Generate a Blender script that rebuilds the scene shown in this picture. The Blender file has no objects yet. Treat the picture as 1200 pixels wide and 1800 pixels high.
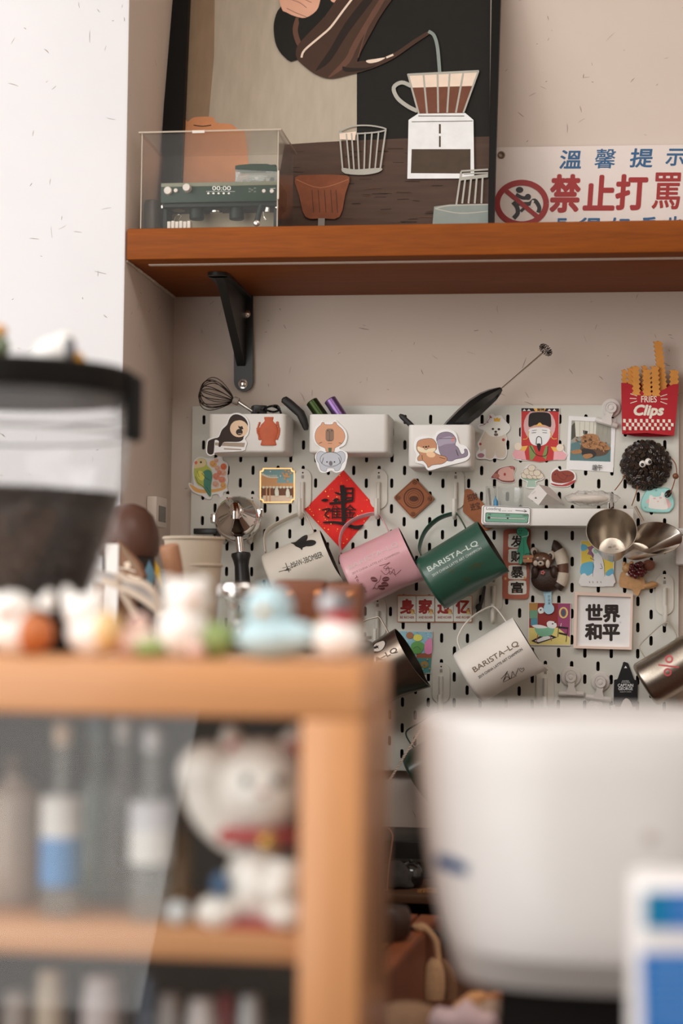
import bpy, bmesh, math, random
from mathutils import Vector, Matrix
from mathutils.geometry import tessellate_polygon
random.seed(7)
SC = bpy.context.scene
COL = SC.collection
V = Vector
# ------------------------------------------------------------------ camera (solved from the peg-board's 20 mm grid)
F = 3220.0                                   # focal length in pixels of the 1200 x 1800 frame
CAM = V((0.59418, -2.83941, 1.30867))
_R = V((0.99151, 0.12955, 0.01128)); _D = V((0.00458, 0.05195, -0.99864)); _A = V((-0.12996, 0.99021, 0.05091))
cd = bpy.data.cameras.new('camera'); cam = bpy.data.objects.new('camera', cd); COL.objects.link(cam)
m = Matrix.Identity(4)
for i in range(3):
    m[i][0] = _R[i]; m[i][1] = -_D[i]; m[i][2] = -_A[i]; m[i][3] = CAM[i]
cam.matrix_world = m
cd.sensor_fit = 'HORIZONTAL'; cd.sensor_width = 24.0; cd.lens = F / 1200 * 24.0
cd.clip_start = 0.05; cd.clip_end = 50
cd.dof.use_dof = True; cd.dof.focus_distance = 2.76; cd.dof.aperture_fstop = cd.lens / 27.0
cd.dof.aperture_blades = 9
SC.camera = cam
# ------------------------------------------------------------------ world, lights, exposure
wd = bpy.data.worlds.new('world'); SC.world = wd; wd.use_nodes = True
bg = wd.node_tree.nodes['Background']; bg.inputs[0].default_value = (1.0, 0.69, 0.44, 1); bg.inputs[1].default_value = 0.24
def area(name, loc, target, w, h, power, col):
    ld = bpy.data.lights.new(name, 'AREA'); ld.shape = 'RECTANGLE'; ld.size = w; ld.size_y = h; ld.energy = power; ld.color = col
    o = bpy.data.objects.new(name, ld); COL.objects.link(o); o.location = loc
    o.rotation_euler = (V(target) - V(loc)).to_track_quat('-Z', 'Y').to_euler()
    return o
area('window_daylight', (-1.75, -1.95, 2.62), (0.15, -0.3, 1.35), 1.6, 1.6, 56, (0.98, 0.99, 1.0))
area('overhead_fill', (0.75, -2.3, 2.95), (0.75, -2.1, 0), 1.2, .7, 24, (1.0, 0.97, 0.93))  # unseen overhead fill, added to brighten upward-facing surfaces
lf = area('shopfront_daylight', (0, -3.9, 1), (0, 0, 1), 2.7, 2.9, 92, (1.0, 0.98, 0.95))
lf.matrix_world = Matrix(((.983, .183, 0, -1.428), (0, 0, -1, -3.9), (-.183, .983, 0, 1.597), (0, 0, 0, 1)))   # lamp rolled so its reflected edge slants across the cabinet glass
vs = SC.view_settings
SC.display_settings.display_device = 'sRGB'
vs.view_transform = 'Standard'; vs.look = 'None'; vs.exposure = -0.28; vs.gamma = 1.0; vs.use_curve_mapping = False

# ------------------------------------------------------------------ helpers
def ray(px, py):
    return (_R * ((px - 600) / F) + _D * ((py - 900) / F) + _A)
def W(px, py, Y):                            # the point seen at a photo position that lies on the vertical plane at depth Y
    d = ray(px, py); return CAM + d * ((Y - CAM.y) / d.y)
def plane(Y):
    return lambda px, py, off=0.0: W(px, py, Y - off)
def tilted(p0, n):
    n = V(n).normalized(); p0 = V(p0)
    def s(px, py, off=0.0):
        d = ray(px, py); q = p0 + n * off
        return CAM + d * ((q - CAM).dot(n) / d.dot(n))
    return s
def mpp(Y):                                  # metres per pixel at depth Y
    return (W(601, 900, Y) - W(600, 900, Y)).length
def lin(c):
    return tuple(((v / 255) / 12.92 if v / 255 <= .04045 else ((v / 255 + .055) / 1.055) ** 2.4) for v in c)
MC = {}
def mat(c, rough=.5, metal=0., noise=.05, scale=60, bump=0., alpha=None, coat=0., spec=.5, L=None, kind=None, sheen=0., f0=.045):
    """procedural material; c = sRGB 0..255 colour of the thing itself; L = light level to divide out of a colour read in the photo"""
    key = (c, rough, metal, noise, scale, bump, alpha, coat, spec, L, kind, sheen, f0)
    if key in MC: return MC[key]
    l = lin(c)
    if L: l = (min(.88, l[0] / L), min(.88, l[1] / (L * .93)), min(.88, l[2] / (L * .86)))
    mt = bpy.data.materials.new('surface_%03d' % len(MC)); mt.use_nodes = True; nt = mt.node_tree; N = nt.nodes; K = nt.links
    b = N['Principled BSDF']; b.inputs['Roughness'].default_value = rough; b.inputs['Metallic'].default_value = metal
    b.inputs['Base Color'].default_value = (*l, 1); b.inputs['Specular IOR Level'].default_value = spec
    if coat: b.inputs['Coat Weight'].default_value = coat; b.inputs['Coat Roughness'].default_value = .12
    if sheen: b.inputs['Sheen Weight'].default_value = sheen
    tc = N.new('ShaderNodeTexCoord'); src = tc.outputs['Object']
    if kind in ('wood', 'woodz', 'brushed', 'canvas', 'bark', 'strokes'):
        mp = N.new('ShaderNodeMapping'); K.new(src, mp.inputs[0]); src = mp.outputs[0]
        mp.inputs['Scale'].default_value = {'wood': (3, 60, 60), 'woodz': (60, 60, 3), 'brushed': (8, 220, 220), 'canvas': (90, 40, 18), 'bark': (30, 30, 8), 'strokes': (14, 60, 110)}[kind]
    nz = N.new('ShaderNodeTexNoise'); K.new(src, nz.inputs['Vector'])
    nz.inputs['Scale'].default_value = 1.0 if kind in ('wood', 'woodz', 'brushed', 'canvas', 'bark', 'strokes') else scale
    nz.inputs['Detail'].default_value = 5
    fac = nz.outputs['Fac']
    if kind in ('wood', 'woodz'):            # long bands plus short fine pores
        mp2 = N.new('ShaderNodeMapping'); K.new(tc.outputs['Object'], mp2.inputs[0]); mp2.inputs['Scale'].default_value = (22, 330, 330) if kind == 'wood' else (330, 330, 22)
        nz2 = N.new('ShaderNodeTexNoise'); nz2.inputs['Scale'].default_value = 1.0; nz2.inputs['Detail'].default_value = 4; K.new(mp2.outputs[0], nz2.inputs['Vector'])
        av = N.new('ShaderNodeMath'); av.operation = 'MULTIPLY_ADD'; K.new(nz2.outputs['Fac'], av.inputs[0]); av.inputs[1].default_value = .9
        hf = N.new('ShaderNodeMath'); hf.operation = 'MULTIPLY_ADD'; K.new(fac, hf.inputs[0]); hf.inputs[1].default_value = .9; hf.inputs[2].default_value = -.4
        K.new(hf.outputs[0], av.inputs[2]); av.use_clamp = True; fac = av.outputs[0]
    if noise:
        mx = N.new('ShaderNodeMix'); mx.data_type = 'RGBA'
        mx.inputs[6].default_value = (*[v * (1 - noise * 2.2) for v in l], 1); mx.inputs[7].default_value = (*[min(1, v * (1 + noise * 2.2)) for v in l], 1)
        K.new(fac, mx.inputs[0]); K.new(mx.outputs[2], b.inputs['Base Color'])
    if bump:
        bp = N.new('ShaderNodeBump'); bp.inputs['Strength'].default_value = bump; bp.inputs['Distance'].default_value = .002
        K.new(fac, bp.inputs['Height']); K.new(bp.outputs[0], b.inputs['Normal'])
    if alpha is not None:                    # clear sheet: lets light straight through, keeps a mirror reflection
        out = N['Material Output']; tr = N.new('ShaderNodeBsdfTransparent'); tr.inputs[0].default_value = (*[.90 + .10 * v for v in l], 1)
        gl = N.new('ShaderNodeBsdfGlossy'); gl.inputs['Roughness'].default_value = rough
        lw = N.new('ShaderNodeLayerWeight'); pw = N.new('ShaderNodeMath'); pw.operation = 'POWER'; K.new(lw.outputs['Facing'], pw.inputs[0]); pw.inputs[1].default_value = 5
        fr = N.new('ShaderNodeMath'); fr.operation = 'MULTIPLY_ADD'; K.new(pw.outputs[0], fr.inputs[0]); fr.inputs[1].default_value = .9; fr.inputs[2].default_value = f0
        m1 = N.new('ShaderNodeMixShader'); K.new(fr.outputs[0], m1.inputs[0]); K.new(tr.outputs[0], m1.inputs[1]); K.new(gl.outputs[0], m1.inputs[2])
        m2 = N.new('ShaderNodeMixShader'); m2.inputs[0].default_value = alpha; K.new(m1.outputs[0], m2.inputs[1]); K.new(b.outputs[0], m2.inputs[2])
        K.new(m2.outputs[0], out.inputs[0])
    MC[key] = mt; return mt
def pc(r, g, b, L=.55, **k):
    L *= 1.25                                # flat print / paint whose photo colour is (r,g,b)
    k.setdefault('noise', .03); k.setdefault('rough', .6); k.setdefault('spec', .25)
    return mat((r, g, b), L=L, **k)
def sp(pts, n=6, closed=True):               # smooth curve through points
    N = len(pts); out = []
    for i in range(N if closed else N - 1):
        g = (lambda k: pts[k % N]) if closed else (lambda k: pts[max(0, min(N - 1, k))])
        p0, p1, p2, p3 = g(i - 1), g(i), g(i + 1), g(i + 2)
        for s in range(n):
            t = s / n
            out.append(tuple(.5 * (2 * b + (c - a) * t + (2 * a - 5 * b + 4 * c - d) * t * t + (3 * b - a - 3 * c + d) * t ** 3) for a, b, c, d in zip(p0, p1, p2, p3)))
    if not closed: out.append(tuple(pts[-1]))
    return out
def circ(cx, cy, rx, ry=None, rot=0, n=20):
    ry = rx if ry is None else ry; c, s = math.cos(math.radians(rot)), math.sin(math.radians(rot))
    return [(cx + rx * math.cos(t) * c - ry * math.sin(t) * s, cy + rx * math.cos(t) * s + ry * math.sin(t) * c) for t in [2 * math.pi * k / n for k in range(n)]]
def rect(x0, y0, x1, y1): return [(x0, y0), (x1, y0), (x1, y1), (x0, y1)]
def rrect(x0, y0, x1, y1, r, n=4):
    o = []
    for cx, cy, a in ((x1 - r, y0 + r, -90), (x1 - r, y1 - r, 0), (x0 + r, y1 - r, 90), (x0 + r, y0 + r, 180)):
        for k in range(n + 1):
            t = math.radians(a + 90 * k / n); o.append((cx + r * math.cos(t), cy + r * math.sin(t)))
    return o
def grow(pts, d):                            # offset an outline outward by d pixels
    n = len(pts); A = sum(pts[i][0] * pts[(i + 1) % n][1] - pts[(i + 1) % n][0] * pts[i][1] for i in range(n)); sg = 1 if A > 0 else -1
    o = []
    for i in range(n):
        a, b = V(pts[i - 1]), V(pts[(i + 1) % n]); t = (b - a)
        if t.length < 1e-6: o.append(pts[i]); continue
        t.normalize(); o.append((pts[i][0] + t.y * d * sg, pts[i][1] - t.x * d * sg))
    return o
def frame_of(axis):
    a = V(axis).normalized(); u = a.orthogonal().normalized(); return u, a.cross(u), a
_FONT = {}
def glyphs(body, bold=0., italic=0., spacing=1.0):
    key = (body, bold, italic, spacing)
    if key in _FONT: return _FONT[key]
    c = bpy.data.curves.new('lettering', 'FONT'); c.body = body; c.offset = bold; c.shear = italic; c.space_character = spacing; c.resolution_u = 3
    o = bpy.data.objects.new('lettering', c); COL.objects.link(o)
    dg = bpy.context.evaluated_depsgraph_get(); me = bpy.data.meshes.new_from_object(o.evaluated_get(dg))
    vs_ = [(v.co.x, v.co.y) for v in me.vertices]; fs = [tuple(p.vertices) for p in me.polygons]
    bpy.data.meshes.remove(me); bpy.data.objects.remove(o); bpy.data.curves.remove(c)
    x0 = min(v[0] for v in vs_); x1 = max(v[0] for v in vs_); y0 = min(v[1] for v in vs_); y1 = max(v[1] for v in vs_)
    r = ([((x - x0) / (x1 - x0), (y - y0) / (y1 - y0)) for x, y in vs_], fs); _FONT[key] = r; return r

class MB:
    """collects geometry in world space; build() links it as ONE mesh object"""
    def __init__(s): s.v = []; s.f = []; s.mi = []; s.mats = []
    def slot(s, mt):
        if mt not in s.mats: s.mats.append(mt)
        return s.mats.index(mt)
    def add(s, vs_, fs, mt):
        o = len(s.v); k = s.slot(mt); s.v.extend(V(v) for v in vs_)
        for f in fs: s.f.append(tuple(i + o for i in f)); s.mi.append(k)
        return s
    def box(s, lo, hi, mt, bev=0., rot=0., piv=None, seg=2):
        bm = bmesh.new(); bmesh.ops.create_cube(bm, size=1); lo, hi = V(lo), V(hi)
        for v in bm.verts: v.co = V(((lo[i] + hi[i]) / 2 + v.co[i] * (hi[i] - lo[i])) for i in range(3))
        if bev: bmesh.ops.bevel(bm, geom=bm.edges[:], offset=min(bev, .49 * min(hi[i] - lo[i] for i in range(3))), segments=seg, affect='EDGES', profile=.5)
        if rot:
            c = V(piv) if piv else (lo + hi) / 2; bmesh.ops.rotate(bm, cent=c, matrix=Matrix.Rotation(rot, 3, 'Z'), verts=bm.verts)
        return s.bm(bm, mt)
    def bm(s, bm, mt):
        bm.verts.ensure_lookup_table(); bm.verts.index_update()
        s.add([v.co.copy() for v in bm.verts], [[v.index for v in f.verts] for f in bm.faces], mt); bm.free(); return s
    def lathe(s, prof, base, axis, mt, n=32, u=None, squash=None):
        """prof = [(radius, distance along axis)]; axis is a direction"""
        U, Vv, A = frame_of(axis)
        if u is not None: U = V(u).normalized(); Vv = A.cross(U)
        base = V(base); vs_ = []; fs = []
        for r, h in prof:
            for k in range(n):
                t = 2 * math.pi * k / n; vs_.append(base + A * h + U * (r * math.cos(t)) + Vv * (r * math.sin(t) * (squash or 1)))
        for i in range(len(prof) - 1):
            for k in range(n): fs.append((i * n + k, i * n + (k + 1) % n, (i + 1) * n + (k + 1) % n, (i + 1) * n + k))
        if prof[0][0] > 1e-5: fs.append(tuple(range(n))[::-1])
        if prof[-1][0] > 1e-5: fs.append(tuple((len(prof) - 1) * n + k for k in range(n)))
        return s.add(vs_, fs, mt)
    def tube(s, pts, r, mt, n=8, closed=False, flat=None, upv=None):
        """swept tube; r number or list; flat=(a,b) multiplies the two cross axes (ribbon)"""
        pts = [V(p) for p in pts]; N = len(pts); vs_ = []; fs = []
        up = V(upv) if upv else None; prevU = None
        for i, p in enumerate(pts):
            t = (pts[(i + 1) % N] - pts[i - 1]) if closed else (pts[min(N - 1, i + 1)] - pts[max(0, i - 1)])
            t = t.normalized() if t.length > 1e-9 else V((0, 0, 1))
            if up: U = (up - t * up.dot(t)).normalized()
            elif prevU is None: U = t.orthogonal().normalized()
            else:
                U = prevU - t * prevU.dot(t); U = U.normalized() if U.length > 1e-6 else t.orthogonal().normalized()
            prevU = U; B = t.cross(U); rr = r[i] if isinstance(r, (list, tuple)) else r; a, b = flat or (1, 1)
            for k in range(n):
                q = 2 * math.pi * (k + .5) / n; vs_.append(p + U * (rr * a * math.cos(q)) + B * (rr * b * math.sin(q)))
        for i in range(N if closed else N - 1):
            for k in range(n): fs.append((i * n + k, i * n + (k + 1) % n, ((i + 1) % N) * n + (k + 1) % n, ((i + 1) % N) * n + k))
        if not closed: fs.append(tuple(range(n))[::-1]); fs.append(tuple((N - 1) * n + k for k in range(n)))
        return s.add(vs_, fs, mt)
    def ball(s, c, r, mt, n=20, rot=None, shape=None):
        r = V((r, r, r)) if not hasattr(r, '__len__') else V(r); c = V(c); vs_ = []; fs = []; h = n // 2
        for i in range(h + 1):
            a = math.pi * i / h
            for k in range(n):
                t = 2 * math.pi * k / n; p = V((math.sin(a) * math.cos(t), math.sin(a) * math.sin(t), math.cos(a)))
                if shape: p = V(shape(p))
                p = V((p.x * r.x, p.y * r.y, p.z * r.z))
                if rot: p = rot @ p
                vs_.append(c + p)
        for i in range(h):
            for k in range(n): fs.append((i * n + k, (i + 1) * n + k, (i + 1) * n + (k + 1) % n, i * n + (k + 1) % n))
        return s.add(vs_, fs, mt)
    def flat(s, pts, surf, mt, off=0.):      # filled outline (pixels) lying on a surface
        tri = [tuple(t) for t in tessellate_polygon([[V((x, y, 0)) for x, y in pts]])]; pts = list(pts)
        if getattr(surf, 'curved', False):   # keep the patch on a curved wall: split long edges
            for it in range(4):
                mid = {}; out = []
                def M(a, b):
                    k = (min(a, b), max(a, b))
                    if k not in mid: mid[k] = len(pts); pts.append(((pts[a][0] + pts[b][0]) / 2, (pts[a][1] + pts[b][1]) / 2))
                    return mid[k]
                if max(math.dist(pts[a], pts[b]) for t in tri for a, b in ((t[0], t[1]), (t[1], t[2]), (t[2], t[0]))) < 5: break
                for a, b, c in tri:
                    x, y, z = M(a, b), M(b, c), M(c, a); out += [(a, x, z), (x, b, y), (z, y, c), (x, y, z)]
                tri = out
        return s.add([surf(x, y, off) for x, y in pts], tri, mt)
    def stroke(s, pts, w, surf, mt, off=0., taper=None):
        if getattr(surf, 'curved', False):
            q = [pts[0]]
            for b in pts[1:]:
                a = q[-1]; k = max(1, int(math.dist(a, b) / 3)); q += [(a[0] + (b[0] - a[0]) * i / k, a[1] + (b[1] - a[1]) * i / k) for i in range(1, k + 1)]
            pts = q
        pts = [V(p) for p in pts]; L = []; R_ = []; N = len(pts)
        for i, p in enumerate(pts):
            t = pts[min(N - 1, i + 1)] - pts[max(0, i - 1)]; t = t.normalized() if t.length > 1e-9 else V((1, 0)); ww = w
            if taper: ww = w * (taper[0] + (taper[1] - taper[0]) * i / max(1, N - 1))
            L.append((p.x - t.y * ww / 2, p.y + t.x * ww / 2)); R_.append((p.x + t.y * ww / 2, p.y - t.x * ww / 2))
        vs_ = [surf(x, y, off) for x, y in L + R_]
        return s.add(vs_, [(i, i + 1, N + i + 1, N + i) for i in range(N - 1)], mt)
    def slab(s, pts, surf, th, mt, side=None, off=0.):   # outline (pixels) given a real thickness behind its face
        n = len(pts); f = [surf(x, y, off + th) for x, y in pts]
        # walls run straight back from the face
        e = surf.normal if hasattr(surf, 'normal') else V((0, 1, 0)); b = [p + e * th for p in f]
        tri = [tuple(t) for t in tessellate_polygon([[V((x, y, 0)) for x, y in pts]])]
        s.add(f, tri, mt); s.add(b, tri, side or mt)
        return s.add(f + b, [(i, (i + 1) % n, n + (i + 1) % n, n + i) for i in range(n)], side or mt)
    def text(s, body, box, surf, mt, off=0., bold=0., italic=0., spacing=1.0):
        """box = (origin bottom-left px, right vector px, up vector px) or (x0,y0,x1,y1)"""
        if len(box) == 4: x0, y0, x1, y1 = box; box = ((x0, y1), (x1 - x0, 0), (0, y0 - y1))
        (ox, oy), (rx, ry), (ux, uy) = box; vs_, fs = glyphs(body, 0., italic, spacing); hr, hu = math.hypot(rx, ry), math.hypot(ux, uy)
        for i, (du, dv) in enumerate(((0, 0), (1, 0), (-1, 0), (0, 1), (0, -1), (.7, .7), (-.7, .7), (.7, -.7), (-.7, -.7)) if bold else ((0, 0),)):
            du *= bold * hu / hr; dv *= bold; o = off + i * .000003
            s.add([surf(ox + (u + du) * rx + (v + dv) * ux, oy + (u + du) * ry + (v + dv) * uy, o) for u, v in vs_], fs, mt)
        return s
    def build(s, name, parent=None, smooth=True, ang=38, **props):
        me = bpy.data.meshes.new(name); o = bpy.data.objects.new(name, me); COL.objects.link(o)
        if parent is None:
            lo = V([min(v[i] for v in s.v) for i in range(3)]); hi = V([max(v[i] for v in s.v) for i in range(3)])
            org = V(((lo.x + hi.x) / 2, (lo.y + hi.y) / 2, lo.z)); o.location = org
        else:
            o.parent = parent; org = wloc(parent)
        me.from_pydata([v - org for v in s.v], [], s.f)
        for mt in s.mats: me.materials.append(mt)
        me.polygons.foreach_set('material_index', s.mi); me.validate()
        bm = bmesh.new(); bm.from_mesh(me); bmesh.ops.recalc_face_normals(bm, faces=bm.faces); bm.to_mesh(me); bm.free()
        if smooth: me.polygons.foreach_set('use_smooth', [True] * len(me.polygons)); me.set_sharp_from_angle(angle=math.radians(ang))
        me.update()
        for k, v in props.items(): o[k] = v
        return o
def wloc(o):
    p = V(o.location)
    while o.parent: o = o.parent; p += V(o.location)
    return p
def thing(name, label, cat, loc, group=None):
    o = bpy.data.objects.new(name, None); COL.objects.link(o); o.location = loc; o.empty_display_size = .02
    o['label'] = label; o['category'] = cat
    if group: o['group'] = group
    return o
def tag(o, label, cat, group=None):
    o['label'] = label; o['category'] = cat
    if group: o['group'] = group
    return o
def copy_tree(o, parent=None, delta=None):
    c = o.copy(); COL.objects.link(c); c.parent = parent
    if delta is not None: c.location = V(o.location) + V(delta)
    for ch in list(o.children): copy_tree(ch, c)
    return c
def struct(b, name, parent=None, **k):
    o = b.build(name, parent, **k); o['kind'] = 'structure'; return o
# ================================================================== large structure
WALLY = .018                                 # plaster face of the back wall; the peg board's front is Y = 0
XR = -.0555                                  # the reveal on the left
PIERY = -.300
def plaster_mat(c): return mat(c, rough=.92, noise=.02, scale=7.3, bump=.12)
plaster = plaster_mat((217, 203, 192)); plaster2 = plaster_mat((230, 230, 233))
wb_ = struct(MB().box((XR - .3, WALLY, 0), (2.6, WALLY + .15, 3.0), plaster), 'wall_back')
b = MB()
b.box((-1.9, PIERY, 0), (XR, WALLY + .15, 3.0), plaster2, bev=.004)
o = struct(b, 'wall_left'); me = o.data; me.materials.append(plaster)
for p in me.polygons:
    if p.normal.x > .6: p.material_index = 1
# short straw fibres mixed into the plaster, lying flush in its face
def fibres(parent, n, pick, nrm, seed):
    random.seed(seed); b = MB(); fm = mat((120, 92, 74), rough=.9); f2 = mat((70, 52, 42), rough=.9)
    for k in range(n):
        p, u, v = pick(); a = random.random() * math.pi; L_ = random.choice((.003, .004, .005, .007, .011, .017)) * random.uniform(.7, 1.2); c = random.uniform(-.25, .25); w = random.uniform(.00012, .0004)
        d = u * math.cos(a) + v * math.sin(a); e = v * math.cos(a) - u * math.sin(a); pts = [p + d * (L_ * (t - .5)) + e * (c * L_ * (t - .5) ** 2) for t in (0, .33, .67, 1)]
        ws = (w * .4, w, w, w * .3); vs_ = [q + e * s_ + nrm * .0002 for q, s_ in zip(pts, ws)] + [q - e * s_ + nrm * .0002 for q, s_ in zip(pts, ws)]
        b.add(vs_, [(i, i + 1, 5 + i, 4 + i) for i in range(3)], fm if random.random() < .7 else f2)
    b.build('straw_fibre', parent, smooth=False, kind='stuff')
fibres(wb_, 520, lambda: (V((random.uniform(XR, 1.1), WALLY, random.uniform(.95, 2.3))), V((1, 0, 0)), V((0, 0, 1))), V((0, -1, 0)), 1)
fibres(o, 110, lambda: (V((random.uniform(-.5, XR - .005), PIERY, random.uniform(1.2, 2.2))), V((1, 0, 0)), V((0, 0, 1))), V((0, -1, 0)), 2)
fibres(o, 60, lambda: (V((XR, random.uniform(PIERY + .005, WALLY), random.uniform(1.2, 2.2))), V((0, 1, 0)), V((0, 0, 1))), V((1, 0, 0)), 3)
struct(MB().box((-3.2, -6.5, -.05), (3.6, .2, 0), mat((150, 134, 120), rough=.5, noise=.1, scale=8)), 'floor')
struct(MB().box((1.95, -6.5, 0), (2.1, WALLY - .001, 3.0), plaster), 'wall_right')
struct(MB().box((-3.2, -6.5, 3.0), (3.6, .2, 3.06), mat((225, 215, 205), rough=.9)), 'ceiling')
# ------------------------------------------------------------------ wooden shelf across the alcove
wood_or = mat((134, 70, 22), rough=.55, noise=.15, kind='wood', bump=.08, spec=.12)
wood_dk = mat((128, 78, 52), rough=.5, noise=.12, kind='wood', bump=.05)
zt = W(221, 402, PIERY).z; zb = W(221, 457, PIERY).z
XS1 = 1.30
sh = thing('wall_shelf', 'thick orange-brown wooden shelf running across the alcove above the pegboard', 'shelf', (XR + .001, PIERY, zb))
b = MB().box((XR + .002, PIERY - .002, zb), (XS1, WALLY, zt), wood_or, bev=.0025)
b.build('board', sh)
g = MB(); p0 = W(262, 465, -.262); g.box((p0.x, -.266, zb - .0016), (XS1, -.257, zb + .001), mat((222, 205, 190), rough=.4)); g.build('light_strip', sh, label='pale strip set in the underside')
gap = MB()
random.seed(3)
for k in range(26):
    y = PIERY + .01 + k * .0118; r = .0015 + random.random() * .002
    gap.ball((XR + .0022, y, zb - .0008), (r, .006 + random.random() * .005, r), mat((214, 200, 186), rough=.9), n=8)
gap.build('filler_bead', sh, kind='stuff')
# ------------------------------------------------------------------ black steel bracket under the shelf
blk = mat((34, 35, 35), rough=.42, noise=.04); chrome = mat((228, 226, 223), rough=.16, metal=1, noise=.02)
steel = mat((190, 184, 176), rough=.28, metal=1, noise=.05, kind='brushed')
br = thing('shelf_bracket', 'black steel triangular bracket holding up the wooden shelf', 'bracket', W(425, 686, WALLY))
s = plane(WALLY - .006)
wpl = [s(x, y) for x, y in ((411, 520), (444, 519), (444, 672), (411, 673))]
b = MB(); pts = [(410, 519), (444, 518.5)] + [(427.5 + 16.5 * math.cos(t), 671 + 17 * math.sin(t)) for t in [math.pi * k / 10 for k in range(11)]]
b.slab(pts, s, .005, blk); b.build('wall_plate', br)
xa, xb_ = W(411, 530, WALLY).x, W(444, 530, WALLY).x; xm = (xa + xb_) / 2
yf = -.19
b = MB().box((xa, yf, zb - .005), (xb_, WALLY, zb - .0005), blk)
b.lathe([(.0148, 0), (.0148, .0045)], (xm, yf, zb - .005), (0, 0, 1), blk, n=24); b.build('shelf_plate', br)
zlo = W(425, 645, WALLY).z
b = MB(); t_ = .0022                             # folded diagonal brace: two webs and a face
for X in (xm - .004, xm + .004):
    pass
prof = [(yf + .012, zb - .005), (yf + .028, zb - .010), (WALLY - .012, zlo), (WALLY - .012, zlo + .03), (WALLY - .012, zb - .005)]
vv = [(X, y, z) for X in (xm - .0065, xm + .0065) for y, z in prof]
n = len(prof); b.add(vv, [tuple(range(n)), tuple(range(n, 2 * n))[::-1]] + [(i, (i + 1) % n, n + (i + 1) % n, n + i) for i in range(n)], blk); b.build('diagonal_brace', br)
for x, y in ((432, 551), (427, 675)):
    b = MB(); p = W(x, y, WALLY - .011); b.lathe([(.0075, 0), (.0075, .001), (.005, .0015), (.005, .0045), (.0035, .0055)], p, (0, -1, 0), chrome, n=6 * 3)
    b.build('bolt', br, label='shiny bolt head')
# ------------------------------------------------------------------ peg board: 5 x 15 mm slots on a 20 mm chequer grid, real holes
peg = mat((213, 212, 203), rough=.5, noise=.012, scale=30, bump=.02)
def G(i, j): return V((.02 * i, 0, 1.6 - .02 * j))
pegboard = thing('pegboard', 'large white slotted pegboard covered with magnets, mugs and hooks', 'pegboard', G(18, 27.5))
TH = .005
bm_v = {}; verts = []; faces = []
def vid(p):
    k = (round(p[0], 6), round(p[1], 6), round(p[2], 6))
    if k not in bm_v: bm_v[k] = len(verts); verts.append(V(p))
    return bm_v[k]
cols = range(0, 37); rows = range(0, 27)
arc = []
for cx_, cz_, a0 in ((0, .005, 0), (0, -.005, 180)):
    for k in range(5): t = math.radians(a0 + 180 * k / 4); arc.append((cx_ + .0026 * math.cos(t), cz_ + .0026 * math.sin(t)))
hs = .01
for i in cols:
    for j in rows:
        c = G(i, j); sq = [(c.x + hs, c.z + hs), (c.x - hs, c.z + hs), (c.x - hs, c.z - hs), (c.x + hs, c.z - hs)]
        if (i + j) % 2:
            faces.append([vid((x, 0, z)) for x, z in sq]); continue
        A = [(c.x + dx, c.z + dz) for dx, dz in arc]    # 0..4 top arc right->left, 5..9 bottom arc left->right
        f = lambda L: faces.append([vid((x, 0, z)) for x, z in L])
        f([sq[0], sq[1]] + [A[4], A[3], A[2], A[1], A[0]][:]); f([sq[1], sq[2], A[5], A[4]]); f([sq[2], sq[3], A[9], A[8], A[7], A[6], A[5]]); f([sq[3], sq[0], A[0], A[9]])
        for k in range(10):
            a, b2 = A[k], A[(k + 1) % 10]; faces.append([vid((a[0], 0, a[1])), vid((b2[0], 0, b2[1])), vid((b2[0], TH, b2[1])), vid((a[0], TH, a[1]))])
X0, X1, Z1, Z0 = -.0165, .739, 1.6195, 1.6 - .5435
gx0, gx1 = -.01, .73; gz1, gz0 = 1.61, 1.6 - .53
def quad(a, b2, c, d): faces.append([vid(q) for q in (a, b2, c, d)])
xs = [gx0 + .02 * k for k in range(38)]; zs = [gz0 + .02 * k for k in range(28)]
for k in range(37):
    quad((xs[k], 0, gz1), (xs[k + 1], 0, gz1), (xs[k + 1], 0, Z1), (xs[k], 0, Z1)); quad((xs[k], 0, Z0), (xs[k + 1], 0, Z0), (xs[k + 1], 0, gz0), (xs[k], 0, gz0))
for k in range(27):
    quad((X0, 0, zs[k]), (gx0, 0, zs[k]), (gx0, 0, zs[k + 1]), (X0, 0, zs[k + 1])); quad((gx1, 0, zs[k]), (X1, 0, zs[k]), (X1, 0, zs[k + 1]), (gx1, 0, zs[k + 1]))
for xa_, xb2 in ((X0, gx0), (gx1, X1)):
    for za, zb2 in ((Z0, gz0), (gz1, Z1)): quad((xa_, 0, za), (xb2, 0, za), (xb2, 0, zb2), (xa_, 0, zb2))
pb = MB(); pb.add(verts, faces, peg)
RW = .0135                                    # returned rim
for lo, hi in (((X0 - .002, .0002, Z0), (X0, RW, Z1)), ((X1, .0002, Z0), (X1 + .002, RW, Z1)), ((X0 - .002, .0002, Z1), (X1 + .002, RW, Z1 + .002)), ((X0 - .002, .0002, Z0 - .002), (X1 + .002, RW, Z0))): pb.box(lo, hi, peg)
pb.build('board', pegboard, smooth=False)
MB().box((X0, RW, Z0), (X1, RW + .003, Z1), mat((60, 54, 48), rough=.9)).build('backing', pegboard)  # dark sheet: the shade of the gap behind the slots, put in as colour
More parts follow.
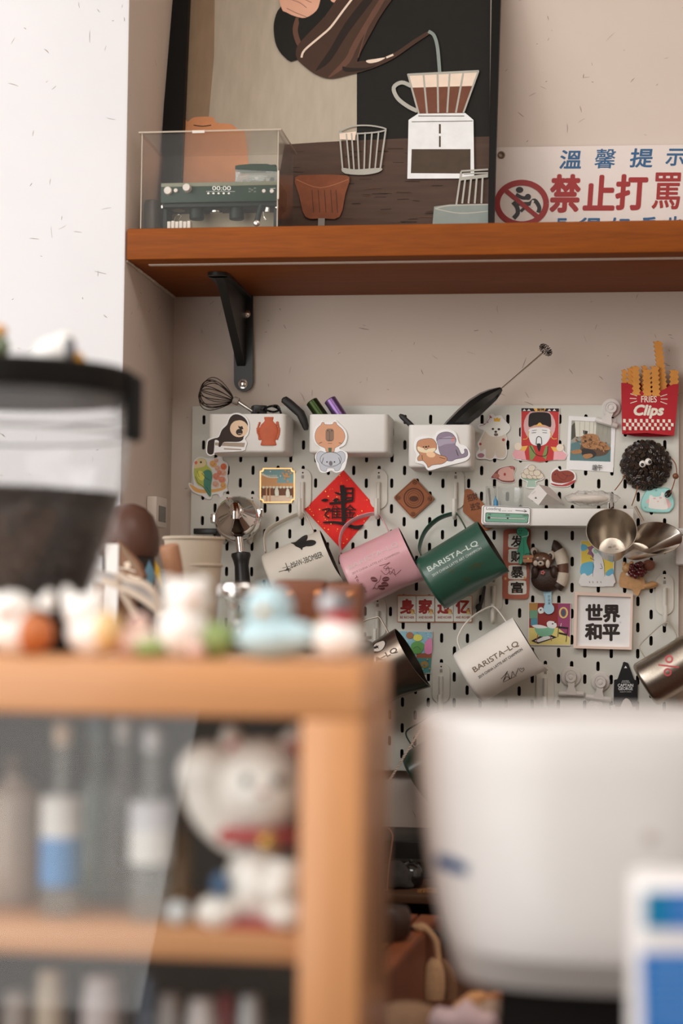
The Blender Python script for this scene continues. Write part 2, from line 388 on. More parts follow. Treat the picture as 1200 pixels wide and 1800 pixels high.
# ------------------------------------------------------------------ hooks
hookm = mat((217, 213, 203), rough=.42, noise=.01)
def hook(i, j, label, src=None):
    c = G(i, j)                              # the slot its upper pin sits in
    if hook.src is not None:
        h = copy_tree(hook.src, None, c - hook.c0); h['label'] = label; return h
    h = thing('peg_hook', label, 'hook', c, 'white hooks plugged into the pegboard')
    def loc(L): return [c + V(p) for p in L]
    b = MB(); w, hh = .0135, .031; pts = rrect(-w, -.002, w, .0605, w, 6); n = len(pts)
    f = [c + V((x, -.0032, -y)) for x, y in pts]; k = [c + V((x, -.0004, -y)) for x, y in pts]
    b.add(f + k, [tuple(range(n)), tuple(range(n, 2 * n))[::-1]] + [(q, (q + 1) % n, n + (q + 1) % n, n + q) for q in range(n)], hookm)
    b.build('plate', h)
    d = MB(); dk = mat((35, 30, 27), rough=.8)
    d.lathe([(.0013, 0), (.0013, .0004)], c + V((0, -.0032, -.004)), (0, -1, 0), dk, n=10); d.box(c + V((-.002, -.0037, -.013)), c + V((.002, -.0032, -.008)), mat((150, 142, 134))); d.build('pin_hole', h, label='small dark locking holes')
    b = MB(); path = [(0, -.006, -.019), (0, -.006, -.030), (0, -.006, -.062), (0, -.008, -.069), (0, -.014, -.0735), (0, -.024, -.0745), (0, -.031, -.071), (0, -.034, -.064), (0, -.035, -.046)]
    b.tube(loc(sp(path, 4, False)), .0033, hookm, n=10); b.build('prong', h)
    hook.src = h; hook.c0 = c; return h
hook.src = None
hook(8, 4, 'white hook carrying the cream jug')
hook(14, 4, 'white hook carrying the pink jug')
hook(20, 4, 'white hook carrying the green jug')
hook(23, 12, 'white hook carrying the white jug, below the green jug')
hook(14, 14, 'white hook carrying the steel jug with a dark emblem')
hook(36, 12, 'white hook near the board edge carrying the steel jug with a pink mark')
hook(19, 19, 'empty-looking white hook below the colourful card behind the steel jug')
hook(27, 19, 'white hook beside the spout of the white jug')
hook(2, 6, 'white hook behind the portafilter, left of two')
hook(4, 6, 'white hook behind the portafilter, right of two')
# ================================================================== milk jugs hanging from the hooks
def cylinder_surf(B, A, R):
    def s(px, py, off=0.):
        d = ray(px, py); o = CAM - B; r = R + off; dp = d - A * d.dot(A); op = o - A * o.dot(A)
        a = dp.dot(dp); b_ = 2 * dp.dot(op); c = op.dot(op) - r * r; D = max(0., b_ * b_ - 4 * a * c)
        return CAM + d * ((-b_ - math.sqrt(D)) / (2 * a))
    s.curved = True
    return s
def jug(label, bt, bb, rt, path, body, inside=None, Yc=-.061, band=(5.2, 1.2), tilt=2.5, hrot=24, spout=.009, round_=.006, group='milk jugs hanging on the pegboard', handle_mat=None, name='milk_jug', cone=1.0):
    k = mpp(Yc); Bp = ((bt[0] + bb[0]) / 2, (bt[1] + bb[1]) / 2); R = math.dist(bt, bb) / 2 * k
    B = W(*Bp, Yc); E = W(Bp[0] + rt[0] - bt[0], Bp[1] + rt[1] - bt[1], Yc); L = (E - B).length; A0 = (E - B).normalized()
    A = (A0 * math.cos(math.radians(tilt)) + V((0, -1, 0)) * math.sin(math.radians(tilt))).normalized()
    up = (W(*bt, Yc) - B); up = (up - A * up.dot(A)).normalized(); side = A.cross(up)
    if side.y < 0: side = -side
    h = (up * math.cos(math.radians(hrot)) + side * math.sin(math.radians(hrot))).normalized()     # handle direction, turned to the wall
    T = thing(name, label, 'jug', B - A * .001, group)
    t = .0012; rr = round_; inside = inside or body
    prof = [(0, 0), (R - rr, 0)] + [(R - rr + rr * math.sin(a), rr - rr * math.cos(a)) for a in (.4, .8, 1.2, 1.57)] + [(R, L * q) for q in (.3, .45, .55, .65, .75, .85, .93, 1)]
    inner = [(R - t, L * q) for q in (1, .93, .85, .75, .65, .55, .45, .3)] + [(R - t, rr), (R - rr, t * 2), (0, t * 2)]
    N = 56; U = -h; Vv = A.cross(U)
    def shell(prof, mt, mb):
        vs_ = []; fs = []
        for r, z in prof:
            for q in range(N):
                a = 2 * math.pi * q / N; aa = min(a, 2 * math.pi - a); g = max(0, (z / L - .45) / .55); w = math.exp(-(aa / .36) ** 2) * g ** 1.6
                wide = -.10 * math.exp(-((aa - .75) / .4) ** 2) * g ** 1.6
                r2 = (r * (1 + (cone - 1) * z / L) + spout * w + wide * spout) if r > .5 * R else r
                z2 = z + (.004 * w if z > .9 * L else 0)
                vs_.append(B + A * z2 + (U * math.cos(a) + Vv * math.sin(a)) * r2)
        for i in range(len(prof) - 1):
            for q in range(N): fs.append((i * N + q, i * N + (q + 1) % N, (i + 1) * N + (q + 1) % N, (i + 1) * N + q))
        mb.add(vs_, fs, mt)
    b = MB(); shell(prof, body, b); shell([prof[-1], inner[0]], handle_mat or body, b); shell(inner, inside, b); b.build('body', T)
    hs = tilted(B, A.cross(h)); pts = [hs(x, y) for x, y in sp(path, 5, False)]
    b = MB(); b.tube(pts, .001, handle_mat or body, n=8, flat=(band[0], band[1]), upv=A.cross(h)); b.build('handle', T)
    return T, cylinder_surf(B, A, R)
def marks(parent, name, surf, layers, off=.0003, step=.00004, label=None):
    b = MB()
    for i, l in enumerate(layers):
        o = off + step * i
        if l[0] == 'f': b.flat(l[1], surf, l[2], o)
        elif l[0] == 's': b.stroke(l[1], l[2], surf, l[3], o, l[4] if len(l) > 4 else None)
        elif l[0] == 't': b.text(l[1], l[2], surf, l[3], o, *(l[4:]))
    r = b.build(name, parent, smooth=False)
    if label: r['label'] = label
    return r
def Q(ox, oy, s): return lambda *p: [(ox + x / s, oy + y / s) for x, y in p]
def tb(p0, p1, h, it=0):                     # text box from the baseline ends and the cap height
    dx, dy = p1[0] - p0[0], p1[1] - p0[1]; l = math.hypot(dx, dy); return (p0, (dx, dy), (dy / l * h, -dx / l * h))
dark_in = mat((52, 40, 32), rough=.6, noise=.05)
cream = mat((216, 208, 196), rough=.5, noise=.015); pinkm = mat((222, 168, 176), rough=.34, noise=.02, coat=.3); greenm = mat((44, 84, 69), rough=.36, noise=.05, coat=.2); whitem = mat((240, 234, 226), rough=.4, noise=.01)
# cream jug
T, S = jug('cream enamel jug with a black splash and aeroplane lettering', (457.5, 977), (497, 1067), (561, 932), [(467, 972), (465, 948), (471, 931), (500, 914), (531, 902), (541, 914), (552, 938)], cream, dark_in, tilt=-3, hrot=29)
q = Q(360, 840, 3.53); ink = mat((62, 52, 42), rough=.6)
marks(T, 'lettering', S, [('t', 'MHW-3BOMBER', tb((513.5, 998.6), (568.2, 978.3), 10), ink, .005)])
marks(T, 'aeroplane_mark', S, [('s', q((458, 583), (515, 567), (570, 540)), 1.1, ink), ('s', q((500, 528), (512, 560), (522, 585)), 1.3, ink), ('s', q((480, 560), (540, 545)), .8, ink), ('f', circ(505.5, 1000.5, 2.6, 2.2), ink), ('s', q((495, 575), (535, 570)), 1.2, ink)])
sk_ = mat((28, 27, 25), rough=.6)
marks(T, 'splash_patch', S, [('f', sp(q((532, 402), (560, 398), (585, 378), (610, 360), (634, 354), (636, 376), (622, 402), (612, 428), (598, 440), (580, 432), (562, 424), (550, 412)), 3), sk_), ('f', circ(360 + 650 / 3.53, 840 + 405 / 3.53, 11.5, 5.6, -8, 20), sk_), ('f', circ(360 + 610 / 3.53, 840 + 415 / 3.53, 8, 4.5, -15, 14), sk_), ('f', circ(360 + 600 / 3.53, 840 + 440 / 3.53, 1.6, 2, 0, 8), sk_)], label='black irregular splash')
# pink jug
T, S = jug('pink jug with a pale worn print and a leaf drawing', (590.5, 979), (638, 1066), (697.5, 928), [(600, 974), (597, 952), (604, 929), (625, 912), (656, 903), (671, 911), (685, 940)], pinkm, dark_in, tilt=-2, hrot=29)
q = Q(580, 840, 3.53); pi1 = mat((214, 184, 184), rough=.6); pi2 = mat((120, 72, 74), rough=.6)
marks(T, 'lettering', S, [('t', 'BARISTA–LQ', tb((614, 1003), (701, 960), 9), pi1, .03), ('t', '2019 CHINA LATTE ART CHAMPION', tb((619.5, 1010), (702, 972.5), 3.8), mat((176, 130, 134), rough=.6))])
lv = []
for cx, cy, r in ((272, 630, 25), (345, 628, -10), (318, 680, 20), (340, 660, 15)): lv.append(('f', circ(580 + cx / 3.53, 840 + cy / 3.53, 6.4, 4.2, r, 14), pi2)); lv.append(('s', q((cx - 18, cy + 2), (cx + 18, cy - 2)), .6, pinkm))
marks(T, 'leaf_drawing', S, lv + [('s', sp(q((270, 690), (285, 655), (305, 640), (315, 605)), 4, False), .8, pi2), ('s', sp(q((262, 690), (275, 680), (290, 690), (300, 675)), 4, False), .8, pi2)])
marks(T, 'signature', S, [('s', sp(q((305, 545), (345, 535), (370, 525), (330, 560), (385, 560)), 4, False), .8, pi2), ('s', sp(q((345, 575), (360, 550), (372, 600), (395, 565), (405, 600), (440, 570)), 4, False), .8, pi2), ('s', sp(q((315, 575), (345, 600), (375, 580), (410, 610)), 4, False), .7, pi2),
    ('t', 'To. Abby', ((621, 1016), (20, 28), (5, -5)), pi2)])
# green jug
T, S = jug('dark green jug with silver lettering beside the pink jug', (728, 985), (783.5, 1070), (838, 918), [(741, 978), (737, 962), (747, 934), (770, 912), (797, 903), (806, 907), (819, 930)], greenm, dark_in, spout=.008, Yc=-.075, hrot=34, band=(5.6, 1.2))
sil = mat((176, 186, 178), rough=.45, metal=.3)
marks(T, 'lettering', S, [('t', 'BARISTA–LQ', tb((754.5, 1006.5), (841.5, 958.5), 10.5), sil, .02), ('t', '2019 CHINA LATTE ART CHAMPION', tb((760.5, 1014), (846.5, 965), 4.4), sil, .01)])
gl = mat((78, 82, 50), rough=.6); lv = []
random.seed(5)
for k in range(7):
    x, y = 785 + random.random() * 62, 1012 - random.random() * 20 + (0 if k < 4 else 12)
    lv += [('s', sp([(x, y), (x + 5, y - 4), (x + 9, y + 1), (x + 13, y - 5)], 3, False), 1.1, gl), ('s', sp([(x + 2, y + 4), (x + 7, y + 1), (x + 10, y + 6)], 3, False), .9, gl)]
marks(T, 'flower_print', S, lv, label='faint gold flower print')
# white jug
T, S = jug('white jug with grey-brown lettering and a signature', (795, 1151.5), (845, 1236), (902, 1086), [(809, 1142), (804, 1124), (813, 1103), (831, 1083), (858, 1067.5), (871, 1069), (890, 1094)], whitem, dark_in, tilt=-1, hrot=12, band=(2.6, 1.3), spout=.010)
gb = mat((122, 104, 86), rough=.6); db = mat((46, 38, 34), rough=.6)
marks(T, 'lettering', S, [('t', 'BARISTA–LQ', tb((835, 1183.5), (913, 1135), 11), gb, .018), ('t', '2019 CHINA LATTE ART CHAMPION', tb((842, 1193), (918.5, 1142.5), 4.6), db, .01)])
q = Q(620, 1030, 3.333)
marks(T, 'signature', S, [('s', sp(q((868, 545), (895, 515), (905, 500), (880, 560), (900, 530), (920, 545)), 4, False), .9, db), ('s', sp(q((905, 510), (925, 545), (935, 500), (950, 525), (970, 480)), 4, False), .9, db), ('s', sp(q((880, 565), (930, 540), (960, 525)), 4, False), .7, db), ('s', sp(q((990, 505), (975, 492), (982, 482), (990, 488), (998, 480), (1003, 490), (990, 505)), 3, False), .8, db)])
# steel jug with dark emblem
dksteel = mat((150, 138, 126), rough=.3, metal=1, noise=.05, kind='brushed')
T, S = jug('brushed steel jug with a dark oval emblem behind the cabinet corner', (586, 1170), (641, 1260), (694, 1106.5), [(622, 1148), (628, 1106), (640, 1092), (661, 1085.5), (669, 1088), (684, 1115)], dksteel, mat((60, 50, 42), rough=.4, metal=.6), hrot=12, band=(2.8, 1.0), spout=.012)
em = mat((40, 36, 33), rough=.5); q = Q(640, 1030, 5.4545)
marks(T, 'emblem', S, [('f', sp(q((75, 590), (120, 545), (170, 518), (205, 522), (205, 560), (180, 605), (130, 640), (85, 640)), 4), em), ('f', sp(q((85, 610), (100, 560), (150, 535), (185, 528), (198, 555), (178, 600), (140, 625), (95, 625)), 4), mat((214, 204, 194))), ('f', q((115, 565), (122, 575), (138, 570), (132, 585), (142, 600), (122, 594), (108, 604), (108, 588), (92, 580), (110, 578)), em), ('f', circ(658, 1138.6, 2.2, 1.8), em)])
marks(T, 'lettering', S, [('t', 'BARISTA–LQ', tb((613, 1192), (699.5, 1146), 10), mat((104, 94, 84), rough=.6), .03)])
# steel jug at the right edge
brst = mat((176, 166, 154), rough=.3, metal=1, noise=.09, scale=400)
T, S = jug('brushed steel jug printed with a pink circle-and-bar mark', (1111, 1171), (1153, 1240), (1221, 1105), [(1135, 1158), (1128, 1147), (1124, 1135), (1143, 1115), (1165, 1096.5), (1177, 1097), (1189, 1117), (1186, 1124)], brst, None, hrot=6, band=(2.4, .9), spout=.008, Yc=-.05)
pk = mat((206, 92, 96), rough=.5)
def ring(cx, cy, r, w): return ('s', circ(cx, cy, r, n=24) + [(cx + r, cy)], w, pk)
marks(T, 'printed_mark', S, [ring(1175.5, 1158.5, 5.6, 3.4), ring(1173, 1181.5, 5.6, 3.2), ('s', [(1156.5, 1168.5), (1193, 1173)], 3, pk)])
# dark green jug low behind the white machine
jug('dark green jug low on the board, mostly behind the white machine', (711, 1326), (757, 1422), (812, 1262), [(730, 1316), (722, 1308), (713.5, 1287), (736, 1271), (768, 1252), (780, 1258), (792, 1282)], mat((34, 58, 44), rough=.3, coat=.3), dark_in, hrot=10, band=(2.8, 1.2))
# ================================================================== bins and ledge on the board
binm = mat((226, 223, 218), rough=.42, noise=.01)
def bin_(label, x0, y0, x1, y1, d, name='storage_bin'):
    Yf = -d; a = W(x0, y0, Yf); c = W(x1, y1, Yf); T = thing(name, label, 'bin', V(((a.x + c.x) / 2, -d / 2, c.z)), 'white open bins clipped to the pegboard')
    x0, x1, z1, z0 = a.x, c.x, a.z, c.z; t = .0022; r = .008; r2 = .003
    def loop(ins, z): return [V((x, y, z)) for x, y in rrect(x0 + ins, Yf + ins, x1 - ins, -.001 - ins, max(.001, r - ins), 5)]
    L = [loop(.004, z0), loop(.0012, z0 + .0015), loop(0, z0 + .004), loop(0, z1 - .0008), loop(.0008, z1), loop(t - .0006, z1), loop(t, z1 - .0008), loop(t, z0 + t), ]
    n = len(L[0]); vs_ = [p for l in L for p in l]; fs = [(i * n + k, i * n + (k + 1) % n, (i + 1) * n + (k + 1) % n, (i + 1) * n + k) for i in range(len(L) - 1) for k in range(n)]
    fs += [tuple(range(n)), tuple((len(L) - 1) * n + k for k in range(n))]
    MB().add(vs_, fs, binm).build('tub', T)
    for fx in (.25, .75):
        X = x0 + (x1 - x0) * fx; MB().box((X - .006, -.0012, z1 - .012), (X + .006, -.0002, z1 - .002), binm).build('clip', T)
    return T, Yf
BIN1, Y1 = bin_('left white bin holding a wire whisk and black tools', 366, 727.5, 501, 795.5, .088)
BIN2, Y2 = bin_('middle white bin holding green and purple metal tubes', 543, 728, 681.5, 796.5, .088)
BIN3, Y3 = bin_('smallest white bin holding the black milk frother', 717.5, 746.5, 829, 822, .088)
# ledge with the things on it
Yl = -.080
a = W(847, 893, Yl); c = W(1113, 925, Yl)
LEDGE = thing('peg_ledge', 'long white ledge on the pegboard carrying glasses and a small box', 'shelf', V(((a.x + c.x) / 2, Yl / 2, c.z)))
b = MB(); b.box((a.x, Yl, c.z), (c.x, Yl + .003, a.z), binm, bev=.0012); b.box((a.x, Yl + .002, c.z), (c.x, -.0005, c.z + .003), binm, bev=.001)
b.box((a.x, Yl + .002, c.z), (a.x + .003, -.0005, a.z), binm, bev=.001); b.box((c.x - .003, Yl + .002, c.z), (c.x, -.0005, a.z), binm, bev=.001); b.build('tray', LEDGE)
b = MB(); pz = W(1074, 883, Yl); b.box((pz.x - .005, Yl - .004, pz.z - .012), (pz.x + .005, Yl + .004, pz.z), binm, bev=.001); b.box((pz.x - .005, Yl - .004, pz.z - .018), (pz.x + .005, Yl - .001, pz.z), binm, bev=.0008); b.build('hanger_tab', LEDGE)
LZ = c.z + .003                               # ledge floor
# ================================================================== flat printed magnets (cut-outs) on the board and the bins
BL = pc(40, 32, 28, .45); WH = pc(214, 202, 192, .52); edge_m = mat((226, 218, 208), rough=.45, noise=.01)
def magnet(name, label, cat, outline, Y, th, layers, base=None, side=None, group=None, kind='print', smooth_n=0):
    if smooth_n: outline = sp(outline, smooth_n)
    S = plane(Y); cx = sum(p[0] for p in outline) / len(outline); my = max(p[1] for p in outline)
    T = thing(name, label, cat, W(cx, my, Y), group)
    MB().slab(outline, S, th, base or WH, side or edge_m).build('backing', T, smooth=False)
    if layers: marks(T, kind, S, layers, th + .00005)
    return T, S
def f(p, m_): return ('f', p, m_)
def l(p, w, m_): return ('s', p, w, m_)
def rounded(pts, r, n=4):
    o = []; N = len(pts)
    for i in range(N):
        p, a, b_ = V(pts[i]), V(pts[i - 1]), V(pts[(i + 1) % N]); s0 = p + (a - p).normalized() * r; s1 = p + (b_ - p).normalized() * r
        for k in range(n + 1): t = k / n; o.append(tuple(s0 * (1 - t) ** 2 + p * (2 * t * (1 - t)) + s1 * t * t))
    return o
YB = -.0004
# --- saki monkey on the left bin
q = Q(330, 700, 9); yb = Y1 - .0003
body = sp(q((720, 262), (800, 258), (885, 300), (938, 370), (950, 450), (935, 540), (885, 605), (870, 655), (800, 690), (640, 690), (560, 700), (520, 765), (485, 760), (490, 680), (430, 660), (420, 740), (405, 870), (350, 892), (308, 850), (312, 740), (330, 672), (420, 635), (490, 612), (540, 500), (620, 420), (660, 320)), 3)
out = sp(q((700, 245), (800, 232), (900, 280), (960, 360), (972, 460), (955, 570), (905, 640), (935, 700), (915, 775), (860, 835), (450, 858), (425, 890), (350, 912), (290, 860), (295, 730), (320, 650), (420, 618), (480, 595), (530, 480), (610, 400), (650, 300)), 3)
tan = pc(176, 148, 120, .42); dkb = pc(46, 34, 28, .5); gry = pc(128, 112, 96, .42)
magnet('monkey_magnet', 'cut-out magnet of a black monkey with a tan face on the left bin', 'magnet', out, yb, .002, [f(q((430, 700), (905, 705), (890, 775), (430, 745)), gry), f(q((440, 765), (900, 785), (855, 822), (455, 840)), WH), f(body, dkb), f(circ(420, 753.5, 16, 15), tan), f(q((795, 300), (870, 340), (800, 350), (740, 360)), dkb),
    f(circ(420.5, 759.5, 6, 5.6), BL), f(q((795, 435), (830, 450), (860, 440), (880, 485), (840, 500), (805, 470)), BL), l(q((795, 560), (850, 560)), .8, tan), ('t', 'MONKEY', (394, 788, 424, 791.5), gry) if False else l(q((570, 800), (845, 812)), 2.2, gry)])
# --- terracotta jar magnet (relief)
q = Q(320, 650, 3.75); ter = pc(148, 72, 48, .45, rough=.6, noise=.08)
T = thing('jar_magnet', 'small terracotta jar relief magnet on the left bin', 'magnet', W(470, 783, yb)); S = plane(yb)
prof = [(31, 311), (31, 322), (27, 335), (34, 345), (52, 362), (64, 390), (66, 415), (58, 445), (46, 468), (50, 482), (54, 494), (48, 499)]
k = mpp(yb); ctr = 569
b = MB(); b.lathe([(r / 3.75 * k, (499 - y) / 3.75 * k) for r, y in prof], S(320 + ctr / 3.75, 650 + 499 / 3.75), (0, 0, 1), ter, n=28, u=(1, 0, 0), squash=.28); b.build('body', T)
for sx in (-1, 1):
    b = MB(); random.seed(sx + 5)
    for i in range(9):
        a = -1.0 + i * .26; p = S(320 + (ctr + sx * (62 + 8 * math.cos(a * 2))) / 3.75, 650 + (400 + 62 * a * .8) / 3.75); b.ball(p, (.0016 + random.random() * .0012, .0018, .0016 + random.random() * .0012), ter, n=8)
    b.build('lug', T, kind='stuff')
# --- capybara standing on a koala
q = Q(530, 650, 3.636); cap = pc(176, 126, 96, .5); cap2 = pc(116, 92, 76, .5); kg = pc(158, 156, 158, .5); ol = pc(58, 46, 40, .5); ml_ = pc(70, 84, 62, .5)
capy = sp(q((124, 352), (130, 338), (142, 338), (150, 350), (196, 350), (206, 336), (220, 338), (226, 352), (262, 385), (276, 425), (264, 462), (240, 484), (212, 500), (204, 524), (160, 524), (150, 500), (112, 482), (90, 452), (86, 412), (100, 376)), 3)
koal = sp(q((98, 540), (120, 520), (150, 530), (190, 524), (225, 530), (252, 520), (276, 540), (274, 580), (258, 600), (240, 640), (214, 645), (205, 628), (165, 628), (155, 648), (124, 640), (112, 600), (98, 578)), 3)
out = sp(q((112, 352), (128, 324), (150, 334), (196, 334), (216, 320), (238, 342), (280, 385), (292, 430), (276, 480), (240, 502), (290, 530), (288, 585), (268, 640), (220, 658), (190, 644), (160, 656), (118, 652), (92, 590), (86, 545), (120, 502), (86, 470), (72, 420), (86, 370)), 3)
magnet('capybara_magnet', 'cut-out magnet of a tan capybara balanced on a grey koala', 'magnet', out, Y2 - .0003, .002, [f(grow(koal, .5), ol), f(koal, kg), f(grow(capy, .5), ol), f(capy, cap), f(circ(581, 807.4, 19, 13), ol), f(circ(581, 807.4, 18.3, 12.3), kg), f(q(*rrect(153, 376, 206, 458, 18)), cap2), l(q((178, 390), (178, 452)), .7, ol), l(q((166, 452), (192, 452)), .7, ol), f(circ(576, 757, 1, 1.2), ol), f(circ(583, 757, 1, 1.2), ol),
    f(q((170, 498), (192, 498), (190, 526), (172, 526)), ml_), l(q((168, 470), (194, 470)), .6, ol), l(q((110, 470), (130, 462)), .7, ol), l(q((236, 466), (256, 470)), .7, ol), f(circ(581, 814.4, 3, 4.2), pc(96, 90, 90, .5)), f(circ(574.4, 812, 1.1, 1.3), BL), f(circ(587.6, 812, 1.1, 1.3), BL), l(q((140, 560), (128, 600)), .6, ol), l(q((236, 560), (248, 600)), .6, ol)])
# --- otter and platypus on the small bin
ot = pc(160, 112, 82, .5); pl = pc(116, 102, 112, .5); lt = pc(214, 178, 146, .52)
plat = sp(q((862, 440), (880, 410), (920, 398), (960, 408), (986, 445), (980, 480), (1000, 500), (1020, 540), (1042, 530), (1040, 508), (1056, 512), (1060, 545), (1035, 560), (985, 570), (960, 582), (930, 580), (900, 560), (880, 520), (872, 480)), 3)
otter = sp(q((738, 470), (760, 448), (830, 440), (858, 470), (860, 505), (846, 525), (880, 545), (920, 556), (926, 580), (896, 600), (860, 604), (830, 610), (808, 624), (800, 605), (775, 580), (745, 580), (742, 560), (756, 540), (736, 510)), 3)
out = grow(sp(q((730, 440), (790, 425), (845, 430), (870, 395), (930, 380), (985, 405), (1005, 470), (1050, 490), (1075, 540), (1050, 580), (960, 605), (880, 625), (810, 642), (780, 605), (728, 590), (735, 545), (718, 500)), 3), .3)
magnet('otter_magnet', 'cut-out magnet of a brown otter and a grey platypus on the smallest bin', 'magnet', out, Y3 - .0003, .002, [f(grow(plat, .6), BL), f(plat, pl), f(sp(q((866, 455), (900, 435), (950, 425), (982, 450), (975, 470), (920, 475), (880, 490), (866, 476)), 3), pc(136, 124, 134, .5)), f(circ(796, 772, 2.5, 4.5, 20), pc(170, 110, 100, .5)), l(q((880, 440), (975, 438)), .7, BL), f(grow(otter, .6), BL), f(otter, ot), f(sp(q((742, 490), (790, 505), (852, 500), (846, 522), (800, 532), (748, 520)), 3), lt), f(circ(757, 799, 8, 5, 10), pc(204, 160, 124, .52)),
    f(circ(744, 785.5, 1.2), BL), f(circ(753, 784.5, 1.2), BL), f(circ(748.6, 785.5, 2.2, 1.5), BL), l(sp(q((782, 502), (795, 512), (808, 500)), 4, False), .7, BL), l(q((768, 545), (772, 575)), .7, BL), l(q((880, 560), (918, 570)), .7, BL), l(q((985, 510), (1000, 550)), .7, BL)])
# --- lovebird with flowers
q = Q(330, 700, 9); oc = pc(196, 140, 82, .45); gr1 = pc(150, 152, 74, .42); gr2 = pc(66, 112, 96, .45); ye = pc(196, 178, 84, .45); fl = pc(190, 118, 96, .45); fl2 = pc(206, 146, 124, .45)
out = sp(q((10, 1345), (60, 1350), (95, 1380), (82, 1250), (70, 1150), (80, 1050), (120, 960), (200, 925), (300, 945), (400, 950), (480, 930), (540, 915), (560, 985), (620, 1020), (640, 1080), (625, 1200), (640, 1300), (620, 1400), (630, 1470), (560, 1490), (560, 1580), (520, 1590), (480, 1520), (390, 1530), (370, 1590), (300, 1590), (220, 1540), (110, 1500), (40, 1430)), 3)
bird = sp(q((100, 1100), (120, 1000), (180, 950), (260, 960), (300, 1020), (300, 1060), (370, 1130), (390, 1240), (370, 1380), (370, 1540), (330, 1550), (250, 1420), (160, 1370), (110, 1280), (95, 1180)), 3)
L = [f(sp(q((25, 1360), (80, 1380), (200, 1440), (400, 1440), (600, 1400), (560, 1450), (400, 1490), (200, 1500), (90, 1460)), 3), oc)]
random.seed(11)
for x, y, r, mm in ((400, 1040, 60, oc), (450, 985, 40, fl2), (565, 1085, 55, pc(190, 96, 62, .45)), (470, 1110, 50, fl2), (450, 1240, 60, fl), (560, 1180, 55, fl2), (540, 1290, 60, fl), (440, 1360, 55, fl2), (560, 1380, 50, oc), (500, 1180, 45, fl)):
    L += [f(circ(330 + x / 9, 700 + y / 9, r / 9, r / 10, random.random() * 90, 10), mm), l(sp(q((x - r * .6, y), (x, y + r * .5), (x + r * .5, y - r * .3)), 3, False), .6, pc(150, 84, 60, .45))]
L += [f(bird, gr1), f(sp(q((100, 1100), (120, 1000), (180, 955), (255, 965), (290, 1030), (250, 1080), (150, 1105)), 3), pc(206, 168, 128, .46)), f(sp(q((300, 1130), (370, 1160), (385, 1260), (365, 1380), (365, 1540), (330, 1540), (255, 1410), (250, 1280), (210, 1200)), 3), gr2), f(circ(353, 836, 6, 9, -20), ye), f(circ(353, 812.5, 1.8), BL), f(sp(q((105, 1010), (135, 995), (152, 1020), (125, 1050)), 3), pc(186, 90, 70, .45)),
    l(q((220, 1180), (280, 1260), (350, 1300)), .7, BL), l(q((240, 1400), (300, 1480), (345, 1545)), .7, BL), l(q((120, 1240), (160, 1340), (250, 1400)), .7, BL), l(q((290, 1400), (355, 1500)), .6, BL), l(q((150, 1150), (180, 1250)), .5, BL)]
magnet('lovebird_magnet', 'cut-out magnet of a green lovebird among orange flowers', 'magnet', out, YB, .0025, L)
# --- palace magnet with gilt rim
gold = mat((224, 170, 112), rough=.3, metal=1, noise=.03); q = Q(460, 800, 9)
def scallop(x0, y0, x1, y1, c): return [(x0 + c, y0), (x1 - c, y0)] + [(x1 - c * .9 * math.cos(t), y0 + c * .9 * math.sin(t)) for t in (.2, .6, 1.0, 1.4)][:0] + [(x1 - c, y0 + c * .5), (x1 - c * .5, y0 + c), (x1, y0 + c), (x1, y1 - c), (x1 - c * .5, y1 - c), (x1 - c, y1 - c * .5), (x1 - c, y1), (x0 + c, y1), (x0 + c, y1 - c * .5), (x0 + c * .5, y1 - c), (x0, y1 - c), (x0, y0 + c), (x0 + c * .5, y0 + c), (x0 + c, y0 + c * .5)]
gp = pc(186, 136, 92, .5); brn = pc(96, 62, 46, .45); blu = pc(112, 140, 138, .46); lg = pc(222, 196, 168, .5)
L = [f(scallop(458.5, 824.5, 516, 882, 5), blu), f([(458.5, 857), (516, 857), (516, 874), (458.5, 874)], brn), f([(462, 871), (513, 871), (513, 882), (462, 882)], pc(196, 168, 144, .48)),
     f(q((-20, 290), (60, 340), (250, 365), (250, 400), (230, 440), (-15, 440)), gp), f([(459, 849), (515.5, 849), (515.5, 857), (459, 857)], gp)]
L += [f(sp(q((-10, 280), (40, 300), (120, 340), (250, 345), (250, 360), (120, 360), (30, 330), (-10, 310)), 3), lg)]
for k in range(8): L.append(f(q((60 + k * 24, 335), (68 + k * 24, 300), (78 + k * 24, 340)), lg))
for k in range(9): L.append(f(circ(463 + k * 6, 856.5, 2.6, 2.2, 0, 10), lg))
for x in (74, 128): L.append(f(q((x - 9, 505), (x + 9, 505), (x + 9, 735), (x - 9, 735)), gp))
random.seed(4)
for k in range(16): L.append(f(circ(503 + random.gauss(0, 5), 836 + random.gauss(0, 4.5), 2.2, 1.8, 0, 8), gp))
for x, y in ((235, 590), (410, 610)): L += [f(sp(q((x - 30, y - 30), (x, y - 60), (x + 30, y - 30), (x + 30, y + 50), (x - 20, y + 55)), 3), lg), f(circ(460 + x / 9, 800 + y / 9 - 6, 2.6), lg)]
for x, y in ((135, 258), (295, 330)): L.append(f(circ(460 + x / 9, 800 + y / 9, 1.4, 1.4, 0, 8), WH))
T, S = magnet('palace_magnet', 'gold-rimmed enamel magnet showing a palace roof and courtyard', 'magnet', scallop(456.5, 822.5, 518, 884, 5), YB, .0025, L, base=gold, side=gold)
b = MB(); oo = scallop(456.5, 822.5, 518, 884, 5); ii = scallop(458.6, 824.6, 515.9, 881.9, 5)
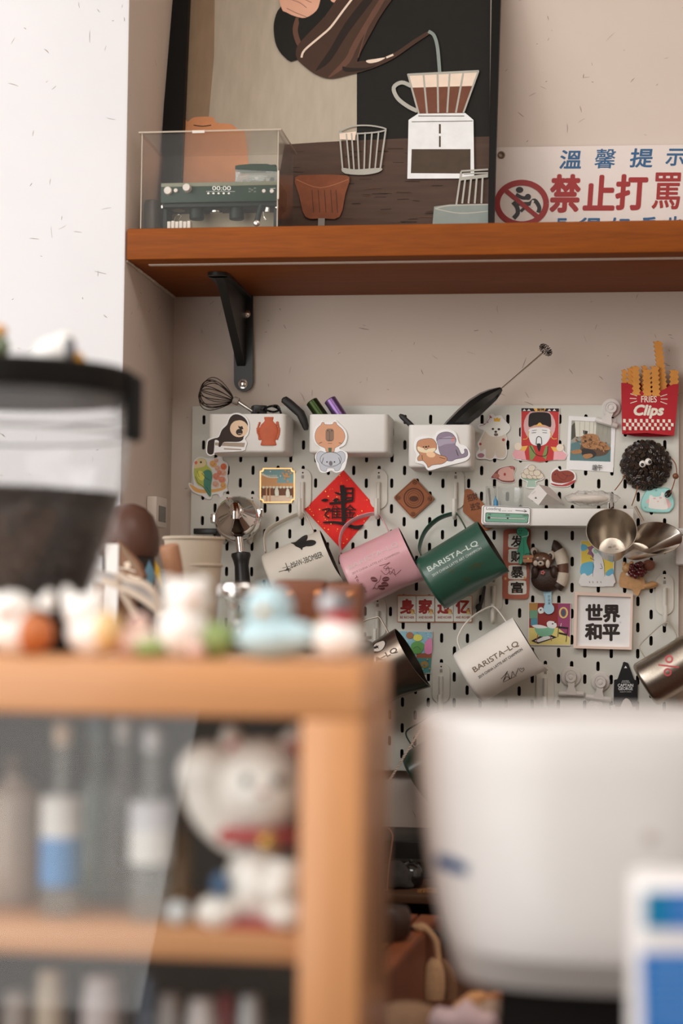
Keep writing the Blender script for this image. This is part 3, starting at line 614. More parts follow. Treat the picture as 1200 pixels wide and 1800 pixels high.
S2 = plane(YB - .0025); n = len(oo); ww = [S2(*p, .0008) for p in oo + ii]; b.add(ww, [(k, (k + 1) % n, n + (k + 1) % n, n + k) for k in range(n)], gold); w2 = [S2(*p, 0) for p in oo + ii]; b.add(ww + w2, [(k, (k + 1) % n, 2 * n + (k + 1) % n, 2 * n + k) for k in range(n)] + [(n + k, n + (k + 1) % n, 3 * n + (k + 1) % n, 3 * n + k) for k in range(n)], gold); b.build('rim', T, smooth=False)
# --- red lucky paper diamond
q = Q(360, 840, 3.53); red = pc(186, 30, 24, .42, rough=.55, noise=.06); ikk = pc(30, 20, 18, .6); gf = mat((236, 176, 84), rough=.35, metal=.7)
tl = [(603.5, 826.5), (662, 893), (601, 967), (535, 895.5)]
L = []
random.seed(21)
for k in range(90):
    u, v = random.random(), random.random(); x = tl[3][0] + u * (tl[0][0] - tl[3][0]) + v * (tl[2][0] - tl[3][0]); y = tl[3][1] + u * (tl[0][1] - tl[3][1]) + v * (tl[2][1] - tl[3][1]); r = random.choice((.4, .5, .6, .9, 1.2))
    L.append(f(circ(x, y, r, r * .8, random.random() * 90, 6), gf))
def br_(pts, w, t=None): return ('s', sp(pts, 4, False), w, ikk, t) if t else ('s', sp(pts, 4, False), w, ikk)
L += [br_(q((850, 45), (856, 140), (862, 272)), 7.5), br_(q((772, 160), (840, 152), (920, 138)), 4.5), f(sp(q((720, 140), (745, 128), (766, 136), (745, 148)), 3), ikk), f(sp(q((803, 88), (830, 92), (845, 105), (820, 103)), 3), ikk), f(sp(q((792, 140), (812, 126), (832, 132), (812, 148)), 3), ikk),
      ('t', '日', (360 + 868 / 3.53, 840 + 62 / 3.53, 360 + 920 / 3.53, 840 + 132 / 3.53), ikk, .03), ('t', '隹', (360 + 775 / 3.53, 840 + 172 / 3.53, 360 + 846 / 3.53, 840 + 254 / 3.53), ikk, .008), ('t', '金', (360 + 862 / 3.53, 840 + 165 / 3.53, 360 + 938 / 3.53, 840 + 250 / 3.53), ikk, .008),
      br_(q((726, 200), (775, 192), (745, 228), (772, 250)), 2.6), f(sp(q((735, 272), (800, 268), (865, 276), (930, 296), (985, 290), (960, 316), (925, 318), (860, 296), (790, 282), (740, 282)), 3), ikk)]
magnet('lucky_paper', 'red gold-flecked paper diamond with black brush characters', 'paper', tl, YB, .0006, L, base=red, side=red)
# --- brown leather square coaster on its corner, and the key tag
lea = pc(128, 74, 44, .5, rough=.5, noise=.1, bump=.2); ld = pc(70, 40, 26, .5, rough=.55)
q = Q(580, 840, 3.53)
dm = q((525, -2), (648, 130), (512, 254), (390, 122)); cx, cy = 580 + 519 / 3.53, 840 + 126 / 3.53
L = [l(rounded([((x - cx) * .93 + cx, (y - cy) * .93 + cy) for x, y in dm], 6) + [rounded([((x - cx) * .93 + cx, (y - cy) * .93 + cy) for x, y in dm], 6)[0]], .8, ld), l(circ(cx, cy, 17, n=32) + [(cx + 17, cy)], 2.2, ld), l(circ(cx, cy, 13, n=32) + [(cx + 13, cy)], .8, ld), f(circ(cx, cy + 1, 8, 5), ld), l(circ(cx, cy, 9.5, n=24) + [(cx + 9.5, cy)], .7, ld)]
for a in range(0, 360, 12): L.append(l([(cx + 13 * math.cos(math.radians(a)), cy + 13 * math.sin(math.radians(a))), (cx + 16.5 * math.cos(math.radians(a)), cy + 16.5 * math.sin(math.radians(a)))], .6, lea))
for x, y in dm: px, py = (x - cx) * .76 + cx, (y - cy) * .76 + cy; L += [l(circ(px, py, 3.2, n=14) + [(px + 3.2, py)], .8, ld), f(circ(px, py, 1.2, n=8), ld)]
magnet('leather_coaster', 'square brown leather coaster set on its corner with an embossed ring', 'coaster', rounded(dm, 5), YB, .004, L, base=lea, side=ld, kind='embossing')
kt = rounded(q((835, 70), (870, 68), (1010, 225), (1040, 300), (960, 330), (920, 296), (822, 210)), 4)
L = [('t', '招財', ((823, 882), (17, -4), (-3, -12)), ld, .03), ('t', '进宝', ((828, 898), (17, -4), (-3, -12)), ld, .03)]
magnet('leather_tag', 'brown leather key tag with dark characters, tucked behind the ledge end', 'tag', kt, YB, .003, L, base=lea, side=ld, kind='embossing')
# --- bichon dog
q = Q(820, 700, 9); cw = pc(212, 200, 186, .56); cw2 = pc(190, 174, 156, .56); pur = pc(146, 104, 112, .5); crn = pc(218, 148, 48, .5); rb = pc(146, 56, 54, .5)
out = sp(q((370, 260), (420, 250), (450, 280), (540, 270), (580, 320), (650, 400), (690, 450), (670, 520), (620, 570), (640, 640), (625, 720), (640, 850), (620, 930), (560, 970), (440, 950), (380, 980), (300, 960), (180, 960), (145, 910), (160, 850), (195, 800), (170, 720), (190, 670), (240, 580), (270, 510), (190, 480), (190, 410), (300, 390)), 3)
magnet('dog_magnet', 'cut-out magnet of a fluffy white dog wearing a small crown', 'magnet', out, YB, .0025, [f(sp(q((270, 560), (330, 500), (600, 560), (615, 740), (620, 900), (560, 945), (470, 930), (448, 800), (430, 920), (370, 960), (300, 930), (300, 800), (220, 840), (210, 720)), 3), cw2), f(sp(q((270, 470), (330, 400), (460, 360), (600, 400), (660, 460), (620, 540), (560, 590), (450, 610), (360, 590), (300, 530)), 3), cw), f(q((430, 340), (425, 310), (455, 325), (480, 300), (505, 325), (535, 310), (525, 370), (435, 368)), crn), f(circ(866, 754, 2.2, 1.8), BL), f(circ(876.5, 754.5, 2.4, 1.9), BL), f(circ(871, 759, 2.4, 2.0), BL), f(circ(871.5, 764, 3.8, 2.6), pc(92, 74, 64, .5)),
    f(circ(845, 800.5, 6, 4), pur), f(circ(884.5, 773, 2.6), rb), f(circ(844, 780.5, 2.2), rb), l(sp(q((200, 440), (290, 410), (340, 350), (380, 290)), 4, False), .8, pur), f(q((365, 265), (405, 310), (360, 315)), rb), f(q((255, 400), (300, 400), (280, 425)), pur), f(q((310, 370), (345, 370), (335, 395)), pur), l(q((445, 770), (448, 900)), .8, cw2)], base=pc(222, 212, 204, .56))
# --- fortune god card
q = Q(820, 590, 3.158); rd = pc(170, 52, 50, .55); pkk = pc(214, 150, 150, .58); skin = pc(214, 204, 202, .58); gd = pc(206, 156, 76, .55); drk = pc(36, 30, 28, .5)
out = q((300, 400), (515, 402), (510, 605), (535, 602), (540, 640), (560, 660), (545, 690), (300, 694), (262, 685), (250, 660), (275, 640), (266, 605), (300, 597))
L = [f(q((303, 402), (512, 404), (507, 690), (303, 690)), rd), f(circ(948, 748, 28, 30), pc(192, 150, 144, .56)), f(q((303, 402), (512, 404), (512, 422), (303, 420)), drk), f(q((370, 403), (440, 404), (430, 420), (380, 420)), gd), f(q((262, 640), (300, 620), (330, 625), (350, 690), (266, 684), (252, 660)), pkk), f(q((555, 660), (530, 640), (470, 630), (450, 690), (545, 688)), pkk), f(q((300, 615), (350, 610), (350, 635), (300, 640)), gd), f(q((445, 615), (510, 620), (510, 642), (445, 640)), gd),
     f(sp(q((345, 600), (455, 600), (480, 690), (330, 690)), 2), rd), f(q((345, 610), (365, 610), (385, 660), (365, 690), (350, 690)), pc(110, 120, 70, .5)), f(q((438, 612), (452, 612), (440, 690), (420, 670)), pc(110, 120, 70, .5)), f(sp(q((352, 515), (455, 515), (462, 560), (440, 600), (400, 612), (360, 600), (345, 560)), 3), skin), f(sp(q((345, 507), (343, 465), (348, 438), (366, 427), (405, 424), (445, 427), (463, 438), (468, 465), (466, 507), (436, 497), (405, 493), (375, 497)), 3), drk), f(sp(q((385, 498), (405, 482), (425, 498), (462, 510), (405, 500), (350, 512)), 3), gd),
     l(q((360, 540), (385, 538)), .9, drk), l(q((420, 538), (446, 540)), .9, drk), l(q((362, 528), (388, 524)), .8, drk), l(q((418, 524), (446, 528)), .8, drk), l(sp(q((385, 605), (388, 570), (400, 560), (414, 570), (416, 605)), 4, False), 1.3, drk), f(sp(q((388, 605), (400, 598), (412, 605), (402, 645)), 3), drk), l(sp(q((350, 610), (385, 660), (440, 665), (450, 615)), 4, False), 1, drk),
     f(circ(820 + 285 / 3.158, 590 + 615 / 3.158, 6.5), pc(222, 190, 168, .58)), f(circ(820 + 518 / 3.158, 590 + 622 / 3.158, 6.5), pc(222, 190, 168, .58)), ('t', '財神', (944, 717.5, 956, 722.5), drk, .02), l(sp(q((345, 530), (335, 570), (312, 575)), 4, False), 1.2, gd), l(sp(q((462, 530), (475, 570), (500, 572)), 4, False), 1.2, gd)]
for x in (320, 345, 458, 486): L.append(f(q((x - 10, 418), (x, 406), (x + 10, 418)), WH))
magnet('deity_magnet', 'pink and red printed card magnet of a smiling bearded man in a black hat', 'magnet', out, YB, .002, L)
# --- instant photo of a brown dog
ph = q((566, 445), (828, 460), (812, 758), (553, 742)); pic = q((582, 470), (802, 482), (797, 700), (572, 692))
fur = pc(150, 106, 70, .55, noise=.15, scale=500); fu2 = pc(84, 62, 48, .5, noise=.15, scale=500); bk = pc(48, 44, 42, .5)
L = [f(pic, pc(118, 128, 122, .55)), f(q((582, 470), (802, 482), (800, 600), (580, 590)), pc(140, 134, 120, .55)), f(q((600, 474), (720, 480), (715, 560), (600, 560)), pc(190, 182, 166, .56)), f(q((578, 600), (640, 580), (799, 620), (797, 700), (572, 692)), pc(84, 108, 106, .55)), f(q((582, 500), (600, 480), (605, 560), (580, 580)), pc(70, 66, 56, .5)), f(q((645, 525), (672, 530), (668, 550), (648, 548)), bk)]
for x in (628, 655, 682, 705, 730, 755, 780): L.append(l(q((x, 476), (x - 2, 560)), .6, pc(150, 140, 124, .55)))
L += [f(sp(q((645, 600), (700, 590), (760, 600), (790, 625), (770, 660), (700, 670), (650, 650), (630, 630)), 3), fu2), f(sp(q((640, 560), (670, 545), (720, 550), (735, 580), (730, 620), (690, 630), (650, 620), (636, 595)), 3), fur), f(sp(q((700, 590), (760, 592), (792, 618), (790, 634), (740, 630)), 3), fur), f(sp(q((650, 625), (700, 635), (720, 660), (690, 680), (650, 672), (635, 645)), 3), bk), f(sp(q((580, 640), (630, 632), (636, 652), (590, 656)), 3), fur), f(sp(q((645, 662), (690, 655), (698, 672), (660, 684)), 3), fur), f(circ(820 + 658 / 3.158, 590 + 585 / 3.158, 2.4, 1.8), bk), f(circ(820 + 690 / 3.158, 590 + 580 / 3.158, 1.4, 1.2), bk)]
random.seed(77)
for k_ in range(70):
    a_ = random.random() * 6.28; r_ = random.random() ** .6; x = 690 + 95 * r_ * math.cos(a_); y = 600 + 42 * r_ * math.sin(a_) + (x - 690) * .18
    if 618 < y < 665 and x < 715: continue
    L.append(f(circ(820 + x / 3.158, 590 + y / 3.158, 1.1 + random.random() * 1.3, 1.0, random.random() * 90, 7), random.choice((pc(166, 122, 84, .55), pc(130, 90, 60, .55), pc(150, 104, 68, .55), pc(104, 72, 50, .5)))))
L += [f(circ(1028, 775, 1.8, 1.3), bk), f(circ(1036, 772, 1.1), bk)]
L += [('t', '端午', (1040, 816.5, 1058, 827), bk, .01, .15)]
T, S = magnet('instant_photo', 'white-bordered instant photo of a curly brown dog, held by a white clip', 'photo', ph, YB, .0008, L, base=pc(222, 216, 210, .56))
# --- three small food magnets
q = Q(820, 590, 3.158); o1 = pc(112, 64, 56, .5); pg = pc(196, 150, 138, .56); ed = pc(232, 216, 206, .58)
out = sp(q((132, 790), (150, 762), (180, 735), (230, 722), (262, 722), (272, 740), (262, 770), (270, 805), (250, 818), (200, 815), (165, 798)), 3)
magnet('roast_pig_magnet', 'small pink roast pig magnet, leftmost of three food magnets', 'magnet', out, YB, .002, [f(grow(out, -.9), o1), f(sp(q((172, 770), (185, 742), (230, 728), (262, 745), (258, 770), (262, 800), (230, 806), (185, 798)), 3), pg), f(circ(820 + 163 / 3.158, 590 + 778 / 3.158, 6, 4.2), pc(150, 92, 80, .52)), f(circ(820 + 211 / 3.158, 590 + 770 / 3.158, 2, 2.6), rb), f(circ(820 + 252 / 3.158, 590 + 733 / 3.158, 3.4, 2.6), pc(160, 90, 80, .52))], base=ed, group='small food magnets')
out = sp(q((294, 778), (305, 765), (320, 735), (345, 716), (372, 722), (395, 748), (428, 780), (420, 800), (385, 812), (388, 845), (330, 845), (334, 812), (305, 798)), 3); bu = pc(200, 186, 164, .58)
L = [f(sp(q((300, 780), (362, 790), (422, 782), (405, 800), (362, 808), (320, 800)), 3), pc(128, 152, 130, .55)), f(q((340, 804), (380, 804), (386, 840), (332, 840)), pc(150, 168, 148, .55))]
for x, y in ((322, 775), (352, 778), (382, 778), (405, 778), (335, 755), (365, 760), (390, 762), (360, 735)): cx, cy = 820 + x / 3.158, 590 + y / 3.158; L += [f(circ(cx, cy, 7, 6, 0, 12), o1), f(circ(cx, cy, 6.4, 5.4, 0, 12), bu)]
magnet('bun_stand_magnet', 'small magnet of round buns heaped on a green footed dish', 'magnet', out, YB, .002, L, base=ed, group='small food magnets')
out = sp(q((466, 790), (468, 760), (485, 740), (505, 732), (520, 745), (560, 742), (595, 756), (606, 780), (600, 810), (560, 838), (500, 838), (464, 826)), 3); rc = pc(122, 58, 46, .52); rc2 = pc(92, 42, 36, .5)
magnet('roast_duck_magnet', 'small dark red roast duck magnet, rightmost of three food magnets', 'magnet', out, YB, .002, [f(sp(q((466, 818), (530, 828), (602, 800), (590, 820), (550, 836), (490, 834)), 3), rb), f(sp(q((470, 790), (474, 762), (500, 742), (515, 752), (560, 748), (590, 762), (598, 785), (580, 808), (530, 820), (480, 812)), 3), rc), l(sp(q((500, 760), (515, 790), (545, 800), (560, 770)), 4, False), 1, rc2), l(sp(q((530, 760), (560, 780), (590, 770)), 4, False), 1, rc2), f(circ(820 + 490 / 3.158, 590 + 770 / 3.158, 1.6), rc2), l(q((480, 800), (530, 812)), 1, rc2)], base=ed, group='small food magnets')
# --- mint frame with a pale animal face
q = Q(1080, 700, 9); mint = pc(146, 186, 176, .58); mi2 = pc(112, 156, 146, .55); fc = pc(222, 202, 190, .6); pkp = pc(204, 160, 152, .58)
out = sp(q((450, 1550), (500, 1470), (560, 1440), (640, 1415), (720, 1430), (800, 1420), (880, 1450), (900, 1530), (930, 1600), (930, 1700), (890, 1760), (820, 1800), (520, 1790), (430, 1740), (420, 1640)), 4)
L = [l(out + [out[0]], 1.6, mi2), f(sp(q((510, 1660), (540, 1590), (640, 1560), (760, 1560), (850, 1600), (880, 1680), (850, 1740)), 3), pkp), f(sp(q((545, 1620), (550, 1540), (590, 1535), (620, 1560), (720, 1550), (740, 1490), (780, 1500), (770, 1550), (810, 1600), (830, 1680), (820, 1760), (560, 1740), (540, 1680)), 3), fc), f(circ(1080 + 630 / 9, 700 + 1585 / 9, 2.4, 1.6), pkp), f(circ(1080 + 725 / 9, 700 + 1575 / 9, 2.6, 1.7), pkp), f(circ(1080 + 684 / 9, 700 + 1632 / 9, 1.6, 1.2), pkp), f(circ(1080 + 485 / 9, 700 + 1727 / 9, 1.6), mi2), f(circ(1080 + 885 / 9, 700 + 1675 / 9, 1.6), pkp), f(circ(1080 + 655 / 9, 700 + 1460 / 9, 2.2, 1.4), mi2)]
magnet('mint_magnet', 'mint green wavy-edged magnet with a pale animal face', 'magnet', out, YB, .003, L, base=mint, side=mi2)
# --- loading sign and the green lizard
q = Q(820, 800, 3.158); yl = Yl - .0003; lw = pc(224, 218, 206, .58); lg_ = pc(106, 146, 122, .6); ldk = pc(52, 46, 42, .5)
out = q((84, 278), (356, 290), (352, 388), (80, 382)); S = None
L = [l(rounded(q((93, 282), (353, 293), (350, 384), (90, 378)), 4) + [rounded(q((93, 282), (353, 293), (350, 384), (90, 378)), 4)[0]], 1, ldk), ('t', 'Loading', ((854.5, 897.5), (25.5, 1.2), (0, -6.5)), ldk), f(rounded(q((104, 318), (345, 326), (340, 378), (102, 372)), 3), ldk), f(rounded(q((107, 321), (342, 329), (337, 375), (105, 369)), 3), lg_), l(q((122, 347), (322, 354)), 2.4, ldk), l(q((122, 347), (322, 354)), 1.1, lw), f(circ(859, 910, 2.6), ldk), f(circ(892, 911, 1.6), ldk), l(q((270, 307), (332, 312)), .9, ldk), l(q((318, 303), (334, 313), (318, 316)), .9, ldk), ('t', '0%', (858, 903, 863, 905.6), ldk), ('t', '50%', (888.5, 904, 895.5, 906.8), ldk), ('t', '100%', (918.5, 905, 927, 907.8), ldk)]
for k in range(6): L.append(f(circ(883 + k * 2.6 + (2.5 if k > 2 else 0), 898, .6, .6, 0, 6), ldk))
magnet('loading_sign', 'white and green progress bar sign reading Loading on the ledge front', 'magnet', rounded(out, 4), yl, .002, L, base=lw)
liz = sp(q((283, 408), (300, 400), (325, 405), (342, 425), (345, 445), (338, 452), (332, 480), (340, 510), (350, 545), (340, 570), (332, 560), (330, 600), (318, 600), (312, 570), (306, 600), (292, 600), (296, 545), (284, 540), (288, 515), (298, 490), (302, 455), (285, 440), (278, 425)), 3)
lz = pc(66, 150, 116, .55); brc = pc(164, 112, 82, .55)
magnet('lizard_magnet', 'green lizard magnet carrying a brown briefcase below the progress bar sign', 'magnet', grow(liz, .9), -.012, .003, [f(liz, lz), l(q((306, 455), (340, 447), (343, 425)), 1.1, lw), f(circ(820 + 292 / 3.158, 800 + 420 / 3.158, .9), ldk), f(circ(820 + 304 / 3.158, 800 + 420 / 3.158, .9), ldk), l(q((288, 432), (304, 434)), .8, ldk), l(q((316, 470), (318, 560)), .8, pc(46, 112, 86, .5))], base=ldk, side=ldk)
T = [o for o in COL.objects if o.name == 'lizard_magnet'][0]
S = plane(-.012); b = MB(); b.slab(rounded(q((310, 556), (370, 554), (372, 594), (312, 597)), 2), S, .006, brc, ldk); b.stroke(q((326, 556), (330, 546), (352, 545), (356, 555)), 1, S, ldk, .006); b.stroke(q((311, 574), (371, 572)), .8, S, ldk, .0062); b.flat(circ(820 + 341 / 3.158, 800 + 574 / 3.158, 1.6), S, pc(210, 170, 90, .5), .0063); b.build('briefcase', T, smooth=False)
S = plane(-.012); b = MB(); b.slab(rounded(q((316, 352), (330, 352), (332, 402), (318, 402)), 1.5), plane(-.012), .002, lw, ldk); b.build('pin', T, smooth=False)
# --- red couplet tag
q = Q(820, 800, 3.158); cr = pc(150, 84, 66, .5); ci = pc(206, 196, 182, .54)
out = rounded(q((212, 412), (350, 408), (356, 420), (345, 790), (330, 800), (205, 798), (197, 780), (203, 425)), 3)
L = []
for y in (475, 560, 650, 735): L += [f(sp(q((232, y - 20), (240, y - 38), (320, y - 38), (330, y - 20), (332, y + 20), (320, y + 38), (240, y + 38), (230, y + 20)), 3), ci)]
for ch, y in (('发', 478), ('财', 562), ('暴', 650), ('富', 735)): L.append(('t', ch, (820 + 246 / 3.158, 800 + (y - 30) / 3.158, 820 + 314 / 3.158, 800 + (y + 30) / 3.158), BL, .03))
L += [f(circ(905, 1040, 2, 1.4), brc), f(circ(888, 1017, 2, 2.6), pc(190, 140, 90, .5)), f(circ(922, 1016, 2, 2.4), pc(190, 140, 90, .5))]
magnet('couplet_magnet', 'tall brick-red tag magnet with four black characters', 'magnet', out, YB, .003, L, base=cr, side=cr)
# --- pale blue paddle tag below the red panda
q = Q(860, 900, 3.53); pb_ = pc(150, 178, 188, .52)
out = sp(q((332, 470), (382, 470), (384, 560), (400, 590), (396, 620), (366, 634), (340, 618), (336, 590), (346, 560)), 3)
# --- bath card
bp = q((242, 560), (506, 566), (502, 830), (238, 826)); rw = pc(120, 42, 38, .5); mg = pc(136, 62, 92, .52)
gt = pc(112, 158, 126, .54); yl_ = pc(196, 176, 104, .54); bkk = pc(40, 34, 34, .5); spo = pc(220, 212, 206, .56)
L = [f(q((246, 564), (425, 566), (425, 720), (246, 720)), rw), f(q((425, 566), (502, 568), (498, 780), (425, 720)), mg), f(q((246, 718), (425, 718), (498, 778), (498, 824), (246, 822)), yl_), f(q((246, 564), (300, 564), (296, 615), (246, 615)), pc(150, 110, 60, .5)), f(q((248, 610), (300, 610), (298, 660), (248, 660)), pc(96, 130, 104, .5)), f(q((256, 662), (298, 660), (298, 702), (256, 704)), pc(70, 120, 130, .5)), f(q((258, 800), (350, 750), (420, 778), (300, 818)), bkk), f(q((280, 800), (350, 765), (395, 780), (305, 808)), spo), f(sp(q((285, 712), (390, 716), (400, 735), (380, 765), (320, 772), (292, 750)), 3), gt), f(sp(q((262, 705), (310, 700), (360, 716), (300, 722)), 3), spo), f(sp(q((355, 690), (372, 676), (405, 682), (418, 705), (400, 722), (365, 716)), 3), spo), f(sp(q((300, 605), (318, 590), (335, 600), (336, 624), (310, 630)), 3), spo), f(circ(971, 1096.5, 1.5, 1.2), bkk), f(circ(975, 1094, 1.2), bkk), f(circ(950, 1072, 1.4), bkk),
     f(circ(990, 1077, 8, 10), yl_), f(circ(990, 1077, 5, 7.5), mg), f(circ(990, 1077.5, 3.2, 5.6), pc(60, 80, 84, .5)), f(q((425, 708), (490, 716), (486, 726), (425, 720)), bkk), f(q((430, 745), (482, 756), (480, 768), (430, 756)), bkk), l(q((428, 712), (424, 775)), 1, bkk), l(q((486, 720), (474, 806)), 1, bkk), l(q((445, 690), (442, 710)), 1, spo), l(q((300, 760), (290, 812)), 1.4, pc(140, 84, 60, .5)), l(q((375, 765), (385, 800)), 1.4, pc(140, 84, 60, .5))]
magnet('bath_card', 'square picture card of spotted dogs in a green bathtub', 'card', bp, YB, .0022, L, base=pc(200, 186, 172, .55), side=edge_m)
magnet('paddle_tag', 'pale blue paddle-shaped tag hanging below the red panda figure', 'tag', out, -.0046, .0012, [('t', '好', (962.5, 1046, 967, 1051), BL), ('t', '运', (962.5, 1052, 967, 1057), BL), ('t', '来', (962.5, 1058, 967, 1063), BL), l(q((345, 500), (345, 560), (336, 600)), .5, pc(110, 140, 150, .5))], base=pb_, side=pb_)
# --- yellow card with a white animal
yc = pc(214, 176, 74, .56); bc = pc(96, 158, 176, .56); wc = pc(216, 210, 204, .57); mv = pc(136, 92, 116, .54)
q = Q(860, 900, 3.53)
out = rounded(q((566, 176), (775, 180), (770, 462), (564, 460)), 2.5)
L = [f(q((569, 180), (770, 184), (766, 400), (568, 400)), yc), f(sp(q((570, 200), (600, 205), (610, 225), (590, 240), (569, 238)), 3), bc), f(sp(q((568, 330), (600, 312), (640, 310), (660, 340), (640, 385), (568, 392)), 3), bc), f(sp(q((735, 290), (765, 285), (767, 310), (740, 305)), 3), bc), f(sp(q((725, 370), (766, 350), (766, 400), (725, 398)), 3), bc), f(q(*[(655 + (38 if i % 2 else 54) * math.cos(i * .45), 240 + (36 if i % 2 else 52) * math.sin(i * .45)) for i in range(14)]), mv), f(sp(q((568, 395), (590, 380), (610, 398), (640, 380), (670, 400), (700, 385), (740, 398), (766, 385), (766, 456), (568, 456)), 3), wc), f(sp(q((632, 240), (650, 220), (680, 225), (690, 255), (705, 300), (715, 380), (710, 402), (640, 402), (650, 340), (640, 300), (648, 265)), 3), wc), f(circ(860 + 660 / 3.53, 900 + 240 / 3.53, 4.2, 5), pc(150, 180, 150, .55)), l(q((625, 285), (650, 300)), .8, BL), l(sp(q((690, 320), (700, 350), (685, 350)), 3, False), .8, BL), l(sp(q((632, 240), (645, 300), (640, 400)), 3, False), .5, BL), l(sp(q((690, 255), (710, 320), (714, 400)), 3, False), .5, BL)]
for x in (620, 640, 668, 690): L.append(l(q((x, 430), (x + 2, 440)), .8, BL))
magnet('yellow_card', 'yellow and blue picture card of a white long-necked figure', 'card', out, YB, .003, L, base=wc, side=edge_m)
# --- framed four-character sign
fr = pc(206, 178, 160, .56, rough=.5); oo = rounded(q((528, 494), (890, 508), (882, 855), (520, 845)), 3); ii = q((545, 516), (876, 528), (868, 838), (538, 830))
S = plane(YB); T = thing('character_sign', 'square cream-framed white sign with four bold black characters', 'sign', W(1060, 1140, YB))
b = MB(); b.slab(oo, S, .006, fr); b.build('back_panel', T, smooth=False)
b = MB(); n = 4; o4 = q((528, 494), (890, 508), (882, 855), (520, 845)); S6 = plane(YB - .006)
ww = [S6(*p, .006) for p in o4 + ii] + [S6(*p, 0) for p in o4 + ii]
b.add(ww, [(k, (k + 1) % 4, 4 + (k + 1) % 4, 4 + k) for k in range(4)] + [(k, (k + 1) % 4, 8 + (k + 1) % 4, 8 + k) for k in range(4)] + [(4 + k, 4 + (k + 1) % 4, 12 + (k + 1) % 4, 12 + k) for k in range(4)], fr); b.build('frame', T, smooth=False)
b = MB(); b.flat(ii, S6, pc(222, 216, 214, .58), .0004); b.build('face', T, smooth=False)
zz = [('t', c_, (860 + x0 / 3.53, 900 + y0 / 3.53, 860 + x1 / 3.53, 900 + y1 / 3.53), BL, .055) for c_, x0, y0, x1, y1 in (('世', 600, 575, 698, 668), ('界', 708, 580, 806, 680), ('和', 596, 694, 692, 790), ('平', 704, 700, 804, 796))]
marks(T, 'lettering', S6, zz + [f(circ(1090, 1094, 2, 1.6), pc(190, 182, 182, .56))], .0006)
# --- coffee-shop tag, black pointed
q = Q(880, 1040, 3.75); out = rounded(q((812, 462), (838, 470), (880, 582), (902, 582), (898, 760), (742, 760), (746, 580), (768, 578), (806, 470)), 2)
wt = pc(206, 200, 192, .58)
magnet('black_tag', 'black pointed tag with white lettering beside the white clips', 'tag', out, YB, .002, [f(q((812, 504), (822, 488), (832, 504)), wt), ('t', 'CAPTAIN', (1085.5, 1202, 1112.5, 1207.2), wt, .03), ('t', 'GEORGE', (1086.5, 1208, 1111.5, 1213), wt, .03), ('t', 'COFFEE', (1093, 1196, 1105, 1197.8), wt), ('t', 'ROASTERS', (1092, 1198.6, 1107, 1200.4), wt), ('t', 'QUALITY COFFEE', (1089, 1215.4, 1109, 1217.2), wt)], base=pc(30, 28, 28, .55), side=BL)
# --- four mahjong tiles
q = Q(640, 1030, 5.4545); T = thing('tile_plaque', 'plaque of four mahjong tiles with red characters above the colourful card', 'magnet', W(765, 1095, YB)); S = plane(YB)
b = MB(); b.slab(rounded(q((318, 82), (1040, 92), (1036, 352), (312, 350)), 3), S, .002, pc(176, 128, 104, .5)); b.build('backing', T, smooth=False)
ivory = pc(214, 200, 182, .54); mred = pc(140, 46, 40, .5)
for ch, x0, word in (('身', 322, 'BE RICHER'), ('家', 500, 'AND RICHER'), ('过', 680, 'AND RICHER'), ('亿', 856, 'AND RICHER')):
    b = MB(); o_ = rounded(q((x0, 98), (x0 + 172, 98), (x0 + 172, 342), (x0, 340)), 2); b.slab(o_, plane(YB - .002), .003, ivory, pc(190, 164, 120, .5)); tl_ = b.build('tile', T, smooth=False)
    marks(tl_, 'lettering', plane(YB - .005), [('t', ch, (640 + (x0 + 25) / 5.4545, 1030 + 130 / 5.4545, 640 + (x0 + 148) / 5.4545, 1030 + 262 / 5.4545), mred, .05), ('t', word, (640 + (x0 + 22) / 5.4545, 1030 + 290 / 5.4545, 640 + (x0 + 156) / 5.4545, 1030 + 312 / 5.4545), mred, .02), f(circ(640 + (x0 + 140) / 5.4545, 1030 + 238 / 5.4545, 4, 3.2), pc(190, 150, 90, .5)), l(sp(q((x0 + 112, 262), (x0 + 140, 225), (x0 + 165, 270)), 3, False), .8, mred), f(circ(640 + (x0 + 140) / 5.4545, 1030 + 262 / 5.4545, 3, 2), pc(204, 170, 110, .5))], .0002)
# --- colourful card behind the steel jug
out = q((330, 428), (655, 436), (640, 840), (330, 840))
L = [f(q((335, 432), (650, 440), (645, 690), (335, 690)), pc(128, 162, 170, .5)), f(q((420, 690), (645, 690), (636, 835), (420, 835)), pc(70, 116, 110, .5)), f(q((500, 650), (645, 640), (645, 690), (500, 690)), pc(140, 80, 56, .5))]
random.seed(8)
for k in range(30): x, y = 345 + random.random() * 290, 440 + random.random() * 110; L.append(l(q((x, y), (x + 14, y + 6)), .8, random.choice((pc(90, 130, 150, .5), pc(170, 190, 190, .5), pc(80, 120, 130, .5)))))
L += [f(circ(720, 1117, 6.5, 6), pc(150, 100, 70, .5)), f(circ(734, 1121, 8, 6), pc(200, 186, 88, .5)), f(sp(q((450, 560), (510, 530), (575, 560), (560, 620), (520, 650), (460, 640)), 3), pc(92, 140, 76, .5)), f(sp(q((590, 530), (630, 500), (648, 520), (645, 640), (590, 650), (575, 590)), 3), pc(196, 120, 150, .5)), f(circ(746, 1168, 7, 6), pc(140, 110, 60, .5)), l(sp(q((470, 600), (510, 580), (540, 610)), 3, False), .8, pc(50, 90, 50, .5))]
for k in range(24): x, y = 430 + random.random() * 200, 700 + random.random() * 125; L.append(f(circ(640 + x / 5.4545, 1030 + y / 5.4545, 1.3, 1.1, 0, 7), random.choice((pc(60, 150, 140, .5), pc(190, 140, 60, .5), pc(170, 190, 120, .5), pc(60, 90, 120, .5)))))
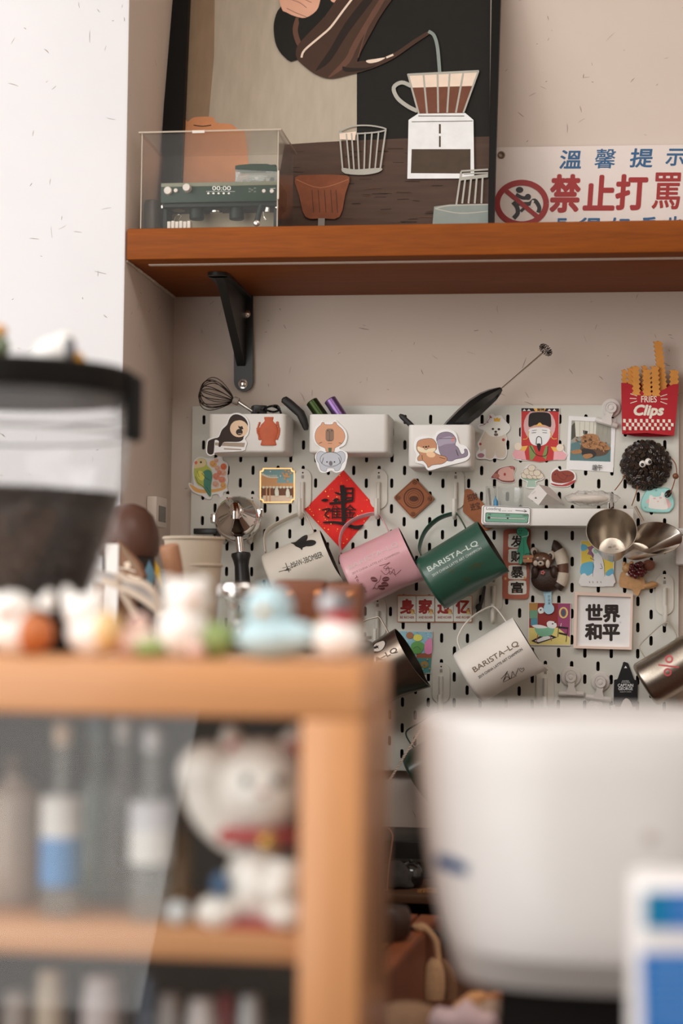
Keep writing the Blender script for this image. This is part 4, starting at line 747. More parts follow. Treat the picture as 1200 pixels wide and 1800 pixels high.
magnet('painted_card', 'colourful painted card half hidden behind the steel jug with the emblem', 'card', out, YB, .0022, L, base=pc(196, 184, 170, .52), side=edge_m)
# ================================================================== solid things on the board
black = mat((30, 30, 31), rough=.35, noise=.04); blackm = mat((38, 37, 37), rough=.6, noise=.05); wire = mat((70, 62, 56), rough=.3, metal=1, noise=.02)
# --- wire whisk leaning out of the left bin
Yw = -.048; T = thing('wire_whisk', 'wire balloon whisk with a grey collar sticking out of the left bin', 'whisk', W(440, 726, Yw))
c0 = W(412, 704, Yw); c1 = W(352, 687, Yw); ax = (c1 - c0); L_ = ax.length; ax.normalize(); u = ax.cross(V((0, 1, 0))).normalized(); v = ax.cross(u)
for k in range(8):
    a = math.pi * k / 8; d = u * math.cos(a) + v * math.sin(a); b = MB(); RR = .026 * (1 - .12 * (k % 2))
    pts = [c0 + ax * (L_ * (1 - abs(2 * t - 1) ** 1.7)) + d * (RR * math.copysign(math.sin(math.pi * min(1, abs(2 * t - 1) * 1.0)) ** .8 if 0 < abs(2 * t - 1) < 1 else 0, 2 * t - 1)) for t in [i / 26 for i in range(27)]]
    b.tube(pts, .0007, wire, n=6); b.build('wire_loop', T)
b = MB(); b.lathe([(.0058, 0), (.0062, .001), (.0062, .008), (.0055, .009)], W(410, 703, Yw), (W(420, 707, Yw) - W(410, 703, Yw)), mat((150, 140, 130), rough=.5), n=18); b.build('collar', T, label='grey plastic collar')
b = MB(); b.tube([W(418, 706, Yw), W(445, 724, Yw), W(462, 740, Yw + .006)], .0026, steel, n=10); b.build('shaft', T)
# --- black cable and charger block in the left bin
T = thing('black_cable', 'looped black cable lying in the left bin', 'cable', W(475, 727, -.05))
b = MB(); b.tube([W(x, y, -.05 + .01 * math.sin(i * 1.7)) for i, (x, y) in enumerate(sp([(450, 735), (458, 720), (472, 715), (486, 713), (491, 720), (480, 724), (466, 719), (478, 714), (492, 722), (494, 740)], 5, False))], .0017, blackm, n=8); b.build('cord', T)
p = W(456, 722, -.045); b = MB(); b.box(p + V((-.012, -.01, -.012)), p + V((.010, .01, .008)), black, bev=.002, rot=.4); b.build('plug_block', T)
# --- black handle wedged between the bins
T = thing('black_spatula', 'black spatula handle wedged slantwise between the left and middle bins', 'spatula', W(537, 757, -.03))
b = MB(); b.tube([W(x, y, -.035) for x, y in ((497, 700), (499, 702), (508, 709), (518, 718), (528, 727), (533, 738), (537, 750), (538, 756))], [.003, .0066, .0074, .0074, .0074, .007, .0055, .0035], blackm, n=14, flat=(1, .8)); b.build('handle', T)
# --- metal tubes in the middle bin
def tubeitem(nm, label, p0, p1, r, m_, Y=-.045):
    T = thing(nm, label, 'tube', W(*p1, Y), 'metal tubes in the middle bin'); A = W(*p0, Y); B = W(*p1, Y); d = (B - A)
    b = MB(); b.lathe([(r - .0012, 0), (r, .0012), (r, d.length)], A, d, m_, n=28); b.build('barrel', T)
    b = MB(); b.lathe([(r - .003, -.0004), (r - .003, .0006)], A, d, m_, n=24); b.build('end_cap', T)
tubeitem('green_tube', 'anodised green metal tube in the middle bin', (547, 705), (580, 752), .0098, mat((52, 66, 34), rough=.32, metal=.8, noise=.03))
tubeitem('purple_tube', 'anodised purple metal tube in the middle bin', (579, 702), (612, 752), .0098, mat((128, 100, 150), rough=.32, metal=.8, noise=.03))
# --- smallest bin: black rod and milk frother
T = thing('black_rod', 'short black rod leaning in the smallest bin', 'rod', W(735, 766, -.05))
b = MB(); b.tube([W(x, y, -.05) for x, y in ((702, 729), (706, 732), (722, 747), (738, 764))], [.002, .004, .0042, .004], blackm, n=12); b.build('stick', T)
T = thing('milk_frother', 'black handheld milk frother with a steel rod and coil head in the smallest bin', 'frother', W(790, 765, -.05))
Yf = -.05; b = MB(); b.tube([W(x, y, Yf) for x, y in ((881, 683), (876, 687), (866, 694), (852, 703), (835, 716), (815, 733), (795, 752), (785, 764))], [.003, .0062, .0105, .0135, .0155, .0150, .0140, .0135], mat((22, 26, 26), rough=.16, noise=.02, coat=.5), n=9); b.build('handle', T, ang=18)
b = MB(); b.tube([W(880, 684, Yf), W(955, 619, Yf)], .0012, chrome, n=8); b.build('rod', T)
hc = W(959, 615, Yf); d = (W(955, 619, Yf) - W(880, 684, Yf)).normalized(); uu = d.cross(V((0, 1, 0))).normalized(); vv2 = (V((0, 1, 0)) * .75 + d * .5).normalized()
b = MB(); pts = []
for i in range(0, 361, 4): t = math.radians(i); cdir = uu * math.cos(t) + vv2 * math.sin(t); w_ = math.radians(i * 16); pts.append(hc + cdir * (.0085 + .0028 * math.cos(w_)) + d * (.0028 * math.sin(w_)))
b.tube(pts, .0006, wire, n=5); b.tube([hc + uu * .0085, hc, hc - uu * .0085], .0006, wire, n=5); b.build('coil_head', T)
# --- fries packet with crinkle clips
q = Q(820, 590, 3.158); Yp = -.006; fred = pc(158, 28, 36, .56, rough=.42); fw_ = pc(214, 196, 176, .58)
T = thing('fries_packet', 'red cardboard fries packet with white lettering at the top of the board', 'packet', W(1138, 767, Yp))
front = q((857, 262), (880, 262), (905, 268), (925, 285), (950, 300), (985, 310), (1020, 313), (1060, 308), (1095, 298), (1120, 282), (1145, 270), (1176, 268), (1165, 420), (1150, 556), (1000, 540), (862, 545))
b = MB(); S = plane(Yp - .012); S.normal = V((0, 1, 0)); b.slab(front, S, .001, fred); b.build('front_panel', T, smooth=False)
b = MB(); side = q((857, 262), (1176, 268), (1150, 556), (1004, 560), (862, 545)); b.slab(side, plane(Yp - .001), .001, fred)
for i0, i1 in (((857, 262), (862, 545)), ((1150, 556), (1176, 268))):
    a0, a1 = q(i0, i1); b.add([W(*a0, Yp), W(*a1, Yp), W(*a1, Yp - .013), W(*a0, Yp - .013)], [(0, 1, 2, 3)], fred)
arch = q((862, 545), (900, 525), (960, 512), (1020, 512), (1090, 525), (1150, 556)); bot = q((862, 545), (930, 558), (1004, 561), (1080, 560), (1120, 558), (1150, 556))
w0 = [W(x, y, Yp - .0135) for x, y in arch]; w1 = [W(x, y, Yp - .004) for x, y in bot]; b.add(w0 + w1, [(i, i + 1, 7 + i, 6 + i) for i in range(5)], pc(122, 18, 28, .56)); b.build('sleeve', T, smooth=False)
S = plane(Yp - .013); L = [('t', 'FRIES', (820 + 968 / 3.158, 590 + 335 / 3.158, 820 + 1054 / 3.158, 590 + 370 / 3.158), fw_, .02), ('t', 'Clips', (820 + 930 / 3.158, 590 + 386 / 3.158, 820 + 1092 / 3.158, 590 + 458 / 3.158), fw_, .05, .25)]
for a, b2 in (((908, 322), (945, 335)), ((905, 348), (942, 350)), ((908, 375), (945, 363)), ((1112, 326), (1075, 338)), ((1115, 352), (1077, 352)), ((1112, 380), (1075, 366))): L.append(l(q(a, b2), 1.3, fw_))
for r in range(3):
    for k in range(18):
        if (k + r) % 2 == 0:
            x0 = 868 + k * 15.6; y0 = 462 + r * 21; L.append(f(q((x0, y0 + (k > 8) * 2), (x0 + 14.5, y0 + 1 + (k > 8) * 2), (x0 + 14.5, y0 + 21), (x0, y0 + 20)), fw_))
marks(T, 'lettering', S, L, .0002)
fry_m = pc(190, 126, 58, .52, rough=.6, noise=.08); fry_d = pc(150, 92, 40, .52, rough=.6, noise=.08)
def fry(x0, x1, y0, y1, Y, lean=0, lab=''):
    T = thing('fry_clip', lab, 'clip', W((x0 + x1) / 2 / 3.158 + 820, y1 / 3.158 + 590, Y), 'crinkle fry clips in the red packet')
    n = max(5, int((y1 - y0) / 12)); R1, L1 = [], []
    for i in range(n + 1):
        y = y0 + (y1 - y0) * i / n; w_ = 5 * (1 if i % 2 else -1); s_ = lean * (y1 - y) / (y1 - y0)
        R1.append((x1 + w_ + s_, y)); L1.append((x0 + w_ + s_, y))
    pts = q(*(L1 + R1[::-1])); b = MB(); b.slab(pts, plane(Y), .005, fry_m, fry_d); b.build('body', T, smooth=False)
    b = MB(); xm_ = (x0 + x1) / 2; b.box(W(820 + (xm_ + lean - 6) / 3.158, 590 + (y0 + 8) / 3.158, Y) + V((0, .0004, -.004)), W(820 + (xm_ + lean + 6) / 3.158, 590 + (y0 + 8) / 3.158, Y) + V((0, .003, .003)), fry_d); b.build('spring', T)
fry(862, 888, 190, 330, -.009, 0, 'short crinkle fry clip, first from the left in the red packet')
fry(893, 925, 180, 330, -.010, 0, 'crinkle fry clip second from the left in the red packet')
fry(922, 962, 170, 330, -.0150, -6, 'wide crinkle fry clip third from the left in the red packet')
fry(972, 1000, 168, 330, -.0085, 0, 'crinkle fry clip standing behind the middle of the red packet')
fry(980, 1024, 188, 335, -.0155, -4, 'crinkle fry clip in front at the middle of the red packet')
fry(1030, 1072, 170, 335, -.0152, -8, 'crinkle fry clip just left of the tallest one')
fry(1072, 1116, 32, 330, -.0090, -34, 'tallest crinkle fry clip, rising high out of the red packet')
fry(1128, 1174, 192, 330, -.0088, 0, 'short crinkle fry clip at the packet edge, right of the tallest')
# --- coffee-bean ball with googly eyes
cb = W(1135, 817, -.012); kk = mpp(-.012); T = thing('bean_ornament', 'round ornament covered in dark coffee beans with two googly eyes', 'ornament', cb + V((0, .01, -.04)))
bean = mat((58, 42, 32), rough=.3, noise=.16, scale=90, spec=.6); bean2 = mat((44, 32, 26), rough=.28, noise=.16, scale=90); groove = mat((22, 15, 11), rough=.8)
b = MB(); b.lathe([(0, 0), (.034, 0), (.036, .003), (.033, .012), (.02, .016), (0, .017)], cb + V((0, .0115, 0)), (0, -1, 0), groove, n=28); b.build('core', T)
def bean_mesh(m_):
    b = MB(); r = V((.0034, .0052, .0026)); b.ball((0, 0, 0), r, m_, n=12, shape=lambda p: (p.x, p.y, p.z * (1 if p.z < 0 else .8 - .55 * max(0, 1 - abs(p.x) * 3.2))))
    o = b.build('coffee_bean', None); me = o.data
    me.transform(Matrix.Translation(o.location)); bpy.data.objects.remove(o); return me
bms = [bean_mesh(bean), bean_mesh(bean2)]
random.seed(17); cnt = 0
for ring_, n_, hh in ((0, 1, .0185), (.0075, 6, .0185), (.0145, 11, .0175), (.0215, 17, .0155), (.0285, 22, .0125), (.0345, 27, .008), (.0365, 26, .003)):
    for k_ in range(n_):
        a = 2 * math.pi * (k_ + random.random() * .5) / n_; o = bpy.data.objects.new('coffee_bean', random.choice(bms)); COL.objects.link(o); o.parent = T
        p = cb + V((math.cos(a) * ring_, .0115 - hh - random.random() * .0015, math.sin(a) * ring_)); o.location = p - V(T.location)
        nrm = V((math.cos(a) * ring_ * 26, -1, math.sin(a) * ring_ * 26)).normalized(); o.rotation_euler = (nrm.to_track_quat('Z', 'Y') @ Matrix.Rotation(random.random() * 6.28, 3, 'Z').to_quaternion()).to_euler(); cnt += 1
for i, (x, y, px_, py_) in enumerate(((1129, 815.5, 1128.5, 816.5), (1139, 811.5, 1141.5, 812))):
    b = MB(); b.ball(W(x, y, -.0345), (.0052, .003, .0054), mat((232, 228, 222), rough=.2, noise=.01), n=18); e = b.build('googly_eye', T)
    b = MB(); b.ball(W(px_, py_, -.0372), (.0026, .0012, .0026), black, n=14); b.build('pupil', e)
cop = mat((150, 96, 62), rough=.4, metal=.5, noise=.05)
for pts in (((1098, 833), (1092, 846), (1080, 862)), ((1121, 854), (1116, 872), (1110, 889)), ((1180, 806), (1187, 816), (1189, 832), (1186, 842), (1182, 856), (1178, 866))):
    b = MB(); b.tube([W(x, y, -.02) for x, y in sp(pts, 5, False)], .0008, cop, n=6); b.build('cord', T)
b = MB(); b.ball(W(1187, 837, -.02), .0047, mat((122, 74, 44), rough=.4, noise=.2, scale=200), n=14); b.build('bead', T)
o = bpy.data.objects.new('coffee_bean', bms[1]); COL.objects.link(o); o.parent = T; o.location = W(1174, 868, -.018) - V(T.location); o.rotation_euler = (1.5, .6, 0); o.scale = (1.4, 1.3, 1.3)
# --- white bulldog clips on round magnets
clipm = mat((218, 212, 206), rough=.38, noise=.01)
def clip(label, disc, jaw0, jaw1, rd=16, Y=0.):
    T = thing('magnetic_clip', label, 'clip', W((jaw0[0] + jaw1[0]) / 2, (jaw0[1] + jaw1[1]) / 2 + 4, Y), 'white magnetic clips'); k = mpp(0)
    c = W(*disc, Y); b = MB(); b.lathe([(rd * k, 0), (rd * k, .0035), (rd * k - .0012, .0045), (rd * .62 * k, .0045), (rd * .58 * k, .0038), (0, .0038)], c, (0, -1, 0), clipm, n=32); b.build('magnet_disc', T)
    b = MB(); b.lathe([(.0085, 0), (.0085, .004), (.0078, .005), (.0058, .005), (.0052, .0042), (.0035, .0042), (.003, .0052), (0, .0056)], c + V((0, -.0085, -.001)), (0, -1, 0), clipm, n=24); b.build('knob', T)
    j0, j1 = V(jaw0), V(jaw1); t = (j1 - j0).normalized(); nn = V((-t.y, t.x)); mid = (j0 + j1) / 2; dc = V(disc)
    S = plane(Y - .008); w1 = 7; w2 = 9
    pts = [tuple(dc - t * w1), tuple(dc + t * w1), tuple(mid - nn * 12 + t * w1 * .8), tuple(mid - nn * 3 + t * w2), tuple(mid + nn * 2 + t * w2), tuple(mid + nn * 2 - t * w2), tuple(mid - nn * 3 - t * w2), tuple(mid - nn * 12 - t * w1 * .8)]
    b = MB(); b.slab(pts, S, .004, clipm); b.build('lever', T)
    b = MB(); A = W(*jaw0, Y - .0062); B = W(*jaw1, Y - .0062); b.lathe([(.0036, 0), (.0044, .001), (.0044, (B - A).length - .001), (.0036, (B - A).length)], A, B - A, clipm, n=14); b.build('jaw', T)
clip('white magnetic clip gripping the instant photo', (1074, 717), (1046, 737), (1085, 749), 16)
clip('white magnetic clip below the bath card, left of a pair', (1003, 1189), (981, 1219), (1026, 1220), 17)
clip('white magnetic clip beside the black tag, right of a pair', (1055, 1198), (1029, 1224), (1074, 1230), 16)
clip('white magnetic clip just above the white machine, half hidden', (1046, 1243), (1030, 1262), (1062, 1264), 14)
T = thing('white_spoon', 'white rounded plastic spoon end in front of the black tag', 'spoon', W(1100, 1260, -.01)); b = MB(); b.slab(sp([(1088, 1262), (1092, 1238), (1099, 1228), (1107, 1232), (1112, 1245), (1114, 1262)], 4), plane(-.004), .004, clipm); b.build('bowl', T); b = MB(); b.tube([W(1076, 1240, -.006), W(1079, 1250, -.006), W(1080, 1265, -.006)], .004, clipm, n=10); b.build('handle', T)
# --- two steel measuring cups hanging from the ledge
def steel_cup(label, rim, base_dir, rr, rb_, L_, Y):
    R0 = W(*rim, Y); k = mpp(Y); A = V(base_dir).normalized(); B = R0 - A * L_
    T = thing('steel_cup', label, 'cup', B, 'tapered steel measuring cups'); t = .0008
    prof = [(0, 0), (rb_ - .001, 0), (rb_, .001), (rr, L_), (rr - t, L_), (rb_ - t, .002), (0, .002)]
    b = MB(); b.lathe(prof, B, A, mat((196, 188, 178), rough=.24, metal=1, noise=.05, scale=150), n=48, u=(1, 0, 0)); b.build('body', T)
    return T, R0, A, B
T, R0, A, B = steel_cup('tapered steel cup facing out, hooked on the ledge tab', (1074.5, 933), (-.03, -.90, .42), .0372, .020, .062, -.125)
b = MB(); p = W(1074, 884, -.09); b.tube([R0 + V((0, .002, .0335)), p + V((0, -.004, .002)), p + V((0, .004, .003))], .0012, steel, n=8, flat=(3, 1)); b.build('hook', T)
random.seed(2); b = MB()
for k_ in range(5): a = k_ * 1.25; b.box(B + A * .0022 + V((math.cos(a) * .006 - .001, 0, math.sin(a) * .006 - .0003)), B + A * .0022 + V((math.cos(a) * .006 + .004, .0003, math.sin(a) * .006 + .0006)), chrome)
b.build('floor_stamp', T, kind='stuff')
T, R0, A, B = steel_cup('tapered steel cup turned sideways behind the other steel cup', (1152.5, 945.5), (.64, -.64, .42), .0385, .021, .047, -.085)
b = MB(); b.tube([W(x, y, -.07) for x, y in ((1116, 890), (1120, 897), (1126, 908), (1130, 916))], .0013, steel, n=8, flat=(2, 1)); b.build('handle', T)
# --- things lying on the ledge
glassm = mat((222, 228, 226), rough=.04, alpha=.10, noise=0)
def tumbler(label, x0, x1, y0, Y, n=10):
    a, c = W(x0, y0, Y), W(x1, y0, Y); r = (c.x - a.x) / 2; h = a.z - LZ; T = thing('shot_glass', label, 'glass', V(((a.x + c.x) / 2, Y, LZ)), 'small glasses on the ledge')
    b = MB(); b.lathe([(0, 0), (r * .86, 0), (r * .9, .002), (r, h), (r - .002, h), (r * .8, .008), (0, .008)], V(((a.x + c.x) / 2, Y, LZ)), (0, 0, 1), glassm, n=n); b.build('body', T, ang=10); return T
tumbler('small faceted glass at the left end of the ledge', 853, 873, 855, -.03, 8)
tumbler('wider faceted glass beside the blue stick on the ledge', 874, 921, 856, -.045, 12)
T = thing('brown_stick', 'thin brown stick inside the left glass on the ledge', 'stick', W(861, 890, -.03)); b = MB(); b.tube([W(858.5, 858, -.03), W(860, 870, -.03), W(862, 892, -.03)], .0018, mat((120, 92, 70), rough=.6), n=8); b.build('shaft', T)
T = thing('blue_stick', 'small bright blue stirrer between the glasses on the ledge', 'stirrer', W(871, 892, -.055)); b = MB(); b.tube([W(870, 872, -.055), W(870.5, 876, -.055), W(871, 881, -.055), W(871.5, 892, -.055)], [.0008, .0012, .0036, .0036], mat((58, 128, 168), rough=.4), n=10); b.build('body', T)
q = Q(820, 800, 3.158); T = thing('small_box', 'small white carton tipped on edge on the ledge', 'box', W(940, 888, -.05)); wb = mat((226, 222, 218), rough=.6, noise=.01)
fq = q((338, 232), (397, 162), (446, 214), (398, 278)); bq = q((412, 236), (455, 175), (500, 215), (545, 278)); b = MB(); vs_ = [W(*p, -.066) for p in fq] + [W(*p, -.02) for p in bq]
b.add(vs_, [(0, 1, 2, 3), (4, 5, 6, 7), (0, 1, 5, 4), (1, 2, 6, 5), (2, 3, 7, 6), (3, 0, 4, 7)], wb); b.build('carton', T, smooth=False)
marks(T, 'printed_mark', plane(-.066), [('s', q((378, 240), (383, 232), (390, 240), (378, 240)), .8, BL), ('f', q((380, 236), (388, 236), (384, 243)), BL), ('s', q((362, 215), (382, 200)), .6, pc(150, 140, 135, .5))], .0003)
T = thing('plastic_bag', 'crumpled clear plastic bag of pale sachets on the ledge', 'bag', W(1040, 890, -.04)); bagm = mat((242, 238, 234), rough=.2, alpha=.30, noise=.02); b = MB()
c = W(1040, 876, -.04); random.seed(9); b.ball(c, (.042, .02, .0105), bagm, n=26, shape=lambda p: (p.x * (1 + .05 * math.sin(p.z * 9)), p.y, p.z * (1 + .22 * math.sin(p.x * 11 + p.y * 5) + .1 * math.sin(p.x * 23)))); b.build('film', T)
b = MB(); b.ball(c + V((-.005, 0, -.001)), (.03, .012, .007), mat((232, 220, 206), rough=.6, noise=.06), n=18); b.build('sachet', T)
# --- red panda figure
q = Q(860, 900, 3.53); pb1 = mat((60, 40, 32), rough=.5, noise=.12, scale=300, bump=.3); pb2 = mat((102, 66, 48), rough=.5, noise=.1, scale=300); pcr = mat((210, 196, 178), rough=.7, noise=.06, scale=300, bump=.4)
def pt(x, y, Y): return W(860 + x / 3.53, 900 + y / 3.53, Y)
k = mpp(-.008) / 3.53
T = thing('red_panda_figure', 'clay red panda magnet with a banded tail and a pink flower', 'figurine', pt(370, 490, -.004))
b = MB(); b.ball(pt(352, 415, -.008), (92 * k, .010, 78 * k), pb1, n=24, shape=lambda p: (p.x * (1 - .10 * max(0, p.z)), p.y, p.z)); b.build('body', T)
tail = [(415, 470), (440, 440), (452, 400), (456, 350), (448, 295), (430, 245), (405, 212), (388, 205)]
TP = [pt(x, y, -.008) for x, y in sp(tail, 6, False)]; NR = len(TP); seg = [(0, .14, pb1), (.12, .34, pcr), (.32, .52, pb2), (.50, .72, pcr), (.70, 1., pb1)]
b = MB()
for a, c, m_ in seg:
    i0, i1 = int(a * (NR - 1)), int(math.ceil(c * (NR - 1))); rr = [min(34, 22 + 26 * math.sin(math.pi * (.12 + .76 * i / (NR - 1)))) * k * (1.12 if m_ is pcr else 1.0) for i in range(i0, i1 + 1)]
    if a == .70: rr[-1] *= .4; rr[-2] *= .75
    b.tube(TP[i0:i1 + 1], rr, m_, n=16, flat=(1, .55) if False else None)
b.build('tail', T)
b = MB(); b.ball(pt(322, 302, -.012), (66 * k, .011, 52 * k), pb2, n=24); hd = b.build('head', T)
for x, y, r in ((275, 245, 22), (384, 268, 24)):
    b = MB(); b.ball(pt(x, y, -.012), (r * k, .004, r * k * 1.2), pcr, n=14); b.ball(pt(x + (4 if x < 300 else -6), y + 6, -.0145), (r * .55 * k, .003, r * .75 * k), pb1, n=12); b.build('ear', hd)
b = MB()
for x, y, rx, ry in ((286, 318, 15, 18), (362, 322, 14, 26), (300, 285, 9, 7), (338, 290, 9, 7)): b.ball(pt(x, y, -.0215), (rx * k, .003, ry * k), pcr, n=12)
b.ball(pt(318, 320, -.023), (22 * k, .005, 17 * k), pcr, n=14); b.build('face_patches', hd, kind='stuff')
b = MB(); b.ball(pt(316, 318, -.0275), (8 * k, .0022, 6.5 * k), black, n=12); b.build('nose', hd)
for x in (300, 338): b = MB(); b.ball(pt(x, 304, -.0225), (5 * k, .002, 5 * k), black, n=10); b.build('eye', hd)
for x, y in ((282, 372), (400, 372)): b = MB(); b.ball(pt(x, y, -.014), (24 * k, .008, 40 * k), pb1, n=16); b.build('arm', T)
b = MB()
for i in range(5): a = i * 2 * math.pi / 5; b.ball(pt(330 + 9 * math.cos(a), 376 + 9 * math.sin(a), -.021), (6 * k, .0015, 6 * k), mat((206, 122, 120), rough=.6), n=8)
b.build('flower', T, label='small pink flower', kind='stuff')
# --- ginger clay cat with berries
q = Q(820, 800, 3.158); kk2 = mpp(-.01) / 3.158; gng = mat((206, 158, 108), rough=.45, noise=.14, scale=120, bump=.2); ber = mat((92, 26, 30), rough=.2, noise=.2, scale=200, coat=.4); wtc = mat((222, 206, 190), rough=.5)
def pg_(x, y, Y): return W(820 + x / 3.158, 800 + y / 3.158, Y)
T = thing('ginger_cat_figure', 'tan clay cat magnet heaped with dark red berries below the steel cups', 'figurine', pg_(930, 780, -.004))
b = MB(); S = plane(-.001); b.slab(sp(q((858, 650), (900, 650), (960, 660), (985, 690), (995, 715), (1050, 705), (1058, 722), (1030, 740), (985, 742), (965, 750), (950, 780), (930, 770), (915, 745), (880, 738), (852, 730), (845, 700)), 3), S, .008, gng); b.build('body', T)
b = MB(); b.ball(pg_(893, 628, -.012), (30 * kk2, .008, 28 * kk2), gng, n=18); h = b.build('head', T)
for x, y in ((874, 605), (915, 600)): b = MB(); b.ball(pg_(x, y, -.013), (11 * kk2, .005, 13 * kk2), gng, n=12); b.build('ear', h)
b = MB(); b.ball(pg_(905, 660, -.013), (22 * kk2, .004, 14 * kk2), wtc, n=14); b.build('bib', T, label='pale chest patch')
b = MB(); b.tube([pg_(x, y, -.008) for x, y in ((985, 728), (1010, 725), (1030, 716), (1052, 716))], [.004, .005, .005, .003], gng, n=10); b.build('tail', T)
random.seed(6)
for i in range(16): b = MB(); b.ball(pg_(948 + random.uniform(-38, 40), 636 + random.uniform(-34, 40), -.014 - random.random() * .005), .0042 + random.random() * .0012, ber, n=10); b.build('berry', T)
b = MB(); b.ball(pg_(1010, 610, -.008), (34 * kk2, .006, 30 * kk2), mat((150, 96, 76), rough=.5, noise=.15), n=14); b.build('back_leaf', T)
# --- black strap hanging behind the green jug
T = thing('black_strap', 'knotted black strap hanging behind the green jug', 'strap', W(842, 1062, -.004)); b = MB(); b.tube([W(x, y, -.006) for x, y in ((852, 1030), (849, 1045), (846, 1058), (842, 1066), (839, 1078))], [.002, .0032, .0028, .0046, .003], blackm, n=10, flat=(1, .5)); b.build('band', T); b = MB(); b.ball(W(841, 1067, -.007), .0052, blackm, n=10); b.build('knot', T)
# --- portafilter on the two left hooks
Yp = -.055; kp = mpp(Yp); A = V((.10, -.93, .30)).normalized(); C0 = W(416, 906, Yp)
T = thing('portafilter', 'chrome portafilter with a black handle hanging upside down at the board edge', 'portafilter', W(425, 1030, Yp)); cr2 = mat((232, 230, 228), rough=.06, metal=1, noise=.01)
b = MB(); R1 = .0345; b.lathe([(R1 - .002, -.022), (R1 + .001, -.022), (R1 + .0015, -.018), (R1, -.016), (R1, -.006), (R1 - .002, -.001), (R1 - .006, .003), (.012, .016), (.010, .019), (.010, .026), (.009, .027), (0, .027)], C0, A, cr2, n=48); b.build('basket', T)
b = MB(); b.tube([C0 + A * .02, C0 + A * .032, C0 + A * .036 + V((0, 0, -.008)), C0 + A * .036 + V((0, 0, -.018))], [.008, .009, .008, .007], cr2, n=14); b.build('spout', T)
for p in ((457, 903), (377, 912)):
    b = MB(); e = W(*p, Yp + .012); b.box(e + V((-.006, -.004, -.007)), e + V((.005, .006, .008)), cr2, bev=.002); b.build('lug', T)
b = MB(); b.tube([W(417, 934, Yp), W(420, 945, Yp), W(423, 975, Yp - .004)], [.007, .0062, .006], cr2, n=16); b.build('neck', T)
b = MB(); h0, h1 = W(423, 970, Yp - .004), W(428, 1050, Yp - .008); hl = (h1 - h0).length; b.lathe([(.006, 0), (.0145, .002), (.0152, .006), (.0125, .014), (.011, .022), (.0118, .045), (.0135, hl - .004), (.011, hl), (0, hl)], h0, h1 - h0, black, n=24); b.build('grip', T)
T = thing('black_scraper', 'flat black bar hanging behind the portafilter', 'scraper', W(360, 950, -.02)); b = MB(); a, c = W(341, 929, -.012), W(386, 938, -.012); b.box((a.x, -.018, c.z - .001), (c.x, -.008, a.z), black, bev=.0015); b.box((c.x - .004, -.022, c.z - .006), (c.x + .03, -.010, a.z - .003), black, bev=.002); b.build('bar', T)
# --- white switch-like device on the right edge of the picture
T = thing('white_dispenser', 'white plastic device on the wall right of the pegboard', 'device', W(1197, 994, -.03)); b = MB(); a, c = W(1187, 940, -.05), W(1230, 993, -.05); b.box((a.x, -.05, c.z), (c.x, WALLY, a.z), mat((238, 236, 234), rough=.35, noise=.01), bev=.004); b.build('body', T); b = MB(); b.box((a.x + .004, -.051, a.z), (c.x, -.02, a.z + .01), mat((205, 200, 196), rough=.4), bev=.002); b.build('lid', T)
# ================================================================== things standing on the wooden shelf
# --- framed painting, leaning back against the wall
pb0 = V((0, -.118, zt)); pn = V((0, -.29, -.083)); pn = V((0, -1, .0)) * math.cos(.26) + V((0, 0, 1)) * math.sin(.26)
PS = tilted(pb0, pn); PS.normal = -pn
T = thing('framed_painting', 'large black-framed painting of coffee being poured, leaning on the shelf', 'painting', V((.25, -.118, zt)))
LL = .5
def can(c, **k): k.setdefault('noise', .05); return mat(c, L=LL * 1.2, rough=.65, spec=.15, **k)
p_bg = can((150, 136, 118), noise=.07, kind='canvas'); p_st = can((124, 102, 80), noise=.08, kind='canvas'); p_or = can((182, 122, 84), noise=.06); p_bk = can((29, 27, 24)); p_tb = can((66, 50, 41), noise=.12, kind='strokes'); p_kt = can((60, 43, 34)); p_k2 = can((84, 58, 46)); p_k3 = can((38, 30, 26)); p_sk = can((184, 136, 112)); p_hl = can((196, 170, 150)); p_wh = can((188, 184, 178)); p_gr = can((142, 136, 124)); p_gg = can((112, 116, 108)); p_cf = can((92, 56, 42), noise=.1); p_c2 = can((64, 52, 42), noise=.1); p_cu = can((108, 62, 42), noise=.12)
top = -160
qo = [(300, top), (884, top), (866.5, 425), (279, 440)]; qi = [(338, top), (866, top), (857, 418), (313, 425)]
b = MB(); b.slab([(330, top), (872, top), (862, 422), (300, 430)], PS, .004, p_bg); b.build('canvas', T, smooth=False)
frm = mat((20, 19, 19), rough=.5, noise=.03, spec=.2)
def side(a, b2, c, d, nm='frame_bar'):
    m_ = MB(); m_.slab([a, b2, c, d], PS, .022, frm, off=-.001); m_.build(nm, T, smooth=False)
side(qo[0], qi[0], qi[3], qo[3]); side(qi[1], qo[1], qo[2], qi[2]); side(qo[3], qi[3], qi[2], qo[2])
a0 = -60
L = [f([(338, a0), (378, a0), (376, 100), (364, 236), (314, 240), (328, 0)], p_st), f(sp([(314, 222), (330, 214), (342, 206), (374, 206), (380, 216), (405, 218), (420, 230), (432, 245), (434, 420), (312, 425)], 3), p_or), l(sp([(340, 220), (356, 222), (371, 220)], 3, False), 1.6, p_bk),
     f([(640, a0), (862, a0), (860, 245), (627, 250), (627, 100)], p_bk), f([(500, 254), (560, 250), (620, 247), (720, 243), (861, 240), (858, 420), (470, 424)], p_tb)]
random.seed(12)
for k in range(60): x, y = random.uniform(500, 830), random.uniform(258, 394); L.append(l([(x, y), (x + random.uniform(8, 30), y + random.uniform(-1, 1))], random.uniform(.5, 1.1), random.choice((p_k3, p_k3, p_k2))))
q = Q(460, 0, 2.727)
